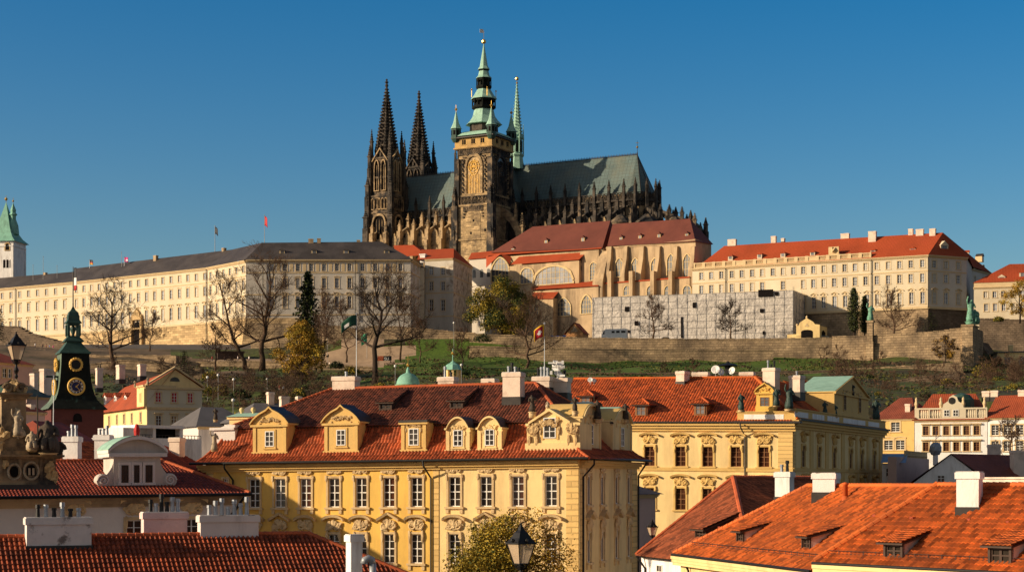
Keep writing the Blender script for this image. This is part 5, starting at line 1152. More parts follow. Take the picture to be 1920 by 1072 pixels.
b.build('scaffold_poles', m['greypaint'], SF)
b = MB()
for x0, x1, y0, y1 in ((1422, 1450, 543.5, 556.5), (1453, 1459, 547, 554), (1299, 1305, 567, 577), (1425, 1432, 579, 586), (1172, 1180, 575, 584), (1190, 1197, 602, 610), (1177, 1181, 619, 624), (1430, 1434, 621, 627), (1277, 1280, 594, 633)):
    u0, u1 = s1.u(x0), s1.u(x1); v1, v0 = s1.uv(x0, y0)[1], s1.uv(x0, y1)[1]; b = MB(); s1.box(b, u0, u1, v0, v1, .1, .36); b.build('opening', m['holestone'], SF)
b = MB(); blank(b, [s1.A+V((.3, .4)), s1.A+V((2, 14)), s2.B, s2.A+V((-.3, .5)), s1.A+V((.3, .4))], 60, vt-.3); b.face([V((*p, vt-.4)) for p in (s1.A+V((.3, .4)), s1.B+V((-.3, .5)), s2.B, s1.A+V((2, 14)))]); b.build('wrapped_building', m['greyplaster'], SF)
# ---- gate pavilion
GP = thing('garden_pavilion', 'small pale yellow pavilion with stepped gable and arched doorway by the scaffolding', 'pavilion', V((96, 596, 61)))
f = Face.px(1493, 590, 1537, 588); b = MB(); v = lambda y: f.uv(1510, y)[1]; U = f.u
f.poly(b, [(0, 60), (f.L, 60), (f.L, v(609)), (U(1528), v(608)), (U(1524), v(603)), (U(1514), v(597)), (U(1511), v(597)), (U(1500), v(604)), (U(1497), v(610)), (0, v(611))], -4, 0)
f.box(b, U(1476), 0, 60, v(626), -1, 0); f.box(b, -.2, U(1502), v(630), v(627.5), -.5, .2)
g = Face(f.B, f.B-f.n*-0+V((3.5, 6))); g.box(b, 0, g.L, 60, v(611), -3, 0); b.build('wall', m['pale'], GP)
b = MB(); b.lathe([(.3, 0), (.4, .5), (.15, 1.0)], f.pt(U(1512.5), v(597), -.5), 8); b.lathe([(.25, 0), (.35, .5), (.1, .9)], f.pt(U(1494), v(611), -.5), 8); f.poly(b, [(U(1508), v(612)), (U(1517), v(612)), (U(1512.5), v(606))], 0, .1); b.build('gable_finials', m['palaceband'], GP)
b = MB(); u = U(1513); w_ = U(1524)-U(1502); f.poly(b, [(u-w_/2, 60.2), (u+w_/2, 60.2), (u+w_/2, v(622))]+arc_pts(u, v(622), w_/2, v(618)-v(622), 0, 180, 8)[1:], -.3, .05)
c = g.pt(g.L*.5, 62, .03); g.poly(b, [(g.L*.25, 60.2), (g.L*.75, 60.2), (g.L*.75, v(622)), (g.L*.5, v(618)), (g.L*.25, v(622))], -.1, .05); b.build('archway', m['holestone'], GP)
# ---- garden walls
def garden_wall(label, f, tops, thick=1.2, mat='rubble', z0=30, cap=True, n=24, name='garden_wall', batter=.0):
    """tops: (px, py) along the top"""
    o = thing(name, label, 'wall', f.pt(f.L/2, f.uv(*tops[0])[1]-8)); b = MB(); pts = [f.uv(*t) for t in tops]
    for (u0, v0), (u1, v1) in zip(pts[:-1], pts[1:]):
        b.face([f.pt(u0, z0, batter), f.pt(u1, z0, batter), f.pt(u1, v1), f.pt(u0, v0)], 0, [(u0, z0), (u1, z0), (u1, v1), (u0, v0)])
        b.face([f.pt(u1, z0, -thick), f.pt(u0, z0, -thick), f.pt(u0, v0, -thick), f.pt(u1, v1, -thick)], 0, [(u0, z0), (u1, z0), (u1, v1), (u0, v0)])
        b.face([f.pt(u0, v0), f.pt(u1, v1), f.pt(u1, v1, -thick), f.pt(u0, v0, -thick)], 0, [(u0, 0), (u1, 0), (u1, 1), (u0, 1)])
    for u, v_ in (pts[0], pts[-1]): b.face([f.pt(u, z0), f.pt(u, v_), f.pt(u, v_, -thick), f.pt(u, z0, -thick)], 0, [(0, z0), (0, v_), (thick, v_), (thick, z0)])
    b.build('masonry', m[mat], o)
    if cap:
        b = MB(); step = 0
        for (u0, v0), (u1, v1) in zip(pts[:-1], pts[1:]):
            k = max(1, round(abs(u1-u0)/1.6))
            for i in range(k):
                a, c = u0+(u1-u0)*i/k, u0+(u1-u0)*(i+.96)/k; va = v0+(v1-v0)*(i+.5)/k; f.box(b, a, c, va, va+.3+.12*((i*7) % 3)/2, -thick-.12, .15)
        b.build('coping', m[mat], o)
    return o
g1 = Face.px(470, 602, 890, 590); garden_wall('rough stone retaining wall under the shaded palace wing behind bare trees', g1, [(470, 606), (560, 610), (640, 613), (672, 620), (700, 612), (760, 614), (840, 622), (890, 626)], 30, 'rubble', 45, name='retaining_wall')
g2 = Face.px(880, 582, 1560, 566); garden_wall('long stone garden wall below the scaffolding and the hall', g2, [(880, 627), (1000, 631), (1110, 635), (1320, 637), (1463, 636), (1560, 634)], 16, 'rubble', 36, batter=.6)
g3 = Face.px(1560, 566, 1822, 548); garden_wall('tall sunlit stone wall rising to the corner bastion', g3, [(1560, 632), (1623, 631), (1700, 627), (1760, 622), (1822, 613)], 20, 'rubble', 34, batter=1.2)
b4 = Face.px(1822, 548, 1840, 572); bo = thing('bastion', 'square stone bastion pier under the green equestrian statue', 'wall', g3.pt(g3.L-2, 40, 1)); b = MB(); f = g3.off(1.5); u0 = f.u(1804); u1 = f.u(1824)
f.box(b, u0, u1, 30, f.uv(1812, 611.5)[1], -9, 0); f.box(b, u0-.3, u1+.3, f.uv(1812, 611)[1], f.uv(1812, 608)[1], -9.3, .3); f.box(b, u0-.4, u1+.4, 30, f.uv(1812, 660)[1], -9.2, .8); b.build('masonry', m['rubble'], bo)
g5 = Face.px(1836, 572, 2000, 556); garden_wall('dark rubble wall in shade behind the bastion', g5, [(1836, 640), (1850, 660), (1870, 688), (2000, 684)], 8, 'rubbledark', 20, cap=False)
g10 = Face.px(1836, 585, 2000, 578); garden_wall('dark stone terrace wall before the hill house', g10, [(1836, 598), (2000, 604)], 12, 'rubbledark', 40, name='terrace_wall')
LK = thing('link_building', 'narrow plastered passage block between the red roofed wing and the hall', 'house', V((*X2(903, 668), 62))); f = Face.px(880, 698, 928, 692); b = MB(); v = lambda y: f.uv(900, y)[1]; f.box(b, 0, f.L, 58, v(484), -5, 0); f.box(b, 0, f.L, v(536), v(533), -1, .3); b.build('wall', m['greyplaster'], LK)
b = MB(); plane_roof(b, [f.pt(-.3, v(485), .6), f.pt(f.L+.3, v(485), .6), f.off(-5).at(930, 470), f.off(-5).at(884, 474)]); b.build('roof', m['roofred'], LK)
for x in (889, 903, 916): b = MB(); u = f.u(x); f.poly(b, [(u-.7, v(520)), (u+.7, v(520))]+arc_pts(u, v(508), .7, .7, 0, 180, 6), -.1, .08); b.build('arched_window', m['gothicglass'], LK)
g6 = Face.px(1560, 528, 1806, 520); garden_wall('lower terrace wall of dark rubble with grass on top', g6, [(1560, 694), (1640, 691), (1720, 686), (1806, 681)], 6, 'rubble', 20, batter=.8)
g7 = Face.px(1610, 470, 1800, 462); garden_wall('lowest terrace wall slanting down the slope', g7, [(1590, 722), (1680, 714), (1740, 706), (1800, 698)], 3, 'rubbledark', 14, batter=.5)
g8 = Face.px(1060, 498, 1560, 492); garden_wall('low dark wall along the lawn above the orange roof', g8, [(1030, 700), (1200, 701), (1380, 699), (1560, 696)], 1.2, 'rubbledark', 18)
g9 = Face.px(880, 566.5, 1560, 560); garden_wall('projecting lower course of the long garden wall', g9, [(880, 650), (1100, 655), (1300, 657), (1450, 657)], 1.5, 'rubble', 34, name='wall_footing')
# ---------------------------------------------------------------- the cathedral
CA = thing('cathedral', 'huge dark gothic cathedral with twin spires, green domed bell tower and green slate choir roof', 'cathedral', V((0, 745, 62)))
tA = math.radians(-29); ad = V((cos(tA), sin(tA))); an = V((ad.y, -ad.x)); c0 = X2(1195, 720)
def K(a, s_, z=0): q = c0-ad*a+an*s_; return V((q.x, q.y, z))       # a metres west of the apse, s_ metres south of the ridge
def KF(s_): return Face(K(130, s_).xy, K(-60, s_).xy)
def zk(py, Y): return Z0+(H-py)/F*Y
zr, ze = zk(290, 720), zk(361, 711)
def pinnacle(b, c, w_, h, mt=0, crock=3, ang=tA):
    c = V(c); b.box(c, w_, w_, h*.5, ang, mt); b.box(c+V((0, 0, h*.48)), w_*1.35, w_*1.35, h*.05, ang, mt)
    b.lathe([(w_*.72, h*.5), (w_*.12, h*.93), (w_*.3, h*.95), (0, h)], c, 4, pi/4, mt, rot=ang)
    for i in range(crock):
        t = (i+.6)/crock; b.box(c+V((0, 0, h*(.53+.38*t))), w_*(1.25-.75*t), w_*(1.25-.75*t), h*.025, ang+pi/4, mt)
def lancet(b, f, u, v0, v1, w_, o=0, fw=.35, fm=0, gm=1, mull=2, deep=.5):
    ol = gothic(w_, (v1-v0)*.72, v1-v0); ol2 = gothic(w_+2*fw, (v1-v0)*.72+fw*.3, v1-v0+fw*1.6)
    f.poly(b, [(u+x, v0+y) for x, y in ol], o-.1, o+.06, gm)
    n = len(ol)
    for i in range(1, n):
        j = (i+1) % n
        f.poly(b, [(u+ol[i][0], v0+ol[i][1]), (u+ol[j][0], v0+ol[j][1]), (u+ol2[j][0], v0+ol2[j][1]), (u+ol2[i][0], v0+ol2[i][1])], o-.1, o+deep, fm)
    f.poly(b, [(u-w_/2-fw, v0-.35), (u+w_/2+fw, v0-.35), (u+w_/2+fw, v0), (u-w_/2-fw, v0)], o-.1, o+deep, fm)
    for i in range(1, mull+1): x = u-w_/2+w_*i/(mull+1); f.box(b, x-.09, x+.09, v0, v0+(v1-v0)*.85, o, o+.2, fm)
def arcade(b, f, u0, u1, v0, v1, n, o=.0, mt=0, th=.28):
    """open stone band of little arches"""
    f.box(b, u0, u1, v1-.25, v1, o-.15, o+th, mt); f.box(b, u0, u1, v0, v0+.25, o-.15, o+th, mt); w_ = (u1-u0)/n
    for i in range(n+1): x = u0+w_*i; f.box(b, max(u0, x-.13), min(u1, x+.13), v0+.25, v1-.25, o-.1, o+th*.8, mt)
    for i in range(n):
        a = u0+w_*i; q = [(a+.13, v0+.25), (a+.3, v0+.25), (a+w_-.13, v1-.25), (a+w_-.3, v1-.25)]
        f.poly(b, q, o-.05, o+th*.6, mt); f.poly(b, [(2*a+w_-x, y) for x, y in q], o-.05, o+th*.55, mt)
def flyer(b, p, q, th=1.0, w_=.9, mt=0, sag=.5):
    p, q = V(p), V(q); n = 7; side = (q-p).cross(V((0, 0, 1))).normalized()*w_; top = [p.lerp(q, i/n) for i in range(n+1)]
    bot = [p.lerp(q, i/n)-V((0, 0, th+((q.z-p.z)*.55+1.2)*(1-i/n)**2*sag*2)) for i in range(n+1)]
    b.prism([x-side/2 for x in top]+[x-side/2 for x in bot[::-1]], side, mt)
# --- nave, choir and aisles
b = MB(); aW = 117
for s_ in (8, -8):
    f = KF(s_)
ring = [K(aW, 8), K(0, 8)]+[K(-8*sin(math.radians(t)), 8*cos(math.radians(t))) for t in (36, 72, 108, 144)]+[K(0, -8), K(aW, -8)]
blank(b, [p.xy for p in ring]+[ring[0].xy], 62, ze, 0)
R2 = 20; za = zk(416, 705)
out = [K(aW, R2), K(0, R2)]+[K(-R2*sin(math.radians(t)), R2*cos(math.radians(t))) for t in (30, 60, 90, 120, 150)]+[K(0, -R2), K(aW, -R2)]
blank(b, [p.xy for p in out]+[out[0].xy], 62, za, 0)
b.face([V((p.x, p.y, za)) for p in out], 0)
b.build('wall', m['gothicmid'], CA)
b = MB(); rw, re = K(aW-4, 0, zr), K(0, 0, zr); eo = 7.6
plane_roof(b, [K(aW, eo, ze), K(0, eo, ze), re, rw]); plane_roof(b, [K(0, -eo, ze), K(aW, -eo, ze), rw, re])
ap = [K(-eo*sin(math.radians(t)), eo*cos(math.radians(t)), ze) for t in (0, 36, 72, 108, 144, 180)]
for p, q in zip(ap[:-1], ap[1:]): plane_roof(b, [p, q, re])
at = 56.4   # transept
trn, trs = K(at, -18, zr), K(at, 18, zr)
plane_roof(b, [K(at+7, 18, ze), K(at+7, -18, ze), trn, trs]); plane_roof(b, [K(at-7, -18, ze), K(at-7, 18, ze), trs, trn]); b.face([K(at+7, 18, ze), trs, K(at-7, 18, ze)])
blank(b, [K(at+7, 18).xy, K(at-7, 18).xy, K(at-7, 0).xy], 62, ze-.05, 1); blank(b, [K(at+7, 0).xy, K(at+7, 18).xy], 62, ze-.05, 1)
RO = b.build('roof', [m['choirroof'], m['gothicdark']], CA)
b = MB(); n = 92
for i in range(n):
    p = rw.lerp(re, (i+.5)/n); b.box(p-V((0, 0, .2)), .16, .16, 1.25, tA, 0, .4)
b.tube([rw+V((0, 0, .45)), re+V((0, 0, .45))], .09, 4); b.tube([rw, re], .22, 6)
for p in ap[1:-1]: b.tube([p, re], .16, 5)
b.build('ridge_crest', m['iron'], RO)
b = MB(); q = re+V((0, 0, 0)); b.lathe([(.3, 0), (.1, 1.2), (.08, 5.5)], q, 6); b.ball(q+V((0, 0, 3.0)), .5, 8, 1); b.box(q+V((0, 0, 4.6)), 1.3, .15, .15, 0, 1)
b.build('apse_finial', [m['iron'], m['gold']], RO)
# parapets
b = MB(); f = KF(8.6)
for a0, a1 in ((aW-2, 65), (48.5, 0)):
    u0, u1 = 130-a0, 130-a1; arcade(b, f, u0, u1, ze-2.4, ze+.5, int((u1-u0)/1.5), mt=0); f.box(b, u0, u1, ze-3.0, ze-2.4, -.8, .45, 0); f.box(b, u0, u1, ze-5.4, ze-4.9, -.7, .3, 0)
    arcade(b, f, u0, u1, ze-4.9, ze-3.0, int((u1-u0)/1.2), o=-.5)
for p, q in zip(ap[:-1], ap[1:]):
    f2 = Face(p.xy+(p.xy-c0)*.14, q.xy+(q.xy-c0)*.14)
    if f2.n.y < .3: arcade(b, f2, 0, f2.L, ze-2.4, ze+.5, 4); f2.box(b, 0, f2.L, ze-3.0, ze-2.4, -.5, .4); arcade(b, f2, 0, f2.L, ze-4.9, ze-3, 4, o=-.3)
b.build('parapet', m['gothicdark'], CA)
# clerestory windows, piers, flying buttresses, pinnacles
b = MB(); f = KF(8)
bays = [aW-7-6.9*i for i in range(7)]+[44.5-6.6*i for i in range(7)]
for a in bays: b = MB(); lancet(b, f, 130-a, za-2, ze-6.2, 3.4, 0, .4, 0, 1, 2); b.build('window', [m['gothic'], m['gothicglass']], CA)
for p, q in zip(ap[:-1], ap[1:]):
    f2 = Face(p.xy+(p.xy-c0)*.06, q.xy+(q.xy-c0)*.06)
    if f2.n.y < .4: b = MB(); lancet(b, f2, f2.L/2, za-2, ze-6.2, 2.6, 0, .4, 0, 1, 2); b.build('window', [m['gothic'], m['gothicglass']], CA)
piers = [aW-3.6-6.9*i for i in range(7)]+[48-6.6*i for i in range(8)]
for i, a in enumerate(piers):
    b = MB(); lit = a > 60  # nave piers take a paler stone, sunlight put into the colour
    for s_, top in ((21.5, zk(388, 706)), (15, zk(380, 708))):
        b.box(K(a, s_, 62), 1.7, 2.6 if s_ > 20 else 1.6, (za if s_ > 20 else za+3.5)-62+2.5, tA, 0); pinnacle(b, K(a, s_, (za if s_ > 20 else za+3.5)+2.4), 1.25, top-za-(1.2 if s_ > 20 else 3.), 0, 3)
        b.box(K(a, s_+.8, 62), 1.3, 2.2, za-64, tA, 0)
    flyer(b, K(a, 21.5, za+2), K(a, 15, za+5.5)); flyer(b, K(a, 15, za+5.0), K(a, 8.4, ze-5.2)); flyer(b, K(a, 15, za+1.0), K(a, 8.4, ze-9.5), .7)
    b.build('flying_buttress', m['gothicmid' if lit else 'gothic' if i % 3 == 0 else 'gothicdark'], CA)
    b = MB(); b.box(K(a, 8.9, ze-9), 1.1, 1.1, 8.6, tA); pinnacle(b, K(a, 8.9, ze-.5), 1.0, 6.6, 0, 4); b.build('pinnacle', m['gothicdark'], CA)
for t in (20, 50, 80, 108, 136):
    r = math.radians(t); b = MB(); ang = tA-r
    P_ = lambda rad, z: K(-rad*sin(r), rad*cos(r), z)
    b.box(P_(9, ze-9), 1.1, 1.1, 8.6, ang); pinnacle(b, P_(9, ze-.5), 1.0, 6.8, 0, 4, ang); b.build('pinnacle', m['gothicdark'], CA)
    for rad, top in ((15.5, zk(386, 708)), (21.5, zk(390, 704)), (27.5, zk(402, 700))):
        b = MB(); zb = za+(3.0 if rad < 20 else 1.0 if rad < 25 else -2.5); b.box(P_(rad, 62), 1.5, 2.0, zb-62, ang); pinnacle(b, P_(rad, zb-.1), 1.3, top-zb+1.2, 0, 4, ang)
        if rad < 20: flyer(b, P_(rad, zb+1.5), P_(8.6, ze-5.5)); flyer(b, P_(21.5, zb-1), P_(15.5, zb+1.5))
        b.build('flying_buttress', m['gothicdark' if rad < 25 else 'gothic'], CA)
for t in (8, 35, 65, 94, 122):   # ring of chapels around the apse
    r = math.radians(t); c = K(-22*sin(r), 22*cos(r), 62); b = MB(); b.lathe([(5.2, 0), (5.2, za-64), (5.5, za-63.5), (1, za-60)], c, 8, pi/8); b.build('apse_chapel', m['gothic'], CA)
# chapel gables between the nave piers, paler stone standing in for sunlight
b = MB(); f = KF(20.1)
for a in bays:
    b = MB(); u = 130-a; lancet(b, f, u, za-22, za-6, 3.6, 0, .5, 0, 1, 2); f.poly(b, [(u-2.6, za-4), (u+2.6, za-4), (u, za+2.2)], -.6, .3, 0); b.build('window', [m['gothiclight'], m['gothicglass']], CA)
# --- great bell tower
TC = K(at, 26); tz = lambda py: zk(py, 722)
def TF(s_): return Face((K(at, 26+s_)-V((*ad*s_, 0))).xy, (K(at, 26+s_)+V((*ad*s_, 0))).xy)
def TFe(s_): q = K(at-s_, 26+s_).xy; return Face(q, q-an*2*s_)
b = MB(); 
b.box(K(at, 26, 62), 17.6, 17.6, tz(452)-62, tA, 0); b.box(K(at, 26, tz(452)), 17, 17, tz(388)-tz(452), tA, 0); b.box(K(at, 26, tz(388)), 15.6, 15.6, tz(279)-tz(388), tA, 0)
for y, s_ in ((452, 18.4), (388, 17.6), (369, 16.4), (281, 17.4)): b.box(K(at, 26, tz(y)-.35), s_, s_, .8, tA, 0)
GT = b.build('bell_tower', [m['gothiclight']], CA)
b = MB()
for sa in (-1, 1):
    for ss in (-1, 1):
        for (w_, top, of) in ((3.2, 452, 8.6), (2.7, 388, 8.3), (2.2, 300, 7.7)):
            z0 = 62 if top == 452 else tz(452 if top == 388 else 388); q = K(at+sa*of, 26+ss*of, z0); b.box(q, w_, w_, tz(top)-z0, tA); 
            for dx, dy in ((1, 0), (0, 1)):
                if top != 300: pinnacle(b, K(at+sa*(of+dx*.9), 26+ss*(of+dy*.9), tz(top)), 1.0, 8 if top == 388 else 7, 0, 3)
        for j in range(5): pinnacle(b, K(at+sa*8.4, 26+ss*(8.4-1.1*(j % 2)), tz(372-18*j)), .7, 4.5, 0, 2)
b.build('corner_buttresses', m['gothic'], GT)
for f, sd in ((TF(7.8), 0), (TFe(7.8), 1)):
    b = MB(); u = f.L/2; mt = 'tracery' if sd == 0 else 'gothic'
    lancet(b, f, u, tz(366), tz(297), 6.6, 0, .8, 0, 1, 0, .55)
    for i in range(1, 9): x = u-3.3+6.6*i/9; f.box(b, x-.1, x+.1, tz(366), tz(330), .06, .25, 2)
    for (cy, rr) in ((tz(316), 2.5), (tz(316), 1.5), (tz(311), 1.), (tz(324), 1.7)):
        pts = [f.pt(u+rr*cos(t*pi/8), cy+rr*sin(t*pi/8), .2) for t in range(17)]; b.tube(pts, .16, 5, 2)
    for t in range(8): b.tube([f.pt(u, tz(316), .2), f.pt(u+2.9*cos(t*pi/4), tz(316)+2.9*sin(t*pi/4), .2)], .12, 4, 2)
    for rr in range(10): r = random.Random(rr); x, y = u+r.uniform(-2.6, 2.6), tz(r.uniform(325, 350)); b.tube([f.pt(x, y, .18), f.pt(x+r.uniform(-1, 1), y+r.uniform(.6, 1.6), .18)], .1, 4, 2)
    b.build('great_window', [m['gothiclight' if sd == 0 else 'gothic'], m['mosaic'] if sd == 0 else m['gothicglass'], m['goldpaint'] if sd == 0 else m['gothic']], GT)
    b = MB()
    arcade(b, f, .3, f.L-.3, tz(386), tz(371), 9, .3, 0); arcade(b, f, .3, f.L-.3, tz(293), tz(282), 14, .3)
    for s2 in (-1, 1):   # carved spandrels beside the window
        for k in range(16):
            y = 297+k*4.3; x = u+s2*(4.9+.55*(k % 2)); r = random.Random(k); f.box(b, x-.28, x+.28, tz(y)-.4, tz(y)+.3, 0, .5)
    for k in range(11): t = pi*k/10; b.box(f.pt(u+4.9*cos(t), tz(309)+3.6*sin(t), .3), .5, .5, .6, tA)
    b.build('carved_gallery', m['gothic'], GT)
f = TF(8.5); b = MB(); u = f.L/2
f.poly(b, [(u-3.4, tz(451)), (u+3.4, tz(451)), (u+3.4, tz(410))]+arc_pts(u, tz(410), 3.4, 3.2, 0, 180, 10)[1:], -.05, .12, 0)
for k in range(12): t = pi*k/11; b.box(f.pt(u+4.4*cos(t), tz(411)+4.4*sin(t), .2), .6, .5, .6, tA, 1)
arcade(b, f, u-4.5, u+4.5, tz(399), tz(390), 10, .05, 1)
for x, y in ((u+.2, 417), (u-1, 440), (u+5.5, 436)): f.box(b, x-.4, x+.4, tz(y)-.5, tz(y)+.5, .1, .14, 2)
b.build('blind_arch', [m['gothiclight'], m['gothic'], m['holestone']], GT)
# gallery and helm
b = MB(); b.box(K(at, 26, tz(279)), 17.2, 17.2, tz(262)-tz(279), tA, 0)
for f in (TF(8.6), TFe(8.6)):
    for i in range(3): x = f.L*(.25+.25*i); f.box(b, x-.85, x+.85, tz(274), tz(265), -.05, .06, 1); f.box(b, x-1.1, x+1.1, tz(275), tz(274), -.05, .2, 0); f.box(b, x-.06, x+.06, tz(274), tz(265), .05, .1, 0)
b.box(K(at, 26, tz(262)), 19.6, 19.6, .45, tA, 2); b.box(K(at, 26, tz(279)-.5), 18, 18, .5, tA, 0)
b.build('gallery', [m['galleryochre'], m['holestone'], m['iron']], GT)
S2 = 1.4142; cc = K(at, 26, 0); zz = lambda py: zk(py, 724.6)
def caps(b, prof, n=8, mt=0): b.lathe([(r, zz(y)) for y, r in prof], cc, n, pi/n, mt, rot=tA)
b = MB(); b.lathe([(9.6*S2, zz(260)), (8.2*S2, zz(254)), (6.2*S2, zz(250.5)), (5.6*S2, zz(249.5))], cc, 4, pi/4, 0, rot=tA)
caps(b, [(235, 7.6), (233.5, 7.2), (227, 5.8), (219, 4.6), (205, 3.9)]); caps(b, [(187, 5.4), (185, 5.2), (179, 4.1), (168, 2.7)]); caps(b, [(147.5, 3.3), (146, 3.1), (142, 2.3), (133.5, 1.9)]); caps(b, [(131, 2.5), (129, 2.3), (125, 1.65), (105, .95), (83, .16)])
b.build('green_helm', m['copperpale'], GT)
b = MB(); caps(b, [(251, 5.9), (234, 5.7)]); b.build('carved_drum', m['gothicdark'], GT)
b = MB(); caps(b, [(207, 3.9), (204, 4.9), (200, 4.9), (199.5, 3.3), (188, 3.3), (187, 5.)]); caps(b, [(169, 2.7), (165, 3.2), (162, 3.2), (161.5, 1.8), (149, 1.8), (147.5, 3.)]); caps(b, [(134, 2.0), (130.5, 2.2)])
for r, y0, y1, w_ in ((4.6, 200, 187, .5), (2.9, 162, 148, .4)):
    for k in range(8):
        t = tA+pi/8+k*pi/4; b.box(cc+V((r*cos(t), r*sin(t), zz(y0))), w_, w_, zz(y1)-zz(y0), t)
        t += pi/8; b.box(cc+V((r*.93*cos(t), r*.93*sin(t), zz(y1)-.9)), w_*.5, r*.55, .9, t)
b.build('lantern_stages', m['coppershaft'], GT)
b = MB(); b.ball(cc+V((0, 0, zz(78.5))), .95, 10); b.tube([cc+V((0, 0, zz(83))), cc+V((0, 0, zz(58)))], .09, 5)
b.build('gilded_ball', m['gold'], GT)
for sa in (-1, 1):
    for ss in (-1, 1): b = MB(); b.ball(V((*K(at+sa*3.6, 26+ss*3.6).xy, zz(170))), .35, 6); b.tube([V((*K(at+sa*3.6, 26+ss*3.6).xy, zz(184))), V((*K(at+sa*3.6, 26+ss*3.6).xy, zz(168)))], .12, 4); b.build('gilded_finial', m['gold'], GT)
b = MB(); q = cc+V((0, 0, zz(62))); b.box(q+V((-.9, 0, 0)), 1.5, .08, 1.5, .4); b.build('weather_vane', m['whitecloth'], GT)
for sa in (-1, 1):
    for ss in (-1, 1):
        q = K(at+sa*8.2, 26+ss*8.2, 0); b = MB(); q0 = V((q.x, q.y, zz(279)))
        b.lathe([(1.3, zz(270)), (2.0, zz(264)), (2.0, zz(245))], q, 8, 0, 1); b.lathe([(2.35, zz(245)), (2.1, zz(243.5)), (1.15, zz(234)), (.2, zz(213))], q, 8, 0, 0)
        for k in range(8): t = k*pi/4+pi/8; b.box(q+V((1.9*cos(t), 1.9*sin(t), zz(257))), .1, .8, 1.8, t, 3)
        b.ball(V((q.x, q.y, zz(208.5))), .6, 8, 2); b.tube([V((q.x, q.y, zz(213))), V((q.x, q.y, zz(200)))], .09, 4, 2)
        b.build('corner_turret', [m['copperpale'], m['copperdark'], m['gold'], m['holestone']], GT)
# stair arch between bell tower and choir
b = MB(); f = KF(27); U = f.u; vz = lambda x, y: f.uv(x, y)[1]
f.poly(b, [(U(x), vz(x, y)) for x, y in ((938, 388), (946, 391), (958, 400), (968, 413), (975, 430), (979, 447), (981, 478), (972, 478), (970, 452), (964, 432), (955, 417), (946, 409), (938, 407))], -1.5, 0, 0)
f.box(b, U(975), U(981), 62, vz(978, 450), -3, 1.2, 0); pinnacle(b, f.pt(U(978), vz(978, 450), -.5), 1.6, 11, 0, 4); pinnacle(b, f.pt(U(966), vz(966, 412), -.5), 1.0, 7, 0, 3)
g_ = KF(21); g_.box(b, g_.u(946), g_.u(990), 62, g_.uv(960, 405)[1], -1, 0, 1)
b.build('stair_arch', [m['gothiclight'], m['gothicdark']], CA)
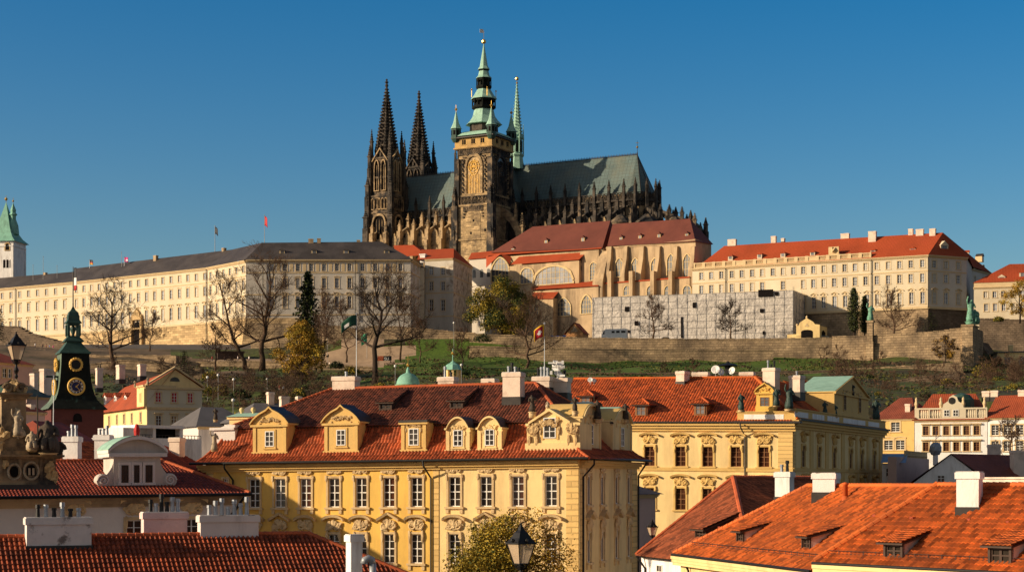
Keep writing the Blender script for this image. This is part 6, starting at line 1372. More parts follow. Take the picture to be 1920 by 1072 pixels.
# --- twin west towers
zw = lambda py: zk(py, 762.8)
def west_tower(cen, lit):
    def q(a, s_, z): p = cen-ad*a+an*s_; return V((p.x, p.y, z))
    b = MB(); b.box(q(0, 0, 62), 11, 11, zw(371)-62, tA); b.box(q(0, 0, zw(371)), 9.6, 9.6, zw(300)-zw(371), tA); b.lathe([(5, zw(300)), (4.6, zw(283))], (*cen, 0), 8, pi/8, 0, rot=tA)
    for y, s_ in ((455, 12), (402, 11.8), (371, 11.6), (336, 10.2), (300, 10.6)): b.box(q(0, 0, zw(y)-.3), s_, s_, .7, tA)
    tw = b.build('west_tower', m['gothic' if lit else 'gothicdark'], CA)  # lit tower paler, shaded tower darker: light put into the stone colour
    b = MB()
    for sa in (-1, 1):
        for ss in (-1, 1):
            for of, w_, z0, z1, ph in ((6.2, 2.6, 62, zw(430), 9), (5.8, 2.1, zw(430), zw(371), 9), (5.2, 1.7, zw(371), zw(318), 10), (4.6, 1.3, zw(318), zw(292), 11)):
                b.box(q(sa*of, ss*of, z0), w_, w_, z1-z0, tA); pinnacle(b, q(sa*of, ss*of, z1), w_*.8, ph, 0, 4)
                for dx, dy in ((1, .25), (.25, 1)): pinnacle(b, q(sa*of*(1+.18*(dx-.25)), ss*of*(1+.18*(dy-.25)), z1-4.), w_*.42, ph*.7, 0, 3)
    for k in range(8):
        t = tA+k*pi/4; pinnacle(b, V((cen.x+4.6*cos(t), cen.y+4.6*sin(t), zw(296))), .8, 6, 0, 3)
    b.build('corner_pinnacles', m['gothicdark'], tw)
    b = MB()
    for fx in range(2):
        p0 = q(5.6 if fx == 0 else -5.6, 5.6, 0).xy; 
        f = Face(p0, p0+ad*11.2) if fx == 0 else Face(p0, p0-an*11.2)
        f_ = f.off(-.7); 
        for x in (-1.7, 1.7): lancet(b, f_, 5.6+x, zw(360), zw(305), 1.9, .0, .35, 0, 1, 1, .6)
        f_.poly(b, [(5.6-4.2, zw(306)), (5.6-3.8, zw(306)), (5.6, zw(284)), (5.6+3.8, zw(306)), (5.6+4.2, zw(306)), (5.6, zw(280))], -.2, .7, 0)
        for i in range(5): x = 2.2+1.7*i; lancet(b, f, x, zw(395), zw(376), .95, .0, .2, 0, 1, 0, .4)
        lancet(b, f, 5.6, zw(455), zw(408), 5.6, 0, .6, 0, 1, 3, .7)
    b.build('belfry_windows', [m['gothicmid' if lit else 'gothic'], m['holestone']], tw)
    b = MB(); z0, z1 = zw(288), zw(159)
    b.lathe([(4.3, z0), (3.1, zw(250)), (1.5, zw(200)), (.28, z1)], (*cen, 0), 8, pi/8, 0, rot=tA)
    for k in range(8):
        t = tA+pi/8+k*pi/4
        for i in range(21):
            fr = (i+.4)/21; r = 4.35*(1-fr)**.93+.25; z = z0+(z1-z0)*fr; s_ = .62*(1-fr)+.34; b.box((cen.x+r*cos(t), cen.y+r*sin(t), z), s_*1.5, s_, s_*.9, t)
    b.lathe([(.3, z1-1), (.75, z1-.3), (.35, z1+.4), (.9, z1+1.0), (.3, z1+1.5), (.5, z1+2.1), (.1, z1+2.5)], (*cen, 0), 6)
    for k in range(8):
        t = tA+k*pi/4
        for i in range(9): fr = .04+i*.08; r = 4.0*(1-fr)+.1; b.box((cen.x+r*cos(t), cen.y+r*sin(t), z0+(z1-z0)*fr), .2, .5*(1-fr)+.1, 1.6, t, 1)
    b.build('spire', [m['gothicdark'], m['holestone']], tw)
axw = c0-ad*111.7
west_tower(axw+an*13, True); west_tower(axw-an*13, False)
b = MB(); f = Face((axw-ad*6.5+an*8).xy, (axw-ad*6.5-an*8).xy) if False else None
q = [K(aW+1, 8, 62), K(aW+1, -8, 62), K(aW-6, -8, 62), K(aW-6, 8, 62)]; blank(b, [p.xy for p in q]+[q[0].xy], 62, ze+1); b.prism([K(aW+1, 8, ze+1), K(aW+1, -8, ze+1), K(aW+1, 0, zr+2)], V((*ad*2, 0)))
b.build('west_front', m['gothicdark'], CA)
# --- slender green ridge turret
b = MB(); q = K(55.4, 0, 0); zf = lambda py: zk(py, 747)
b.lathe([(3.4, zf(318)), (2.9, zf(305)), (2.6, zf(296)), (3.2, zf(292)), (3.2, zf(290)), (2.3, zf(289)), (2.3, zf(262)), (2.9, zf(260)), (2.2, zf(254)), (1.55, zf(228)), (.9, zf(195)), (.18, zf(156))], q, 8, pi/8)
for k in range(8):
    t = pi/8+k*pi/4; pinnacle(b, q+V((2.9*cos(t), 2.9*sin(t), zf(288))), .42, 12, 0, 4, t)
    for i in range(16): fr = i/16; r = 2.25*(1-fr)**1.05+.15; b.box(q+V((r*cos(t), r*sin(t), zf(254)+(zf(156)-zf(254))*fr)), .4, .25, .35, t)
FL = b.build('ridge_turret', m['copperpale'], CA)
b = MB()
for k in range(8): t = k*pi/4; b.box(q+V((2.2*cos(t), 2.2*sin(t), zf(286))), .2, 1.0, zf(265)-zf(286), t)
b.build('openings', m['holestone'], FL)
b = MB(); b.ball(V((q.x, q.y, zf(148))), .8, 10); b.ball(V((q.x, q.y, zf(156))), .45, 8); b.tube([V((q.x, q.y, zf(158))), V((q.x, q.y, zf(143)))], .1, 5); b.build('gilded_ball', m['gold'], FL)
# ---------------------------------------------------------------- clock tower and the lower town
CT = thing('clock_tower', 'dark copper clad clock tower with flared skirt, gilded dials and open lantern', 'clock tower', V((*X2(137, 252), 3)))
cY = 252; cs = cY/F; cA = math.radians(23.5); cc2 = X2(137, cY); zc = lambda py: zk(py, cY)
def sq(b, prof, mt=0, mm=None): b.lathe([(s_*cs/2*1.4142, zc(y)) for y, s_ in prof], (*cc2, 0), 4, pi/4, mt, rot=cA)
def side(ang): d = V((cos(ang), sin(ang))); return d, V((d.y, -d.x))
n2 = V((-cos(cA), -sin(cA)))
b = MB(); b.lathe([(96*cs/2*1.4142, 3), (96*cs/2*1.4142, zc(768))], (*cc2, 0), 4, pi/4, 0, rot=cA); b.build('wall', m['maroon'], CT)
b = MB(); sq(b, [(768.5, 109), (765, 103), (760, 94), (755, 84), (750, 76), (740, 68), (730, 62.5), (715, 57.5), (700, 54.5), (680, 52), (663, 50.5)]); FSH = b.build('flared_shaft', [m['coppershaft'], m['coppermid']], CT)
for p_ in FSH.data.polygons:   # this side takes the paler, streaked copper
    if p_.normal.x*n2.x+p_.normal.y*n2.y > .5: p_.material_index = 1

b = MB(); q = []  # the paler side is the same sheet metal, streaked
sq(b, [(664, 58), (662.5, 57.5), (655, 44), (648, 34), (643, 27), (640, 26)]); sq(b, [(641, 35), (639.5, 34.5), (635, 27), (633, 23.5)]); sq(b, [(606.5, 28), (605, 27.5), (600.5, 21.5), (597, 20.5), (593, 21), (590, 18), (586, 17), (582, 9), (578, 5), (574, 2.0)])
b.build('roof', m['copperdark'], CT)
b = MB(); sq(b, [(633.5, 22), (630, 22)]); sq(b, [(610, 22), (606, 22)])
for k in range(4):
    t = cA+pi/4+k*pi/2; r = 20*cs/2*1.4142; b.box((cc2.x+r*cos(t), cc2.y+r*sin(t), zc(630)), 5*cs, 5*cs, zc(609)-zc(630), cA)
b.box((*cc2, zc(631)), 4*cs, 4*cs, zc(606)-zc(631), cA); b.lathe([(3*cs, zc(626)), (6*cs, zc(617)), (5*cs, zc(613)), (.1, zc(611))], (*cc2, 0), 8)
b.build('lantern', m['copperdark'], CT)
def dial(parent, d, n, px_r, py, shaft_s, rx, face='clockblue', numerals=True, name='clock_dial'):
    r = rx*cs; z = zc(py); o = shaft_s*cs/2; c = V((cc2.x+n.x*(o+.25), cc2.y+n.y*(o+.25), z)); D3 = V((d.x, d.y, 0)); N_ = V((n.x, n.y, 0))
    b = MB(); ring = lambda rr, off=0: [c+D3*rr*cos(2*pi*t/28)+V((0, 0, rr*sin(2*pi*t/28)))+N_*off for t in range(28)]
    b.prism(ring(r*.9, -.6), N_*.75, 0); b.tube(ring(r, .1)+[ring(r, .1)[0]], .17, 6, 1)
    if numerals:
        b.tube(ring(r*.62, .17)+[ring(r*.62, .17)[0]], .035, 4, 1)
        for k in range(12):
            t = pi/2-k*pi/6; u = D3*cos(t)+V((0, 0, sin(t))); w_ = D3*-sin(t)+V((0, 0, cos(t))); strokes = {0: 3, 1: 1, 2: 2, 3: 3, 4: 2, 5: 1, 6: 2, 7: 3, 8: 3, 9: 2, 10: 1, 11: 2}[k]
            for i in range(strokes): p = c+N_*.17+w_*(.11*(i-(strokes-1)/2)); b.tube([p+u*r*.67, p+u*r*.84], .045, 4, 2)
        for t, L_, wd in ((pi/2-2*pi*7.4/60, .45, .08), (pi/2-2*pi*23/60, .72, .05)): u = D3*cos(t)+V((0, 0, sin(t))); b.tube([c+N_*.22-u*r*.12, c+N_*.22+u*r*L_], [wd, wd*.5], 4, 1)
    else:
        for k in range(16): t = k*pi/8; p = c+D3*r*1.05*cos(t)+V((0, 0, r*1.05*sin(t)))+N_*.15; b.blob(p, .19, k, .3, 6, 1)
    b.build(name, [m[face], m['goldpaint'], m['globe']], parent)
d1, n1 = side(cA); d2 = V((-n1.x, -n1.y)); n2 = V((-d1.x, -d1.y)); d2 = V((n2.y*-1, n2.x)) if False else V((-n2.y, n2.x))
for d, n in ((d1, n1), (d2, n2)): dial(CT, d, n, 0, 726, 60, 14.5); dial(CT, d, n, 0, 685, 52.5, 10.5, 'black', False, 'gilded_wreath')
b = MB(); 
for k in range(2): 
    c = V((cc2.x+n2.x*33*cs, cc2.y+n2.y*33*cs, zc(708))); b.box(c, 2.6, 1.2, .2, cA); 
b.build('dial_hood', m['copperdark'], CT)
b = MB(); f = Face(cc2+n1*96*cs/2-d1*4, cc2+n1*96*cs/2+d1*4); f.poly(b, [(3.4, zc(792)), (4.6, zc(792))]+arc_pts(4, zc(784), .6, .6, 0, 180, 6), -.05, .05); b.build('window', m['holestone'], CT)
b = MB(); b.tube([V((*cc2, zc(576))), V((*cc2, zc(500)))], [.1, .05], 6); CTp = b.build('flagpole', m['iron'], CT)
def cloth(name, top, bottom_off, mats, parent, W=1.6, Hh=1.0, nx=8, ny=4, dirv=(1, 0, 0), droop=.0, seed=0, bands=None, disk=None):
    """rippling flag hung from a pole; top: upper hoist corner"""
    top = V(top); d = V(dirv).normalized(); b = MB(); g = []
    for j in range(ny+1):
        row = []
        for i in range(nx+1):
            s_, t = i/nx, j/ny; p = top+d*(W*s_)-V((0, 0, Hh*t))-V((0, 0, droop*s_*s_))+V((-d.y, d.x, 0))*(.16*W*math.sin(s_*5+seed+t)*s_); row.append(p)
        g.append(row)
    for j in range(ny):
        for i in range(nx):
            k = 0
            if bands: k = bands(i/nx, j/ny)
            b.face([g[j+1][i], g[j+1][i+1], g[j][i+1], g[j][i]], k)
    o = b.build(name, mats, parent, smooth=True); md = o.modifiers.new('thickness', 'SOLIDIFY'); md.thickness = .02
    return o
cloth('flag', (cc2.x+.1, cc2.y, zc(502)), 0, [m['darkcloth'], m['whitecloth'], m['redflag']], CT, W=.7, Hh=3.2, nx=4, ny=9, dirv=(.8, -.6, 0), bands=lambda s_, t: 0 if t < .34 else 1 if t < .67 else 2)
# yellow house with pediment beside it
YG = Bld('gabled_house', 'cream house with orange roof, triangular pediment and red curtained windows', 'house', V((-62, 305, 3)))
f = Face.px(275.5, 298, 379, 302.5); l_ = Face(f.A-f.n*32, f.A); ve = f.uv(327, 726)[1]; vm2 = f.uv(327, 765)[1]
W = YG.wall(f, 'palace', 3, ve, depth=.2); YG.row(W, [297, 327, 357], (327, 745), .95, 1.65, 'dorm_none', pane='panered', sur='trim'); YG.row(W, [297.5, 326.5, 356.5], (327, 789), .95, 1.8, 'dorm_flat', pane='panewarm', sur='trim')
Wl = YG.wall(l_, 'pale', 3, vm2, depth=.2); YG.row(Wl, [205, 219.5, 233, 247.5, 264], (219, 787), .95, 1.7, 'dorm_none', pane='panefar', sur='trim')
b = MB(); blank(b, [f.B, f.B-f.n*32, l_.A], 3, vm2); YG.finish(b)
apx = f.uv(326, 692)[1]; b = MB(); f.poly(b, [(0, ve), (f.L, ve), (f.L/2, apx)], -.4, 0, 0); f.poly(b, [(f.L/2-.85, ve+1.0), (f.L/2+.85, ve+1.0)]+arc_pts(f.L/2, ve+1.0, .85, .75, 0, 180, 8)[1:-1], -.1, .05, 2)
for p, q in (((-.4, ve), (f.L/2, apx+.15)), ((f.L+.4, ve), (f.L/2, apx+.15))): f.poly(b, [p, q, (q[0], q[1]+.35), (p[0], p[1]+.3)], -.5, .45, 1)
f.box(b, -.4, f.L+.4, ve-.3, ve, -.2, .35, 1); f.box(b, -.2, f.L+.2, vm2-.25, vm2+.15, -.2, .3, 1)
g_ = l_; g_.box(b, l_.L-4.2, l_.L-.35, vm2+.1, ve, -5, -.1, 0); g_.box(b, l_.L-4.2, l_.L-.02, vm2+.1, ve, -.1, .5, 0); g_.box(b, l_.L-4.4, l_.L+.2, ve, ve+.3, -5, .7, 1); fwin(b, l_.off(.5), l_.L-2.1, (vm2+ve)/2, .95, 1.6, .02, 2, (.5,)); YG.part(b, 'pediment', [m['pale'], m['trim'], m['pane']])
b = MB(); rr = f.pt(f.L/2, apx, .3); rb = f.pt(f.L/2, apx-1.6, -30); plane_roof(b, [l_.pt(0, vm2, .7), l_.pt(l_.L, vm2, .7), rr, rb]); plane_roof(b, [f.pt(f.L+.5, ve, .3), f.pt(f.L+.5, vm2, -30), rb, rr]); b.face([f.pt(f.L, vm2, -32), l_.pt(0, vm2, .7), rb]); YG.part(b, 'roof', m['rooffar'])
for px in (197, 216, 235):
    f2 = l_.off(-1.1); u, v = f2.uv(px, 756); bb_ = MB(); ol = [(u-.75, v-.3), (u+.75, v-.3), (u+.75, v+1.2), (u, v+1.75), (u-.75, v+1.2)]; f2.poly(bb_, ol, -2.2, 0, 0); f2.poly(bb_, [(u-.95, v+1.15), (u, v+1.75), (u+.95, v+1.15), (u+.95, v+1.3), (u, v+1.95), (u-.95, v+1.3)], -2.4, .2, 1); fwin(bb_, f2, u, v+.6, .95, 1.15, .02, 2, (.5,), .09, 0, 2); YG.part(bb_, 'dormer', [m['white'], m['rooffar'], m['pane']])
for px, y0, y1, w_, o in ((186, 728, 690, 1.3, -2.5), (226, 712, 684, 2.2, -4), (266, 706, 683, 1.7, -5)):
    f2 = l_.off(o); u, v = f2.uv(px, y0); chimney(YG.root, f2.pt(u, v), 1.1, w_, f2.uv(px, y1)[1]-v, f.ang, 'brickpink', 2 if px == 186 else 0, lead=.1, seed=px)
# pink house and roofs further back at the edge
def simple_house(name, label, f, depth, z0, py_eave, wall, roof, ridge_py, wins=(), frame='frame', pane='pane', chims=(), over=.5, gable=False, kind='far2_none', ww=1.1, wh=1.7, sur='trim', hip=3.0, trim='trim', tl=False):
    B_ = Bld(name, label, 'house', f.pt(f.L/2, z0, -depth/2)); ve = f.uv(*py_eave)[1]; W = B_.wall(f, wall, z0, ve, depth=.2)
    for xs, y in wins: B_.row(W, xs, (xs[0], y), ww, wh, kind, frame=frame, pane=pane, sur=sur)
    b = MB(); pl = [f.A, f.A-f.n*depth, f.B-f.n*depth, f.B]; blank(b, pl, z0, ve); B_.finish(b)
    b = MB(); cornice(b, f, -.15, f.L+.15, ve-.35, .35, .35); B_.part(b, 'cornice', m[trim])
    b = MB(); o = over; vr = f.off(-depth/2).uv(*ridge_py)[1]; h = 0 if gable else hip
    c = [f.pt(-o, ve, o), f.pt(f.L+o, ve, o), f.pt(f.L+o, ve, -depth-o), f.pt(-o, ve, -depth-o)]; r0, r1 = f.pt(-o+h, vr, -depth/2), f.pt(f.L+o-h, vr, -depth/2)
    if tl: tiles(b, [c[0], c[1], r1, r0], tw=.3, th=.42, amp=.07)
    else: plane_roof(b, [c[0], c[1], r1, r0])
    plane_roof(b, [c[1], c[2], r1]); plane_roof(b, [c[2], c[3], r0, r1]); plane_roof(b, [c[3], c[0], r0]); ro_ = B_.part(b, 'roof', m[roof])
    for (px, y0, y1, w_, o2) in chims: f2 = f.off(o2); u, v = f2.uv(px, y0); chimney(B_.root, f2.pt(u, v), w_, .9, f2.uv(px, y1)[1]-v, f.ang, 'brickpink', 0, lead=.1, sub=False)
    return B_
simple_house('pink_house', 'pink house with shuttered window and red eaves, beside the baroque gable', Face.px(-40, 318, 61, 330), 14, 3, (30, 682), 'pink', 'rooffar', (30, 662), [([9, 17], 699)], ww=1.2, wh=1.7)
simple_house('teal_roofed_house', 'small house with teal sheet roof and pink chimney near the clock tower', Face.px(50, 262, 92, 266), 10, 3, (70, 744), 'pink', 'copperdark', (70, 714), chims=[(88, 742, 692, 2.2, -4), (64, 735, 700, .9, -3)])
simple_house('orange_gabled_house', 'orange tiled roof in front of the clock tower base', Face.px(44, 218, 84, 222), 9, 3, (62, 772), 'pink', 'rooffar', (62, 745), chims=[(56, 776, 758, .8, -1)], over=.3, hip=1)
simple_house('white_gabled_house', 'white walled house with deep red roof below the clock tower', Face.px(46, 176, 122, 181), 9, 2, (80, 838), 'white', 'tiledark', (80, 798), over=.3, hip=1.5)
simple_house('red_roofed_house', 'house with steep dark red roof running behind the white chimneys', Face.px(150, 158, 236, 165), 12, 2, (200, 862), 'pink', 'tiledark', (200, 796), hip=2)
simple_house('low_orange_house', 'orange pantile roof glimpsed between two white chimneys', Face.px(100, 128, 250, 133), 7, 2, (180, 872), 'white', 'tileorange', (180, 828), hip=.5, tl=True)
simple_house('brown_roofed_house', 'dark brown tiled roof behind the scroll gable, carrying a white chimney', Face.px(285, 132, 405, 142), 9, 2, (340, 893), 'pink', 'tiledark', (340, 837), chims=[(332, 866, 820, .95, -3)], hip=.5, tl=True)
TB = thing('roof_terrace', 'white flat roofed terrace block with dark loggia and railings', 'terrace', V((*X2(300, 170), 3))); f = Face.px(231, 168, 378, 175); b = MB(); v = lambda y: f.uv(300, y)[1]
f.box(b, 0, f.L, 2, v(821), -6, 0); f.box(b, 0, f.u(262), 2, v(803), -4, .0); f.box(b, f.u(255), f.u(342), v(803), v(797), -4, .3); f.box(b, f.u(286), f.u(291), v(821), v(803), -3, .1); f.box(b, f.u(336), f.u(342), v(821), v(803), -3, .1); b.build('wall', m['white'], TB)
b = MB(); f.box(b, f.u(290), f.u(337), v(821), v(803), -3, -.6); b.build('loggia', m['holestone'], TB)
b = MB()
for i in range(20): u = f.u(262)+(f.L-f.u(262))*i/19; b.tube([f.pt(u, v(821), -.1), f.pt(u, v(815), -.1)], .03, 4)
b.tube([f.pt(f.u(262), v(815), -.1), f.pt(f.L, v(815), -.1)], .03, 4); b.build('railing', m['iron'], TB)
# ---- L: house with the scrolled dormer
fL = Face(X2(-60, 105.2), X2(445, 112), .011); Lh = Bld('scroll_gabled_house', 'house in shade with red tile roof and white scrolled dormer gable', 'house', fL.pt(10, 1, -6)); vE = fL.uv(300, 930)[1]
W = Lh.wall(fL, 'oldwhite', 1, vE); Lh.row(W, [140, 252, 360], (252, 1003), 1.0, 1.9, 'A_hoodA', pane='panewarm', seeds=[21]); 
b = MB(); D = 13; blank(b, [fL.A, fL.A-fL.n*D, fL.B-fL.n*D, fL.B], 1, vE+.1); Lh.finish(b)
b = MB(); cornice(b, fL, 0, fL.L+.3, vE-.6, .6, .5); fr = Face(fL.B, fL.B-fL.n*D); cornice(b, fr, 0, D, vE-.6+.2, .6, .5); Lh.part(b, 'cornice', m['beigestone'])
rL2, rR2 = fL.off(-6.5).at(-60, 866), fL.off(-6.5).at(302, 864); e0, e1 = fL.pt(-.3, vE+.1, .7), fL.pt(fL.L+.6, vE+.1, .7); e2_ = fL.pt(fL.L+.6, vE+.1, -D-.6); e3 = fL.pt(-.3, vE+.1, -D-.6)
b = MB(); tiles(b, [e0, e1, rR2, rL2], tw=.22, th=.34, amp=.06); tiles(b, [e1, e2_, rR2], tw=.22, th=.34, amp=.06); plane_roof(b, [e2_, e3, rL2, rR2]); ro = Lh.part(b, 'roof', m['tiledark'])
b = MB(); ridge(b, rL2+V((0, 0, .05)), rR2+V((0, 0, .05)), .13); ridge(b, rR2+V((0, 0, .05)), e1+V((0, 0, .05)), .13); Lh.part(b, 'ridge_tiles', m['tilered'], ro)
b = MB(); b.tube([fL.pt(-.3, vE+.06, .8), fL.pt(fL.L+.7, vE+.06, .8)], .1, 8); b.tube([fL.pt(fL.L+.3, vE, .8), fL.pt(fL.L-.2, vE-.9, .3), fL.pt(fL.L-.7, vE-1.5, .12), fL.pt(fL.L-.7, 1, .12)], .08, 6); Lh.part(b, 'rain_gutter', m['black'])
fS = fL.off(-1.1); U = fS.u; Vv = lambda y: fS.uv(256, y)[1]; b = MB()
vb, vc, vt = Vv(909), Vv(853), Vv(824); x0, x1, xm = U(213), U(301), U(256)
f2 = fS; f2.box(b, x0, x1, vb-.5, vc, -3, 0, 0)
for sg, xx in ((-1, x0), (1, x1)):   # concave wings ending in volutes
    cur = [(xx, vc-.3)]+[(xx+sg*(.75-.75*cos(pi/2*t/6)**1), vc-.3-(vc-vb-.6)*t/6) for t in range(1, 7)]; f2.poly(b, cur+[(xx, vb-.2)], -.8, -.05, 0)
    c = (xx+sg*.62, vb+.3); pts = [f2.pt(c[0]+.42*cos(t*pi/10), c[1]+.42*sin(t*pi/10), .0) for t in range(20)]; b.prism(pts, V((-fS.n.x, -fS.n.y, 0))*.9, 0)
    sp = [f2.pt(c[0]+sg*.38*(1-t/22)*cos(t*.6), c[1]+.38*(1-t/22)*sin(t*.6), .04) for t in range(20)]; b.tube(sp, .05, 4, 1)
f2.box(b, x0-.35, x1+.35, vc-.1, vc+.14, -3, .3, 1)
ped = [(x0-.4+(x1-x0+.8)*i/14, vc+.14+(vt-vc)*.9*math.sin(pi*i/14)**.75) for i in range(15)]
f2.poly(b, ped, -3, -.12, 0)
for (xa, ya), (xb, yb) in zip(ped[:-1], ped[1:]): f2.poly(b, [(xa, ya-.02), (xb, yb-.02), (xb, yb+.18), (xa, ya+.18)], -3, .3, 1)
for xc, w_ in ((U(234), .44), (U(256), .34), (U(279), .44)):
    f2.box(b, xc-w_/2-.16, xc-w_/2, vb+.15, vb+1.4, 0, .06, 1); f2.box(b, xc+w_/2, xc+w_/2+.16, vb+.15, vb+1.4, 0, .06, 1); f2.box(b, xc-w_/2-.16, xc+w_/2+.16, vb+1.25, vb+1.42, 0, .07, 1); f2.box(b, xc-w_/2-.2, xc+w_/2+.2, vb, vb+.15, 0, .1, 1)
DG = Lh.part(b, 'dormer', [m['dormergrey'], m['oldwhite']])
b = MB()
for xc, w_ in ((U(234), .44), (U(256), .34), (U(279), .44)): fwin(b, f2, xc, vb+.7, w_, 1.05, .01, 2, (.5,), .05)
b.build('window', [m['darkframe'], m['panewarm']], DG)
b = MB()
for (xa, ya), (xb, yb) in zip(ped[:8], ped[1:8]): f2.poly(b, [(xa, ya+.19), (xb, yb+.19), (xb, yb+.23), (xa, ya+.23)], -3.1, .33, 0)
b.build('copper_cap', m['copperpale'], DG)
# white chimneys behind it
f = fL.off(-6.9)
for pa, pb, y0, y1, sd, o in ((117, 154, 878, 818, 31, -.2), (176, 212, 866, 815, 32, -.8)):
    f2 = f.off(o); ua, ub = f2.u(pa), f2.u(pb); v0 = f2.uv((pa+pb)/2, y0)[1]; chimney(Lh.root, f2.pt((ua+ub)/2, v0-.3), (ub-ua)*.78, .75, f2.uv((pa+pb)/2, y1)[1]-v0+.3, fL.ang-.55, 'white', 3, seed=sd, lead=.15)
# ---- G: baroque stone gable
G = thing('baroque_gable', 'dark weathered baroque stone gable with volutes, niches and carved reliefs', 'gable', V((*X2(40, 103), Z0-.6)))
fG = Face(X2(-60, 101), X2(106, 103.2)); U = fG.u; Vg = lambda y: fG.uv(40, y)[1]; b = MB()
fG.box(b, U(-58), U(104), Vg(908), Vg(856), -1.2, 0, 0); fG.box(b, U(-60), U(118), Vg(856), Vg(852), -1.4, .45, 0); fG.box(b, U(-60), U(112), Vg(859.5), Vg(856), -1.3, .2, 0)
for x in (1, 37, 77, 101): fG.box(b, U(x)-.09, U(x)+.09, Vg(905), Vg(860), 0, .1, 0)
fG.box(b, U(-58), U(104.5), Vg(908), Vg(900), 0, .14, 0)
fG.box(b, U(3), U(49), Vg(852), Vg(748), -1.0, 0, 0)
for y0, y1, e in ((748, 744, 2), (744, 740, 5), (740, 737, 9), (852, 845, 3)): fG.box(b, U(3-e), U(49+e), Vg(y0), Vg(y1), -1.2, .1+e*.05, 0)
fG.poly(b, [(U(8), Vg(737)), (U(45), Vg(737)), (U(40), Vg(727)), (U(33), Vg(716)), (U(20), Vg(716)), (U(12), Vg(727))], -.9, 0, 0)
for sg in (-1, 1):
    base = 49 if sg > 0 else 3; cur = [(base, 793), (base+sg*6, 800), (base+sg*12, 812), (base+sg*20, 828), (base+sg*34, 842), (base+sg*60, 847), (base+sg*66, 852), (base, 852)]
    fG.poly(b, [(U(x), Vg(y)) for x, y in cur], -.7, -.15, 0)
    sp = [fG.pt(U(base+sg*59)+sg*.42*(1-t/26)*cos(t*.5), Vg(842)+.42*(1-t/26)*sin(t*.5), .05) for t in range(22)]; b.tube(sp, .12, 5)
    sp = [fG.pt(U(26+sg*12)+sg*.3*(1-t/22)*cos(t*.5), Vg(728)+.3*(1-t/22)*sin(t*.5), .1) for t in range(18)]; b.tube(sp, .09, 5)
b.build('stonework', m['gothicmid'], G)
b = MB(); fG.poly(b, [(U(26.6)+.24*cos(t*pi/8), Vg(884)+.32*sin(t*pi/8)) for t in range(16)], .0, .03); fG.poly(b, [(U(58.5)-.25, Vg(891)), (U(58.5)+.25, Vg(891))]+arc_pts(U(58.5), Vg(878), .25, .22, 0, 180, 8), 0, .03)
b.build('niches', m['holestone'], G)
b = MB()
for c_, r_ in (((26.6, 884), (.36, .45)), ((58.5, 882), (.42, .5))): b.tube([fG.pt(U(c_[0])+r_[0]*cos(t*pi/10), Vg(c_[1])+r_[1]*sin(t*pi/10), .05) for t in range(21)], .07, 5)
for x in (54.7, 62.3): fG.box(b, U(x)-.06, U(x)+.06, Vg(890), Vg(877), .03, .07)
b.build('niche_frames', m['statuepale'], G)
for i, (x, y, r_) in enumerate(((33, 772, .2), (32, 780, .3), (34, 788, .26), (30, 798, .3), (34, 806, .34), (38, 812, .3), (28, 812, .25), (92, 880, .4), (97, 888, .36), (94, 872, .25), (99, 896, .3), (12, 745, .2), (44, 728, .22), (26, 722, .3), (8, 870, .3), (5, 815, .35), (-3, 835, .4), (62, 838, .3))): b = MB(); b.blob(fG.pt(U(x), Vg(y), .05), r_*.8, i+40, .75, 10, 0, 1, .55, 1.15); b.build('carved_relief', m['statuepale' if i < 7 else 'orn'], G)
b = MB(); fG.box(b, U(-60), U(107), Vg(917), Vg(908), -1.3, .5); b.build('flashing', m['iron'], G)
# house beyond the edge whose gable shades the yellow wall
OH = thing('corner_house', 'tall house standing just beyond the picture edge beside the yellow house', 'house', V((-52, 130, 1)))
b = MB(); q = [V((-42, 119, 0)), V((-42, 146, 0)), V((-70, 146, 0)), V((-70, 119, 0))]; blank(b, [p.xy for p in q]+[q[0].xy], 1, Z0+2); fo_ = Face((-42, 119), (-42, 146)); [fwin(b, fo_, 3.5+5*i, Z0-9.5+4*j, 1.1, 1.9, .02, 2, (.5,), .08, 1, 2) for i in range(5) for j in range(3)]; b.prism([V((-42, 119, Z0+2)), V((-42, 146, Z0+2)), V((-42, 133, Z0+7.6))], (-28, 0, 0)); b.build('wall', [m['pale'], m['frame'], m['pane']], OH)
b = MB(); 
for y0 in (118, 147): plane_roof(b, [V((-41.6, y0, Z0+1.6)), V((-70.4, y0, Z0+1.6)), V((-70.4, 133, Z0+7.9)), V((-41.6, 133, Z0+7.9))] if y0 == 147 else [V((-70.4, y0, Z0+1.6)), V((-41.6, y0, Z0+1.6)), V((-41.6, 133, Z0+7.9)), V((-70.4, 133, Z0+7.9))])
b.build('roof', m['rooffar'], OH)
# ---- houses at the foot of the hill on the other side
k9 = lambda x, y: (1600+x/4.122, 660+y/4.122)
simple_house('ochre_house', 'ochre house with brown hipped roof tucked behind the bronze statue', Face.px(1640, 326, 1714, 322), 12, 5, (1690, 785), 'ochretrim', 'rooffardark', (1670, 746), [([1679], 800), ([1666, 1688], 834)], ww=1.6, wh=1.7, frame='frame', pane='pane', kind='B_seg', chims=[(1703, 778, 757, .9, -2)])
BH = simple_house('balustraded_house', 'cream house with roof balustrade and small round windowed gable', Face.px(1715, 322, 1851, 318), 14, 5, (1783, 787), 'white', 'rooffar', (1783, 738), [([1735.9, 1754.5, 1774, 1793, 1811.8, 1831], 807), ([1735.9, 1754.5, 1774, 1793, 1811.8, 1831], 837)], ww=1.0, wh=1.6, frame='brownframe', pane='panewarm', kind='B_flat')
f = Face.px(1715, 322, 1851, 318).off(.2); b = MB(); U = f.u; v = lambda y: f.uv(1783, y)[1]
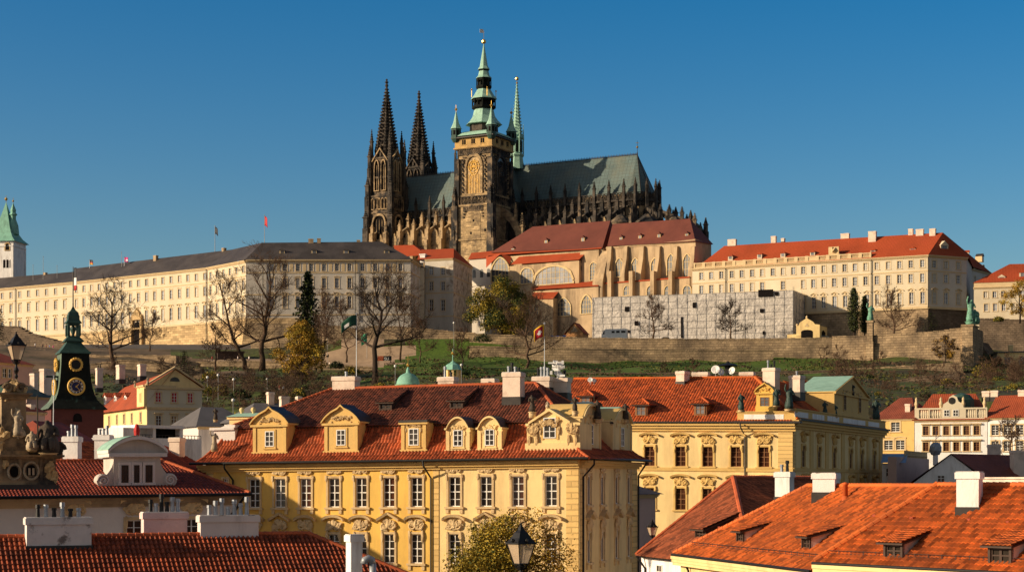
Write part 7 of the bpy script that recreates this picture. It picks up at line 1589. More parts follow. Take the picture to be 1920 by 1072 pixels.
f.box(b, 0, f.L, v(786), v(783), -.5, 0); f.box(b, 0, f.L, v(767), v(764), -.55, .05)
for a, c in ((1715, 1723), (1741, 1743.5), (1765, 1811), (1830, 1832), (1848, 1851)): f.box(b, U(a), U(c), v(783), v(767), -.5, .03)
for a, c in ((1723, 1741), (1743.5, 1765), (1811, 1830), (1832, 1848)):
    for i in range(5): q = f.pt(U(a)+(U(c)-U(a))*(i+.5)/5, v(783), -.25); b.lathe([(.1, 0), (.2, .6), (.1, 1.55)], q, 6)
f.poly(b, [(U(1767), v(764)), (U(1807), v(764)), (U(1805), v(757)), (U(1797), v(752)), (U(1794), v(744)), (U(1787), v(740)), (U(1780), v(744)), (U(1777), v(752)), (U(1769), v(757))], -.6, .05)
BH.part(b, 'balustrade', m['palace'])
b = MB(); f.poly(b, [(U(1785)+.62*cos(t*pi/8), v(751)+.62*sin(t*pi/8)) for t in range(16)], 0, .1); BH.part(b, 'round_window', m['pane'])
for x in (1775, 1792): b = MB(); fwin(b, f, U(x), v(774), 1., 1.2, .05, 2, (.5,), .1, 1, 0); BH.part(b, 'attic_window', [m['pane'], m['frame']])
b = MB(); q = f.pt(U(1800), v(757), -3); b.lathe([(2.4, -1), (2.3, .8), (1.6, 1.7), (.1, 2.1)], q, 12); BH.part(b, 'copper_dormer', m['copperdark'])
for px in (1718, 1764, 1806, 1846):
    b = MB(); b.lathe([(.3, 0), (.22, .2), (.38, .7), (.2, 1.3), (.26, 1.6), (0, 2)], f.pt(U(px), v(764), -.25), 8); BH.part(b, 'urn', m['palaceband'])
simple_house('pale_house', 'white house with red roof and little dormer behind a bare tree', Face.px(1852, 318, 1990, 312), 14, 5, (1880, 783), 'white', 'rooffar', (1880, 741), [([1866, 1889, 1912], 806), ([1866, 1889, 1912], 836)], ww=1.3, wh=1.8, kind='B_none', hip=.5, chims=[(1849, 745, 733, 1.3, -7), (1865, 745, 732, 1.3, -7), (1917, 745, 731, 1.4, -7)])
WG = thing('white_gable_house', 'house with broad white gable, arched attic window and dark red roof', 'house', V((*X2(1790, 205), 2))); f = Face.px(1699, 203, 1868, 200); b = MB(); U = f.u; v = lambda x, y: f.uv(x, y)[1]
ol = [(U(1699), 2), (U(1868), 2), (U(1868), v(1868, 915)), (U(1783), v(1783, 852)), (U(1699), v(1699, 915))]; f.poly(b, ol, -22, 0); b.build('wall', m['white'], WG)
b = MB(); r0 = f.pt(U(1783), v(1783, 850), .3); bk = f.off(-26)
r1 = f.pt(U(1783), v(1783, 850), -23)+V((14, 0, 0))
plane_roof(b, [f.pt(U(1868)+.6, v(1868, 917), .3), f.pt(U(1868)+.6, v(1868, 917), -23)+V((14, 0, 0)), r1, r0]); plane_roof(b, [f.pt(U(1699)-.6, v(1699, 917), -23), f.pt(U(1699)-.6, v(1699, 917), .3), r0, r1]); b.build('roof', m['rooffardark'], WG)
b = MB(); c = (U(1764.5), v(1764, 900)); fwin(b, f, c[0], c[1], .85, 1.2, .02, 2, (.35, .7), .08); f.poly(b, arc_pts(c[0], c[1]+.6, .43, .16, 0, 180, 8), 0, .07, 0); 
for sg in (-1, 1): f.box(b, c[0]+sg*.56-.1, c[0]+sg*.56+.1, c[1]-.7, c[1]+.75, 0, .06, 0)
b.build('window', [m['frame'], m['pane']], WG)
for px, y0, y1, w_, o in ((1864, 862, 833, 1.2, -10), (1907, 878, 844, 1.3, -8)): f2 = f.off(o); u, vv = f2.uv(px, y0); chimney(WG, f2.pt(u, vv-1), w_, 1., f2.uv(px, y1)[1]-vv+1, .2, 'brickpink', 0, lead=.1, sub=False)
SB = thing('courtyard_block', 'pinkish blank courtyard wall and low blue grey roof beside the white gable', 'house', V((*X2(1700, 212), 2))); f = Face.px(1654, 208, 1681, 208); g = Face.px(1681, 206, 1742, 226); b = MB(); f.wall(b, 0, f.L, 2, f.uv(1665, 868)[1]); fwin(b, f, f.u(1666), f.uv(1666, 885)[1], .7, 1., .02, 2, (.5,), .08, 1, 2); g.box(b, 0, g.L, 2, g.uv(1700, 857)[1], -1, 0, 3); b.build('wall', [m['white'], m['frame'], m['pane'], m['pink']], SB)
b = MB(); plane_roof(b, [f.pt(-.2, f.uv(1665, 867)[1], .3), f.pt(f.L+1, f.uv(1665, 867)[1], .3), f.off(-5).at(1702, 850), f.off(-5).at(1655, 850)]); b.build('roof', m['zinc'], SB)
b = MB(); 
for i in range(16): u = g.u(1700)+(g.u(1740)-g.u(1700))*i/15; g.box(b, u-.09, u+.09, g.uv(1700, 857)[1], g.uv(1700, 844)[1], -.3, -.1)
g.box(b, g.u(1700), g.u(1740), g.uv(1700, 853)[1], g.uv(1700, 852)[1], -.3, -.05); b.build('fence', m['palaceband'], SB)
# ---- dark roofs and the copper domes behind the yellow house
simple_house('slate_roofed_house', 'dark slate roof with small pale chimneys behind the yellow house', Face.px(470, 232, 590, 236), 12, 3, (520, 790), 'oldwhite', 'slateroof', (520, 756), chims=[(507, 762, 735, .8, -6), (533, 766, 743, 1.1, -4), (560, 764, 743, .5, -5), (586, 758, 744, .8, -6)])
simple_house('black_roofed_house', 'low dark roofed house at the foot of the grassy slope', Face.px(372, 240, 478, 244), 12, 3, (420, 800), 'oldwhite', 'slateroof', (440, 764))
DM = thing('copper_dome', 'green copper dome with gilded cross beyond the ridge', 'dome', V((*X2(765, 262), 2))); q = V((*X2(765, 262), 0)); zd = lambda y: zk(y, 262); b = MB()
b.lathe([(1.75, 2), (1.75, zd(722)), (1.95, zd(721))], q, 16); b.build('drum', m['pale'], DM); b = MB(); b.lathe([(2.0, zd(722))]+[(1.72*cos(t*pi/14), zd(721)+1.75*sin(t*pi/14)) for t in range(7)]+[(.3, zd(698)), (.24, zd(693)), (.1, zd(688))], q, 16); b.build('dome', m['copper'], DM, smooth=True)
b = MB(); b.ball(q+V((0, 0, zd(684))), .28, 8); b.tube([q+V((0, 0, zd(690))), q+V((0, 0, zd(664)))], .05, 5); b.box(q+V((0, 0, zd(674))), .7, .08, .08); b.build('gilded_cross', m['gold'], DM)
CU = thing('roof_cupola', 'small open cupola with green cap and gilded ball beyond the ridge', 'cupola', V((*X2(849, 258), 2))); q = V((*X2(849, 258), 0)); zd = lambda y: zk(y, 258); b = MB()
for k in range(8): t = k*pi/4; b.box(q+V((1.0*cos(t), 1.0*sin(t), 2)), .3, .3, zd(693)-2, t)
b.lathe([(1.15, 2), (1.15, zd(706))], q, 8); b.build('lantern', m['pale'], CU); b = MB(); b.lathe([(1.35, zd(693.5)), (1.25, zd(692)), (.95, zd(684)), (.4, zd(680)), (.08, zd(676)), (.04, zd(653))], q, 8); b.build('cap', m['copper'], CU); b = MB(); b.ball(q+V((0, 0, zd(662))), .26, 8); b.build('gilded_ball', m['gold'], CU)
# ---------------------------------------------------------------- trees
def bare_tree(name, label, base, h, spread, seed, tr=None, group=None, lean=0, depth=5, twig='twig', bark='bark', fork=.28, rmin=.045, limbs=7, cat='tree'):
    r = random.Random(seed); base = V(base); o = thing(name, label, cat, base, group); tr = tr or h*.02; T = MB(); C_ = MB()
    def branch(p, d, L, rad, lev):
        n = 4 if lev < 4 else 2; pts = [p]; rr = [rad]; dd = d.copy()
        for i in range(n):
            dd = (dd+V((r.gauss(0, .16), r.gauss(0, .16), r.gauss(.04, .12)))).normalized(); pts.append(pts[-1]+dd*L/n); rr.append(max(rmin*(.7 if lev < 4 else .5), rad*(1-.62*(i+1)/n)))
        C_.tube(pts, rr, 5 if lev < 2 else 3, 0, False)
        if lev >= depth: return
        k = r.choice([4, 5, 5]) if lev < 3 else r.choice([3, 4, 4])
        for i in range(k):
            t = .25+.75*(i+r.random()*.8)/k; j = min(n-1, int(t*n)); q = pts[j].lerp(pts[j+1], t*n-j if t < 1 else 1)
            a = V((r.gauss(0, 1), r.gauss(0, 1), r.gauss(.25, .6))).normalized(); nd = (dd*.75+a*.75).normalized(); branch(q, nd, L*r.uniform(.44, .68), max(rmin*(1 if lev < 3 else .6), rr[j]*.55), lev+1)
    pts = [base-V((0, 0, .5))]; hh = h*fork; n = 4; top = base+V((lean*h*.3, 0, hh))
    for i in range(1, n+1): pts.append(base.lerp(top, i/n)+V((r.gauss(0, .012)*h, r.gauss(0, .012)*h, 0)))
    lead = [pts[-1]]; 
    for i in range(4): lead.append(lead[-1]+V((r.gauss(lean*.03, .03)*h, r.gauss(0, .03)*h, (h-hh)*.2)))
    T.tube(pts+lead[1:], [tr*1.35, tr*1.05, tr*.95, tr*.88, tr*.8, tr*.62, tr*.46, tr*.32, tr*.2], 7)
    T.build('trunk', m[bark], o, smooth=True)
    for i in range(limbs):
        t = (i+.5)/limbs; q = (pts+lead[1:])[3+int(t*5)]; az = i*2.4+r.uniform(-.5, .5); el = .12+.95*t
        d = V((cos(az)*cos(el)*spread, sin(az)*cos(el)*spread, sin(el))).normalized(); branch(q, d, h*r.uniform(.30, .40)*(1.05-.45*t), tr*(.55-.3*t), 1)
    C_.build('crown', m[twig], o); return o
def leaf(b, p, s_, r, mt=0):
    a = V((r.gauss(0, 1), r.gauss(0, 1), r.gauss(0, 1))).normalized(); c = a.cross(V((r.gauss(0, 1), r.gauss(0, 1), r.gauss(0, 1)))).normalized(); q = a.cross(c)
    L, W_ = s_*r.uniform(.7, 1.3), s_*r.uniform(.35, .6); b.face([p-q*L*.5, p+c*W_*.5, p+q*L*.5, p-c*W_*.5], mt)
def leafy_tree(name, label, base, h, blobs, n, size, seed, mats, trunk_r=.3, gap=.0, cat='tree', weights=None, group=None):
    """blobs: (dx, dy, z, rx, rz, density, material index): leaf clusters around branch ends"""
    r = random.Random(seed); base = V(base); o = thing(name, label, cat, base, group); T = MB()
    T.tube([base-V((0, 0, .5)), base+V((.02*h, 0, h*.25)), base+V((-.01*h, .01*h, h*.5)), base+V((0, 0, h*.8))], [trunk_r*1.3, trunk_r, trunk_r*.7, trunk_r*.25], 7)
    for (dx, dy, z, rx, rz, dn, mi) in blobs: T.tube([base+V((0, 0, max(h*.2, z-rz-h*.1))), base+V((dx*.5, dy*.5, z-rz*.3)), base+V((dx, dy, z))], [trunk_r*.4, trunk_r*.25, .03], 5, 0, False)
    T.build('trunk', m['barkdark'], o, smooth=True); b = MB(); tot = sum(x[5]*x[3]**2*x[4] for x in blobs)
    for (dx, dy, z, rx, rz, dn, mi) in blobs:
        k = int(n*dn*rx**2*rz/tot); sub = []
        for i in range(max(5, k//22)):
            d = V((r.gauss(0, 1), r.gauss(0, 1), r.gauss(0, 1))).normalized()*r.random()**.45; sub.append(base+V((dx+d.x*rx, dy+d.y*rx, z+d.z*rz)))
        for i in range(k):
            c = r.choice(sub); s_ = min(rx, rz)*.26; p = c+V((r.gauss(0, s_), r.gauss(0, s_), r.gauss(0, s_*.8))); leaf(b, p, size, r, mi if r.random() < .8 else (mi+1) % len(mats))
    b.build('crown', [m[x] for x in mats], o); return o
def g(px, Y, dz=0): return ground_at(px, Y)+V((0, 0, dz))
def at_py(px, py, Y): return P(px, py, Y)
BT = 'bare winter trees on the castle slope'
def bt(label, px, py0, py1, Y, spread, seed, **kw): base = P(px, py0, Y); bare_tree(kw.pop('name', 'bare_tree'), label, base, (py0-py1)/F*Y, spread, seed, group=kw.pop('group', BT), **kw)
bt('wide spreading bare tree before the long palace wing, beside the clock tower spire', 210, 692, 524, 490, 1.1, 1, tr=.62, limbs=11, twig='barkdark', bark='bark')
bt('tall forked bare tree leaning at the palace corner, its crown over the bend', 459, 690, 505, 500, .9, 2, tr=.55, lean=-.35, limbs=9)
bt('tallest bare tree with thick twin trunk at the palace corner', 492, 690, 474, 498, .75, 3, tr=.75, fork=.3, limbs=11)
bt('small bare tree on the bank below the palace plinth', 404, 692, 606, 500, 1.1, 4, tr=.3, limbs=8, twig='twig')
bt('thin bare tree beside the dark spruce', 603, 694, 548, 490, .6, 5, tr=.3, limbs=9)
bt('slender bare tree by the green flag before the stone wall', 650, 676, 566, 540, .6, 6, tr=.25, limbs=8)
bt('large dark bare tree before the shaded palace wing, thick trunk to the lower lawn', 704, 716, 512, 470, .95, 7, tr=.72, fork=.42, limbs=11, twig='barkdark', bark='barkdark')
bt('reddish twiggy bare tree rising to the eaves of the shaded wing', 750, 672, 500, 540, .55, 8, tr=.28, limbs=11)
bt('small multi branched bare tree on the lawn edge', 788, 676, 596, 530, .9, 9, tr=.2, limbs=8)
bt('low bare tree before the retaining wall next to the copper cupola', 868, 692, 618, 520, 1., 10, tr=.2, limbs=9)
bt('bare tree overlapping the olive tree, by the red flag', 990, 700, 540, 540, .85, 11, tr=.45, limbs=11)
bt('bare round crowned tree before the scaffold sheeting', 1226, 638, 552, 592, 1.2, 12, tr=.33, limbs=11, twig='twig')
bt('broad dark bare tree before the scaffold by the pavilion', 1370, 638, 562, 592, 1.2, 13, tr=.3, limbs=12, twig='barkdark')
bt('vase shaped bare tree before the sunlit cream palace', 1677, 634, 536, 585, .7, 14, tr=.35, limbs=11, fork=.2)
bt('small bare tree by the portal of the palace wing', 281, 655, 588, 560, .9, 15, tr=.2, limbs=9)
bt('bare tree spreading before the white house at the hill foot', 1895, 852, 778, 300, 1.3, 16, tr=.16, limbs=10, rmin=.03)
bt('bare tree on the dark bank beyond the bastion', 1868, 735, 668, 470, 1.1, 17, tr=.2, limbs=9)
bt('thin leaning bare tree at the far edge of the dark bank', 1908, 740, 690, 460, 1.1, 18, tr=.16, limbs=8)
SH = 'bare shrubs on the hillside'
for i, (px, py0, py1, Y, lb) in enumerate(((1540, 692, 640, 545, 'leafless shrub against the sunlit garden wall'), (1574, 694, 640, 545, 'second leafless shrub against the garden wall, nearer the pillar'), (1648, 690, 655, 535, 'low scrub on the terrace under the garden wall'), (470, 770, 690, 400, 'tangled bare shrub on the grassy slope'), (510, 765, 688, 410, 'upright bare shrub beside the golden tree'), (440, 760, 700, 420, 'bare shrub lowest on the slope by the globe lamps'),
                                           (1846, 720, 672, 500, 'bare shrub at the foot of the bastion'), (1890, 700, 655, 520, 'shrub below the low yellow house'), (1300, 690, 668, 520, 'little shrub on the lawn by the long wall'), (1245, 702, 672, 500, 'pale shrub above the orange palace roof'), (1720, 735, 672, 450, 'thin bare sapling on the grassy terrace'), (545, 720, 672, 470, 'scrub below the road parapet'), (600, 770, 735, 360, 'scrub at the slope foot behind the yellow house'), (835, 715, 690, 420, 'scrub by the copper cupola'), (1160, 715, 690, 440, 'scrub over the ridge of the orange roof'))):
    bare_tree('bare_shrub', lb, P(px, py0, Y), (py0-py1)/F*Y, 1.5, 30+i, group=SH, tr=.12, depth=3, limbs=14, fork=.08, twig='twig' if i % 3 else 'scrub', cat='shrub')
SHRUBS = [o for o in sc.objects if o.parent is None and o.name.startswith('bare_shrub')][:6]
rs = random.Random(5)
for i in range(104):
    if i >= 46: px, py, Y = (rs.uniform(390, 650), 0, rs.uniform(350, 490)) if i < 72 else (rs.uniform(1560, 1810), 0, rs.uniform(360, 510)) if i < 84 else (rs.uniform(1830, 1960), 0, rs.uniform(380, 530)) if i < 92 else (rs.uniform(180, 380), 0, rs.uniform(470, 540))
    elif i < 22: px, py, Y = rs.uniform(385, 640), rs.uniform(700, 765), rs.uniform(370, 460)
    elif i < 32: px, py, Y = rs.uniform(1560, 1800), rs.uniform(690, 745), rs.uniform(380, 500)
    elif i < 42: px, py, Y = rs.uniform(1830, 1930), rs.uniform(675, 745), rs.uniform(420, 520)
    else: px, py, Y = rs.uniform(700, 900), rs.uniform(690, 715), rs.uniform(440, 500)
    q = X2(px, Y); dup(SHRUBS[i % 6], V((q.x, q.y, terrain_z(px, Y))), 'leafless brown shrub, one of many in the thicket on the castle slope', 'thicket of bare shrubs', rs.uniform(0, 6), rs.uniform(.45, .85))
def blobs(seed, n, R_, z0, z1, dens=1, mi=0, shape=1.0, rr=.3):
    r = random.Random(seed); out = []
    for i in range(n):
        t = (i+.5)/n; z = z0+(z1-z0)*t; rad = R_*math.sin(pi*min(1, max(.05, t*.85+.12)))**shape; az = i*2.4+r.random(); k = rad*r.uniform(.45, .95); s_ = R_*rr*r.uniform(.75, 1.25)
        out.append((k*cos(az), k*sin(az), z, s_, s_*.75, dens, mi if r.random() < .75 else mi+1))
    return out
s_ = 585/F
leafy_tree('olive_tree', 'big olive green broadleaf tree before the old palace hall', P(940, 632, 585), 19.5, blobs(5, 30, 10.5, 2.5, 18, rr=.28), 26000, .6, 5, ['leafolive', 'leafgreen'], .4)
leafy_tree('golden_tree', 'golden leaved autumn tree in front of the dark spruce', P(565, 735, 470), 20, [(x*1.0, y, z, r1, r2, d_, k) for x, y, z, r1, r2, d_, k in blobs(6, 24, 6.2, 4.5, 18)], 11000, .5, 6, ['leafgold', 'leafolive'], .3)
def conifer(name, label, base, h, R_, seed, n=22, mats=('needle',), narrow=False, cat='tree', z0=.08):
    r = random.Random(seed); base = V(base); o = thing(name, label, cat, base); T = MB(); T.tube([base-V((0, 0, .5)), base+V((0, 0, h*.97))], [h*.018, .05], 6); b = MB()
    for i in range(n):
        t = z0+(1-z0)*(i+.3)/n; z = h*t; rad = (R_*(1-t)**.75+.25)*r.uniform(.65, 1.1); k = 7 if narrow else 6
        if narrow: rad = R_*math.sin(pi*min(1, .12+.88*t)**.8)**.7*r.uniform(.85, 1.05)+.1
        for j in range(k):
            az = j*2*pi/k+i*1.1+r.uniform(-.3, .3); L = rad*r.uniform(.7, 1.15); droop = -.25*L if not narrow else .9*L
            for q in range(14 if not narrow else 16):
                f_ = r.random()**.7; p = base+V((cos(az)*L*f_, sin(az)*L*f_, z+droop*f_+r.gauss(0, .18)))+V((r.gauss(0, .22), r.gauss(0, .22), 0)); leaf(b, p, h*.04 if not narrow else .55, r, r.randrange(len(mats)))
            T.tube([base+V((0, 0, z)), base+V((cos(az)*L*.8, sin(az)*L*.8, z+droop*.8))], [.09, .03], 3, 0, False)
    T.build('trunk', m['barkdark'], o); b.build('crown', [m[x] for x in mats], o); return o
conifer('spruce', 'tall dark spruce with ragged tiers before the shaded palace wing', P(577, 694, 500), 186/F*500, 7.6, 7, 34, ('needle', 'leafgreen'))
conifer('cypress', 'tall dark columnar cypress, the taller of the pair by the pillar statue', P(1601, 632, 588), 91/F*588, 2.3, 8, 40, ('needle', 'leafgreen'), True)
conifer('cypress', 'shorter dark cypress right behind the pillar statue', P(1621, 632, 591), 76/F*591, 1.7, 9, 34, ('needle', 'leafgreen'), True)
conifer('yew', 'wide low dark yew at the top of the garden wall', P(1745, 630, 588), 8, 5.2, 10, 9, ('needle', 'leafgreen'), cat='shrub')
conifer('pine', 'dark pine at the very edge before the cream palace', P(-2, 640, 560), 10.5, 4, 11, 14, ('needle',))
conifer('dark_shrub', 'rounded dark evergreen behind the pedimented house', P(345, 706, 420), 6.2, 3.2, 12, 12, ('needle', 'leafgreen'), cat='shrub')
leafy_tree('larch', 'orange tinged tree at the far edge beside the hill house', P(1912, 603, 575), 13, blobs(13, 16, 6, 2, 12.5), 6000, .45, 13, ['leafgold', 'leafolive'], .25)
leafy_tree('rust_shrub', 'rust brown shrub growing on the garden wall near the bastion', P(1772, 682, 543), 9, blobs(14, 14, 4.5, 2, 8.5, 1, 0), 4500, .4, 14, ['scrub', 'leafgold'], .12, cat='shrub')
leafy_tree('street_tree', 'autumn street tree behind the iron lamp, green one side and sparse gold the other', P(955, 1240, 96), 9.4, [(-2.0, 0, 5.2, 1.15, 1.1, 1, 0), (-1.1, .2, 6.4, 1.05, .95, 1, 0), (-.2, 0, 7.1, .9, .75, .9, 0), (-2.7, 0, 4.0, 1.0, 1.0, 1, 0), (-.9, -.3, 5.2, 1.3, 1.2, 1, 0), (-1.6, .4, 7.0, .6, .5, .7, 0), (.3, .1, 5.6, 1.1, 1.1, .8, 0), (1.0, 0, 7.6, .7, .8, .3, 2), (1.6, .1, 6.6, 1.0, 1.0, .3, 2), (2.4, 0, 5.8, 1.0, 1.0, .28, 2), (1.4, 0, 5.2, 1.1, 1.0, .35, 2), (2.9, 0, 4.8, .9, .9, .25, 2), (.4, 0, 8.0, .5, .6, .25, 2), (2.2, 0, 4.2, 1.1, .9, .4, 1), (0, 0, 3.6, 1.6, 1.2, .8, 0)], 30000, .16, 15, ['leafolive', 'leafgreen', 'leafgold'], .13)
for i, (px, py0, Y, w_, lb) in enumerate(((380, 742, 400, 5, 'dark green bush low on the grassy slope'), (452, 745, 400, 4, 'bush between the bare shrubs on the slope'), (660, 700, 470, 4, 'dark bush beside the thick dark trunk'), (630, 690, 520, 4, 'clipped dark bush at the lawn end of the road'), (1845, 700, 520, 6, 'dark evergreen bush at the bastion foot'), (1905, 725, 480, 6, 'dark bush at the edge of the bank'), (1872, 602, 577, 3, 'hedge bush before the hill house'), (905, 640, 575, 5, 'dark bush under the olive tree'), (560, 745, 400, 4, 'bush under the golden tree'), (1870, 745, 440, 5, 'bush above the white house roof'), (1820, 735, 440, 4, 'bush on the grass over the balustraded house'))):
    r = random.Random(i); o = thing('bush', lb, 'bush', P(px, py0, Y), 'bushes on the slope'); b = MB(); c = P(px, py0, Y)
    for k in range(900):
        d = V((r.gauss(0, 1), r.gauss(0, 1), r.gauss(0, 1))).normalized()*(.6+.4*r.random()); p = c+V((d.x*w_*.6, d.y*w_*.5, abs(d.z)*w_*.5))*(1+.35*NOISE.noise(d*2+V((i, 0, 0)))); leaf(b, p, .5, r, k % 2)
    b.build('foliage', [m['leafgreen'], m['needle'] if i % 2 else m['leafolive']], o)
BU = [o for o in sc.objects if o.parent is None and o.name.startswith('bush')][:4]
for i in range(34):
    px, Y = (rs.uniform(385, 660), rs.uniform(350, 500)) if i < 18 else (rs.uniform(1600, 1960), rs.uniform(380, 510)) if i < 29 else (rs.uniform(700, 900), rs.uniform(430, 500)); q = X2(px, Y); dup(BU[i % 4], V((q.x, q.y, terrain_z(px, Y))), 'low evergreen bush, one of many dotted over the castle slope', 'bushes dotted over the slope', rs.uniform(0, 6), rs.uniform(.4, .9))
# rough grass and leaf litter, one covering
r = random.Random(77); b = MB()
for i in range(34000):
    px = r.uniform(-40, 1960); Y = r.choice([r.uniform(330, 560), r.uniform(420, 570)]); n_ = NOISE.noise(V((px*.01, Y*.03, 0)))
    if n_ < -.25 + .25*r.random(): continue
    if px < 360 and Y > 470 or (px < 720 and Y > 545): continue
    p = ground_at(px, Y)+V((0, 0, 1.0*NOISE.noise(V((px*.012, Y*.05, 3)))+.15)); leaf(b, p, r.uniform(.4, 1.1), r, 0 if n_ < .1 else 1 if r.random() < .7 else 2)
o = b.build('undergrowth', [m['scrub'], m['drygrass'], m['leafgreen']]); o['kind'] = 'stuff'
# ---------------------------------------------------------------- statues
def statue_mesh(seed, arm=1, robe=True, staff=False, seated=False):
    r = random.Random(seed); hip = .5 if seated else .95; lean = r.uniform(-.06, .06)
    J = [(0, 0, hip), (lean, -.02, hip+.32), (lean*1.3, 0, hip+.55), (lean*1.6, -.02, hip+.68), (lean*1.8, -.05, hip+.84)]; E_ = [(0, 1), (1, 2), (2, 3), (3, 4)]; Rr = [(.22, .18), (.2, .16), (.22, .15), (.075, .075), (.125, .14)]
    def add(pts, par, rads):
        for p, q in zip(pts, rads): J.append(p); Rr.append((q, q)); E_.append((par, len(J)-1)); par = len(J)-1
    for sg in (-1, 1):
        if seated: add([(sg*.15, -.45, hip-.02), (sg*.16, -.48, .1)], 0, [.15, .11])
        else: add([(sg*.13, -.05*sg, .5), (sg*.15, -.04, .06)], 0, [.17, .13 if not robe else .2])
    up = arm == 2
    add([(-.3, 0, hip+.5), (-.42, -.12, hip+(.75 if up else .22)), (-.38, -.25, hip+(1.1 if up else .1))], 2, [.09, .075, .06])
    add([(.3, 0, hip+.5), (.4, -.1, hip+.2), (.22, -.3, hip+.28)], 2, [.09, .075, .06])
    me = skin('statue', J, E_, Rr, 1); return me
SM = [statue_mesh(1), statue_mesh(2, 2), statue_mesh(3), statue_mesh(4, 1, True, False, True)]
def statue(label, p, h, k=0, mat='statue', rz=0, ped=.0, name='statue', staff=False, group=None, wide=1, pedmat='trim'):
    p = V(p); o = thing(name, label, 'statue', p, group, rz); me = SM[k].copy(); me.materials.clear(); me.materials.append(m[mat]); H0 = 1.95 if k != 3 else 1.5
    ob = bpy.data.objects.new('figure', me); COL.objects.link(ob); ob.parent = o; s_ = (h-ped)/H0; ob.scale = (s_*wide, s_*wide, s_); ob.location = (0, 0, ped)
    b = MB(); r = random.Random(k+int(h*10)); pts = []
    for i in range(7):   # cloak: folded drapery round the figure
        a = -.6*pi+i*1.25; pts.append((.27*cos(a), .22*sin(a)))
    prof = [(.3, .02), (.33, .3), (.25, .75), (.21, 1.0), (.27, 1.3), (.24, 1.45), (.08, 1.55)] if k != 3 else [(.42, .02), (.45, .3), (.34, .6), (.27, .85), (.25, 1.0), (.08, 1.1)]
    b.lathe([(x*wide*s_, ped+z*s_) for x, z in prof], (0, .05*s_, 0), 14, 0, 0)
    for i in range(len(b.v)):
        x, y, z = b.v[i]; a = math.atan2(y, x); f_ = 1+.14*math.sin(a*5+z*2.2/s_+k); b.v[i] = (x*f_, y*f_, z)
    if ped: b.box((0, 0, 0), .62*s_*wide, .62*s_*wide, ped, 0, 1); b.box((0, 0, ped*.85), .74*s_*wide, .74*s_*wide, ped*.15, 0, 1)
    q = o; ob2 = b.build('drapery', [m[mat], m[pedmat]], None, smooth=True); ob2.parent = o
    if staff:
        b = MB(); b.tube([(-.4*s_, -.25*s_, ped+.1), (-.42*s_, -.28*s_, ped+2.3*s_)], .03*s_, 5); ob3 = b.build('staff', m[mat]); ob3.parent = o
    return o
yA = 130
for lb, px, y0, y1, Y, k, mat, ped, st in (
        ('dark statue at the far end of the corner attic of the yellow house', 998, 783, 737, 131.5, 0, 'statue', .45, False), ('dark statue on the very corner of the yellow house attic', 1078, 780, 741, 130.5, 2, 'statue', .4, False), ('dark draped statue between the two shaded gables', 1121, 793, 746, 134, 0, 'statue', .3, True),
        ('dark statue at the last gable over the shaded side wall', 1173, 793, 753, 142, 2, 'statue', .3, False), ('pale bust finial on the peak of the corner gable', 1027, 771, 750, 131, 3, 'statuepale', .3, False), ('statue crouching between the shaded gables', 1147, 797, 783, 139, 3, 'statue', .1, False), ('weathered statue on the pale side gable of the yellow house', 404, 791, 763, 139, 0, 'statue', .2, False), ('pale relief figure leaning on the side gable of the yellow house', 402, 846, 808, 139.2, 1, 'statuepale', .1, False),
        ('bronze statue at the tile edge of the palace parapet', 1390, 772, 735, 182.5, 0, 'bronze', .2, False), ('bronze statue with raised arm on the corner of the palace parapet', 1480, 770, 722, 182, 1, 'bronze', .2, False), ('dark bronze figure leaning by the little parapet gable', 1456, 762, 726, 182.3, 2, 'bronze', .1, False), ('green bronze statue halfway along the shaded parapet', 1547, 779, 750, 196, 2, 'bronze', .2, False), ('dark statue before the pavilion gable of the palace', 1566, 783, 756, 198, 0, 'bronze', .2, False), ('bronze statue at the far corner of the palace parapet', 1643, 789, 746, 219, 2, 'bronze', .2, True),
        ('dark statue standing in the pavilion pediment', 1598, 743, 717, 205.5, 0, 'black', .1, False),
        ('pale statue at the corner of the pedimented house', 253, 726, 712, 300, 0, 'statuepale', .2, False), ('second pale statue nearer the pediment apex', 277, 722, 706, 297.5, 2, 'statuepale', .2, False),
        ('pale seated statue on the volute of the baroque gable', 61, 845, 803, 101.6, 3, 'statuepale', .05, False), ('dark seated saint with long staff on the baroque gable', 91, 852, 779, 102, 3, 'statue', .1, True), ('small white relief figure on the pier of the baroque gable', 33, 818, 768, 100.8, 1, 'statuepale', .05, False)):
    statue(lb, P(px, y0, Y), (y0-y1)/F*Y, k, mat, ped=ped, staff=st, rz=.2, wide=1.0)
b = MB(); gp = g3.off(1.2); u0, u1 = gp.u(1625.5), gp.u(1636); pil = thing('pillar', 'stone pillar on the garden wall carrying a green statue', 'pillar', gp.pt((u0+u1)/2, 40)); gp.box(b, u0, u1, 34, gp.uv(1631, 604)[1], -2, 0); gp.box(b, u0-.3, u1+.3, gp.uv(1631, 604)[1], gp.uv(1631, 600.5)[1], -2.3, .3); gp.box(b, u0-.25, u1+.25, 34, gp.uv(1631, 640)[1], -2, .4); b.build('masonry', m['rubble'], pil)
statue('green bronze statue standing on the garden wall pillar', gp.pt((u0+u1)/2, gp.uv(1631, 600.5)[1], -1), 31/F*565, 1, 'lime', wide=1.1)
q = P(1820, 608, 551); statue('green bronze statue with raised arm on the corner bastion', q, 50/F*551, 1, 'lime', ped=.9, pedmat='lime', wide=.95, rz=.3)
statue('green bronze second figure crouching on the corner bastion', P(1829, 608, 552), 32/F*551, 3, 'lime', ped=.3, pedmat='lime', wide=.9, rz=-.5)
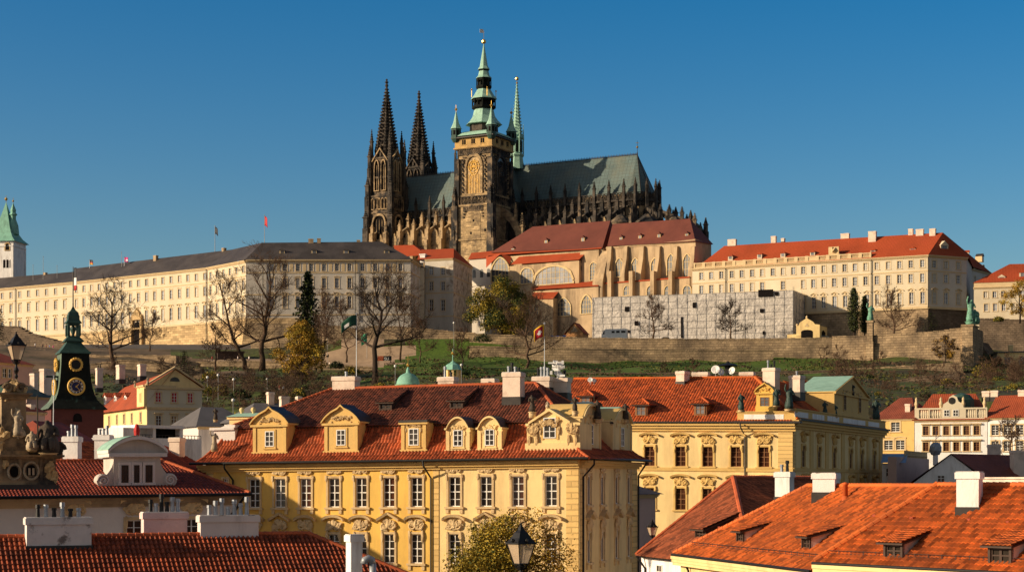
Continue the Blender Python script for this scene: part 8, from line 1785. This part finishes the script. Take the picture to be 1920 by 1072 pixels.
# ---------------------------------------------------------------- people on the ramp and road
def person_mesh():
    J = [(0, 0, .92), (0, 0, 1.18), (0, 0, 1.42), (0, -.01, 1.52), (0, -.03, 1.66)]; E_ = [(0, 1), (1, 2), (2, 3), (3, 4)]; Rr = [(.16, .11), (.15, .1), (.17, .1), (.05, .05), (.09, .11)]
    def add(pts, par, rads):
        for p, q in zip(pts, rads): J.append(p); Rr.append((q, q)); E_.append((par, len(J)-1)); par = len(J)-1
    for sg in (-1, 1): add([(sg*.1, .02*sg, .5), (sg*.1, .1*sg, .09), (sg*.1, .1*sg-.14, .04)], 0, [.085, .055, .045]); add([(sg*.2, 0, 1.38), (sg*.25, .05*sg, 1.12), (sg*.24, -.08, .9)], 2, [.06, .045, .035])
    return skin('person', J, E_, Rr, 1)
PM = person_mesh()
b = MB(); b.lathe([(.2, .86), (.2, .95), (.18, 1.15), (.2, 1.36), (.1, 1.47), (.07, 1.5)], (0, 0, 0), 10, 0, 0, 1.05, .78); JK = mesh_of(b, 'jacket', [m['darkcloth']], True)
b = MB()
for sg in (-1, 1): b.tube([(sg*.1, 0, .9), (sg*.1, .02*sg, .5), (sg*.1, .1*sg, .1)], [.11, .085, .065], 8)
for sg in (-1, 1): pass
TR = mesh_of(b, 'trousers', [m['jeans']], True)
b = MB(); b.ball((0, .01, 1.72), .115, 8, 0, 1, 1.05, .9); HR = mesh_of(b, 'hair', [m['hair']], True)
def person(label, p, jacket, group, rz=0, sit=False):
    o = thing('person', label, 'person', V(p), group, rz); me = PM.copy(); me.materials.clear(); me.materials.append(m['skin'])
    for nm, x in (('body', me), ('trousers', TR), ('hair', HR)): c = bpy.data.objects.new(nm, x); COL.objects.link(c); c.parent = o
    j = JK.copy(); j.materials.clear(); j.materials.append(m[jacket]); c = bpy.data.objects.new('jacket', j); COL.objects.link(c); c.parent = o
def stand(px, Y): return ground_at(px, Y)
for i, (px, py, Y, jk, lb) in enumerate(((66, 652, 585, 'whitecloth', 'person in white on the ramp below the palace wing'), (80, 654, 585, 'darkcloth', 'person in dark coat on the ramp, nearest the one in white'), (87, 655, 585, 'red', 'person in red on the ramp'), (93, 655, 585, 'bluecloth', 'person in blue among the group on the ramp'), (100, 656, 585, 'magenta', 'person in magenta at the end of the ramp group'),
        (398, 677, 560, 'red', 'person in red jacket walking past the dark kiosk'), (421, 677, 560, 'darkcloth', 'person in dark jacket before the dark kiosk'), (446, 677, 560, 'whitecloth', 'person in pale jacket by the kiosk end'), (467, 677, 560, 'whitecloth', 'person in white between the two corner tree trunks'), (519, 678, 560, 'darkcloth', 'person in dark jacket beside the golden tree'), (595, 687, 548, 'red', 'person in red behind the spruce foot'), (605, 687, 548, 'magenta', 'person in magenta near the thin bare tree'), (618, 688, 548, 'whitecloth', 'person in white on the road end'), (524, 734, 415, 'red', 'person in red on the grass slope'), (531, 735, 415, 'whitecloth', 'person in pale clothes beside the one in red on the grass'))):
    person(lb, P(px, py, Y), jk, 'people walking below the castle', i*.7)
# ---------------------------------------------------------------- lamps
def lantern(name, label, p, w_, post, group=None, rz=.5):
    """four sided street lantern; p: bottom of the glass, w_: width of the roof"""
    p = V(p); o = thing(name, label, 'street lamp', p-V((0, 0, post)), group); h = w_*1.0; S_ = 1.4142
    b = MB(); b.lathe([(w_*.26*S_, 0), (w_*.26*S_, .03*w_), (w_*.24*S_, .05*w_)], p, 4, pi/4, 0, rot=rz); b.lathe([(w_*.56*S_, h), (w_*.56*S_, h+.07*w_), (w_*.5*S_, h+.1*w_), (w_*.36*S_, h+.3*w_), (w_*.24*S_, h+.55*w_), (w_*.12*S_, h+.68*w_), (w_*.11*S_, h+.76*w_), (.02, h+.95*w_)], p, 4, pi/4, 0, rot=rz)
    for k in range(4):
        t = rz+pi/4+k*pi/2; e = V((cos(t), sin(t), 0)); b.tube([p+e*w_*.25*S_, p+e*w_*.49*S_+V((0, 0, h))], w_*.028, 5); b.tube([p+e*w_*.54*S_+V((0, 0, h+.05*w_)), p+e*w_*.56*S_+V((0, 0, h+.3*w_))], [w_*.03, .004], 5)
        t += pi/4; e = V((cos(t), sin(t), 0)); b.blob(p+e*w_*.5+V((0, 0, h+.17*w_)), w_*.1, k, .4, 6)
    b.ball(p+V((0, 0, h+.98*w_)), w_*.06, 6); b.build('lantern_frame', m['black'], o)
    b = MB(); b.lathe([(w_*.24*S_, .04*w_), (w_*.485*S_, h-.005)], p, 4, pi/4, 0, rot=rz); b.build('glass', m['lampglass'], o)
    b = MB(); b.lathe([(w_*.16, -post), (w_*.15, -post*.8), (w_*.09, -post*.75), (w_*.07, -w_*1.3), (w_*.14, -w_*1.15), (w_*.08, -w_), (w_*.2, -w_*.72), (w_*.1, -w_*.5), (w_*.07, -w_*.3), (w_*.22, -w_*.1), (w_*.1, 0)], p, 12)
    for k in range(4): t = rz+pi/4+k*pi/2; e = V((cos(t), sin(t), 0)); b.tube([p-V((0, 0, w_*.3)), p+e*w_*.22-V((0, 0, w_*.22)), p+e*w_*.3+V((0, 0, -w_*.06)), p+e*w_*.26], w_*.03, 5)
    b.build('post', m['black'], o); return o
q = P(977, 1057, 44); lantern('street_lamp', 'large black iron street lantern in front of the autumn tree', q, 47.5/F*44/1.25, q.z-7.5, 'iron street lanterns', .62)
q = P(30.5, 675, 104.5); lantern('street_lamp', 'black iron lantern on a baluster post above the baroque gable', q, 33/F*104.5/1.25, 1.55, 'iron street lanterns', .6)
q = P(1223, 1003, 118); lantern('street_lamp', 'small wall lantern in the alley beside the shaded house side', q, 18/F*118/1.2, q.z-1, 'iron street lanterns', .4)
q = P(1365, 701, 330); o = thing('garden_lamp', 'black garden lamp with a broad flat hat beyond the orange roof', 'street lamp', q-V((0, 0, 6))); b = MB(); b.tube([q-V((0, 0, 7)), q], .14, 6); b.lathe([(.5, 0), (.65, 1.4), (.2, 1.5)], q, 8); b.lathe([(2.0, 1.5), (1.5, 1.75), (.4, 2.0), (.1, 2.4)], q, 14); b.build('lamp', m['black'], o)
for i, (px, py, Y, lb) in enumerate(((389, 707, 415, 'white globe lamp lowest beside the pedimented house'), (409, 703, 420, 'white globe lamp above the first shrub'), (438, 711, 415, 'globe lamp in the middle of the bare shrubs'), (501, 710, 430, 'globe lamp beside the upright shrub'), (614, 590, 560, 'globe lamp before the shaded palace wing'), (851, 605, 570, 'globe lamp at the foot of the red roofed block'), (437, 750, 330, 'globe lamp just over the dark roof'), (865, 684, 440, 'globe lamp by the copper cupola'), (741, 686, 430, 'globe lamp beside the copper dome'))):
    q = P(px, py, Y); z = terrain_z(px, Y); o = thing('park_lamp', lb, 'street lamp', V((q.x, q.y, min(z, q.z-2))), 'globe lamps in the castle gardens'); b = MB(); b.tube([V((q.x, q.y, min(z, q.z-2)-.5)), q], .07, 5); b.build('post', m['greypaint'], o); b = MB(); b.ball(q, .32, 10); b.build('globe', m['globe'], o, smooth=True)
# ---------------------------------------------------------------- flags and poles
def pole(label, p0, p1, r_=.07, name='flagpole', cat='flag'): o = thing(name, label, cat, V(p0)); b = MB(); b.tube([p0, p1], [r_, r_*.6], 6); b.ball(V(p1), r_*1.8, 6); b.build('pole', m['zinc'] if r_ < .1 else m['greypaint'], o); return o
q0, q1 = P(668.5, 712, 146), P(668.5, 588, 146); o = pole('tall flagpole with dark green flag rising from the wide chimney', q0, q1, .045)
cloth('flag', q1-V((0, 0, .1)), 0, [m['greencloth'], m['whitecloth']], o, W=1.25, Hh=.85, nx=10, ny=6, dirv=(-.85, -.3, 0), droop=.75, bands=lambda s_, t: 1 if (s_-.62)**2*2+(t-.55)**2 < .045 or s_ > .92 else 0)
q0, q1 = P(1021, 706, 142), P(1021, 606, 142); o = pole('flagpole with red flag edged in yellow above the chimneys', q0, q1, .045)
cloth('flag', q1-V((0, 0, .1)), 0, [m['yellowcloth'], m['redflag'], m['whitecloth']], o, W=.85, Hh=.95, nx=10, ny=8, dirv=(-.9, -.3, 0), droop=.5, bands=lambda s_, t: 2 if (s_-.45)**2+(t-.5)**2 < .03 else (1 if .12 < s_ < .88 and .12 < t < .88 else 0))
for lb, px, y0, y1, Y, mat, W_, Hh in (('tall pole with dark flag on the slate roof', 403, 472, 424, 668, 'darkcloth', 1.6, 2.6), ('tall pole with red flag at the bend of the slate roof', 496, 458, 404, 656, 'redflag', 1.5, 3.4)):
    q0, q1 = P(px, y0, Y), P(px, y1, Y); o = pole(lb, q0, q1, .12); cloth('flag', q1-V((0, 0, .3)), 0, [m[mat]], o, W=W_, Hh=Hh, dirv=(.8, -.5, 0), droop=1.)
q0, q1 = P(168, 508, 715), P(168, 487, 715); o = pole('short pole with black red and gold flag behind the slate roof', q0, q1, .09); cloth('flag', q1, 0, [m['darkcloth'], m['redflag'], m['yellowcloth']], o, W=1.7, Hh=1.9, dirv=(.9, -.3, 0), droop=.3, bands=lambda s_, t: min(2, int(t*3)))
q0, q1 = P(233, 502, 700), P(233, 482, 700); o = pole('short pole with pink and white flag behind the slate roof', q0, q1, .09); cloth('flag', q1, 0, [m['magenta'], m['whitecloth']], o, W=1.9, Hh=1.9, dirv=(.9, -.3, 0), droop=.2, bands=lambda s_, t: 1 if s_ > .35 and .35 < t < .7 else 0)
for i, (px, y0, y1, Y, lb) in enumerate(((81, 530, 481, 725, 'thin antenna mast near the white tower'), (62, 532, 497, 728, 'short mast with small boxes near the white tower'), (107, 528, 498, 720, 'short antenna mast with round head on the slate roof'), (228, 500, 473, 700, 'thin mast beside the pink flag'))): o = pole(lb, P(px, y0, Y), P(px, y1, Y), .1, 'antenna_mast', 'antenna')
q0, q1 = P(100, 812, 112), P(101, 705, 112); o = pole('thin red topped pole standing on the white chimney before the clock tower', q0, q1, .035)
o = thing('banner', 'mint green banner hanging by the dark wall below the shaded wing', 'banner', P(681, 650, 570)); b = MB(); b.tube([P(688, 672, 570), P(688, 624, 570)], .09, 6); b.build('pole', m['greypaint'], o); cloth('flag', P(688, 625, 570), 0, [m['minty'], m['whitecloth']], o, W=1.8, Hh=3.2, dirv=(-.9, -.3, 0), droop=.9, bands=lambda s_, t: 1 if .25 < t < .4 else 0)
# ---------------------------------------------------------------- vehicles, huts and small things behind the garden wall
VT = thing('box_truck', 'white box truck parked behind the garden wall before the scaffold', 'truck', V((*X2(1150, 596), 61))); f = Face.px(1128, 596, 1175, 594); zb = f.uv(1150, 638)[1]; v = lambda y: f.uv(1150, y)[1]; b = MB()
f.box(b, 1.2, f.L, v(635), v(616.5), -2.4, 0, 0); f.poly(b, [(0, v(635)), (1.15, v(635)), (1.15, v(618)), (.7, v(618.5)), (.25, v(624)), (0, v(627))], -2.2, -.15, 0); b.build('body', m['vanwhite'], VT)
b = MB(); [f.box(b, f.L*a, f.L*c, v(624), v(620), -.05, .03) for a, c in ((.4, .52), (.58, .72), (.78, .95))]; f.poly(b, [(.3, v(626)), (.95, v(626)), (.95, v(620)), (.75, v(620))], -.2, -.1); b.build('windows', m['black'], VT)
for x in (.9, f.L-1.4):
    b = MB(); c = f.pt(x, v(636), -.1); n3 = V((f.n.x, f.n.y, 0)); dd = V((f.d.x, f.d.y, 0)); b.prism([c+dd*.5*cos(t*pi/8)+V((0, 0, .5*sin(t*pi/8))) for t in range(16)], -n3*.35); b.build('wheel', m['black'], VT)
MH = thing('market_hut', 'wooden market hut with red gabled roof before the hall', 'hut', V((*X2(1084, 600), 61))); f = Face.px(1060, 600, 1094, 598); v = lambda y: f.uv(1075, y)[1]; b = MB(); f.poly(b, [(0, 60), (f.L, 60), (f.L, v(625)), (f.L/2, v(606)), (0, v(625))], -6, 0); b.build('wall', m['wood'], MH)
b = MB(); pk = f.pt(f.L/2, v(604), .4); pk2 = f.pt(f.L/2, v(604), -6.4); [plane_roof(b, q) for q in ([f.pt(f.L+.5, v(626), .4), f.pt(f.L+.5, v(626), -6.4), pk2, pk], [f.pt(-.5, v(626), -6.4), f.pt(-.5, v(626), .4), pk, pk2])]; b.build('roof', m['roofred'], MH)
b = MB(); f.poly(b, [(f.L*.3, v(622)), (f.L*.7, v(622)), (f.L*.5, v(610))], 0, .05); b.build('gable_panel', m['beigestone'], MH)
TP = thing('tarpaulin_stall', 'low stall under a rumpled blue tarpaulin beside the market hut', 'stall', V((*X2(1040, 590), 61))); f = Face.px(1023, 592, 1058, 590); v = lambda y: f.uv(1040, y)[1]; b = MB(); n_ = 10; gg = [[f.pt(f.L*i/n_, v(633)+(v(626)-v(633))*(j/4)*(.7+.4*NOISE.noise(V((i*.7, j, 1)))), -j*.8) for i in range(n_+1)] for j in range(5)]
for j in range(4):
    for i in range(n_): b.face([gg[j][i], gg[j][i+1], gg[j+1][i+1], gg[j+1][i]])
f.box(b, .1, f.L-.1, 60, v(633), -3, -.1, 1); b.build('tarpaulin', [m['bluecloth'], m['darkcloth']], TP)
def car(label, px, Y, mat, rz=0):
    p = ground_at(px, Y); p.z = 61.1; o = thing('parked_car', label, 'car', p, 'cars parked behind the garden wall', rz); b = MB(); b.prism([(-2.1, -.85, .3), (2.1, -.85, .3), (2.1, -.85, .8), (1.3, -.85, .9), (.7, -.8, 1.4), (-1.0, -.8, 1.45), (-1.7, -.85, .95), (-2.1, -.85, .85)], (0, 1.7, 0)); c = b.build('body', m[mat]); c.parent = o
    b = MB(); b.prism([(1.15, -.87, .93), (.65, -.82, 1.34), (-.95, -.82, 1.38), (-1.5, -.87, .95)], (0, 1.74, 0)); c = b.build('windows', m['black']); c.parent = o
    for x in (-1.3, 1.3):
        for y in (-.88, .7): b = MB(); b.prism([(x+.33*cos(t*pi/6), y, .33+.33*sin(t*pi/6)) for t in range(12)], (0, .2, 0)); c = b.build('wheel', m['black']); c.parent = o
car('white car behind the wall near the pavilion', 1546, 590, 'vanwhite'); car('dark car behind the wall between pavilion and cypresses', 1568, 590, 'darkcloth'); car('pale car behind the wall before the scaffold', 1248, 595, 'greypaint', .2)
KI = thing('kiosk', 'long low dark kiosk beside the road under the plinth', 'kiosk', V((*X2(432, 575), 57))); f = Face.px(408, 572, 457, 574); b = MB(); f.box(b, 0, f.L, 52, f.uv(430, 660)[1], -3, 0); f.box(b, -.3, f.L+.3, f.uv(430, 660)[1], f.uv(430, 658)[1], -3.4, .4); b.build('booth', m['darkframe'], KI)
garden_wall('dark sloping ramp wall descending below the cream palace', Face.px(-60, 605, 125, 590), [(-60, 610), (36, 614), (55, 626), (125, 645)], 2, 'rubbledark', 48, name='ramp_wall')
garden_wall('pale brown ramp wall in sun before the clock tower', Face.px(30, 560, 330, 545), [(20, 660), (60, 655), (130, 663), (190, 668), (330, 668)], 2, 'rubble', 40, name='ramp_wall')
garden_wall('broken lower parapet with ruins behind the pedimented house', Face.px(170, 500, 380, 495), [(170, 684), (230, 676), (290, 680), (330, 688), (380, 694)], 2, 'rubble', 30, name='ramp_wall')
garden_wall('low pale parapet along the road under the plinth', Face.px(330, 548, 700, 540), [(330, 680), (480, 678), (600, 683), (700, 690)], .6, 'rubble', 42, name='parapet')
SGN = thing('sign_board', 'red and black lettered sign board on the lawn', 'sign', P(721, 678, 545)); f = Face.px(708, 545, 734, 544); v = lambda y: f.uv(720, y)[1]; b = MB(); f.box(b, 0, f.L*.42, v(676), v(667), -.15, 0, 0); f.box(b, f.L*.42, f.L, v(676), v(667), -.15, 0, 1); [f.box(b, x, x+.15, v(684), v(676), -.12, -.02, 1) for x in (.3, f.L-.5)]; b.build('panel', [m['tilered'], m['black']], SGN)
cu = bpy.data.curves.new('lettering', 'FONT'); cu.body = 'SU'; cu.size = 1.25; cu.extrude = .02; to = bpy.data.objects.new('lettering', cu); COL.objects.link(to); bpy.context.view_layer.update(); me = bpy.data.meshes.new_from_object(to.evaluated_get(bpy.context.evaluated_depsgraph_get())); bpy.data.objects.remove(to); me.materials.clear(); me.materials.append(m['whitecloth']); to = link('lettering', me, SGN, off=f.pt(f.L*.48, v(675), .04)); to.rotation_euler = (pi/2, 0, f.ang)
# ---------------------------------------------------------------- roof aerials and dishes
def dish(label, p, r_, rz, tilt=.35):
    p = V(p); o = thing('satellite_dish', label, 'satellite dish', p-V((0, 0, r_*1.6)), 'satellite dishes on the ridge'); b = MB(); ax = V((cos(rz), sin(rz), tilt)).normalized(); a = ax.cross(V((0, 0, 1))).normalized(); c = a.cross(ax); rings = [[p+ax*(.28*r_*(k/4)**2)+(a*cos(t*pi/8)+c*sin(t*pi/8))*r_*k/4 for t in range(16)] for k in range(5)]
    for k in range(4):
        for t in range(16): b.face([rings[k][t], rings[k][(t+1) % 16], rings[k+1][(t+1) % 16], rings[k+1][t]])
    b.build('reflector', m['vanwhite'], o, smooth=True).modifiers.new('thickness', 'SOLIDIFY').thickness = .03; b = MB(); b.tube([p-V((0, 0, r_*1.8)), p-ax*.05], .05, 5); b.tube([p-c*r_*.9, p+ax*r_*.9], .03, 4); b.build('arm', m['greypaint'], o)
for px, py, r_, rz, lb in ((1342, 693, .48, -1.9, 'white dish on the ridge behind the orange roof, tilted up'), (1351, 697, .42, -1.2, 'smaller white dish turned toward the garden lamp'), (1373, 695, .42, -2.3, 'white dish just past the garden lamp'), (1107, 712, .28, -1.7, 'small dish on the ridge above the corner gable'), (1114, 713, .24, -1.1, 'tiny dish beside the small ridge dish')): dish(lb, P(px, py, 196), r_, rz)
o = thing('aerial_cluster', 'cluster of antenna panels and boxes on the rear chimney of the yellow house', 'antenna', P(1045, 708, 143)); b = MB(); r = random.Random(3); b.tube([P(1045, 712, 143), P(1045, 676, 143)], .04, 5)
for i in range(22): q = P(1045+r.uniform(-12, 13), r.uniform(680, 706), 143+r.uniform(-.3, .3)); b.box(q, r.uniform(.1, .5), .08, r.uniform(.06, .3), r.uniform(-.3, .3)); b.tube([q, V((*P(1045, 700, 143).xy, q.z+.03))], .015, 4)
b.build('antenna_panels', m['globe'], o)
o = thing('relay_drum', 'grey drum shaped antenna on a white stack before the white gable', 'antenna', P(1755, 860, 206)); b = MB(); q = P(1754, 846, 206); b.lathe([(.3, -1.6), (.3, -.2)], q, 6, 0, 1); b.blob(q+V((0, 0, .3)), .75, 3, .15, 10); b.tube([q, q+V((.1, 0, 2.4))], .04, 5); b.tube([q+V((.1, 0, 1.5)), q+V((.6, 0, 1.9))], .03, 4); b.build('drum', [m['zinc'], m['white']], o, smooth=False)
AH = simple_house('alley_house', 'narrow house with black slate roof wedged between the two yellow palaces', Face.px(1186, 158, 1229, 162), 8, 1, (1210, 926), 'pink', 'slate', (1200, 896), hip=1, over=.6)
b = MB(); q = P(258, 812, 112.8); o = thing('gable_emblem', 'dark carved emblem with red crest atop the white scroll gable', 'ornament', P(258, 842, 112.8)); b.blob(P(257, 834, 112.8), .3, 4, .4, 8, 0, .8, .6, 1.3); b.blob(P(259, 823, 112.8), .2, 5, .4, 8); b.lathe([(.16, 0), (.2, .4), (.1, .75), (.02, .8)], P(256.5, 818, 112.8), 8, 0, 1); b.build('carving', [m['black'], m['red']], o)
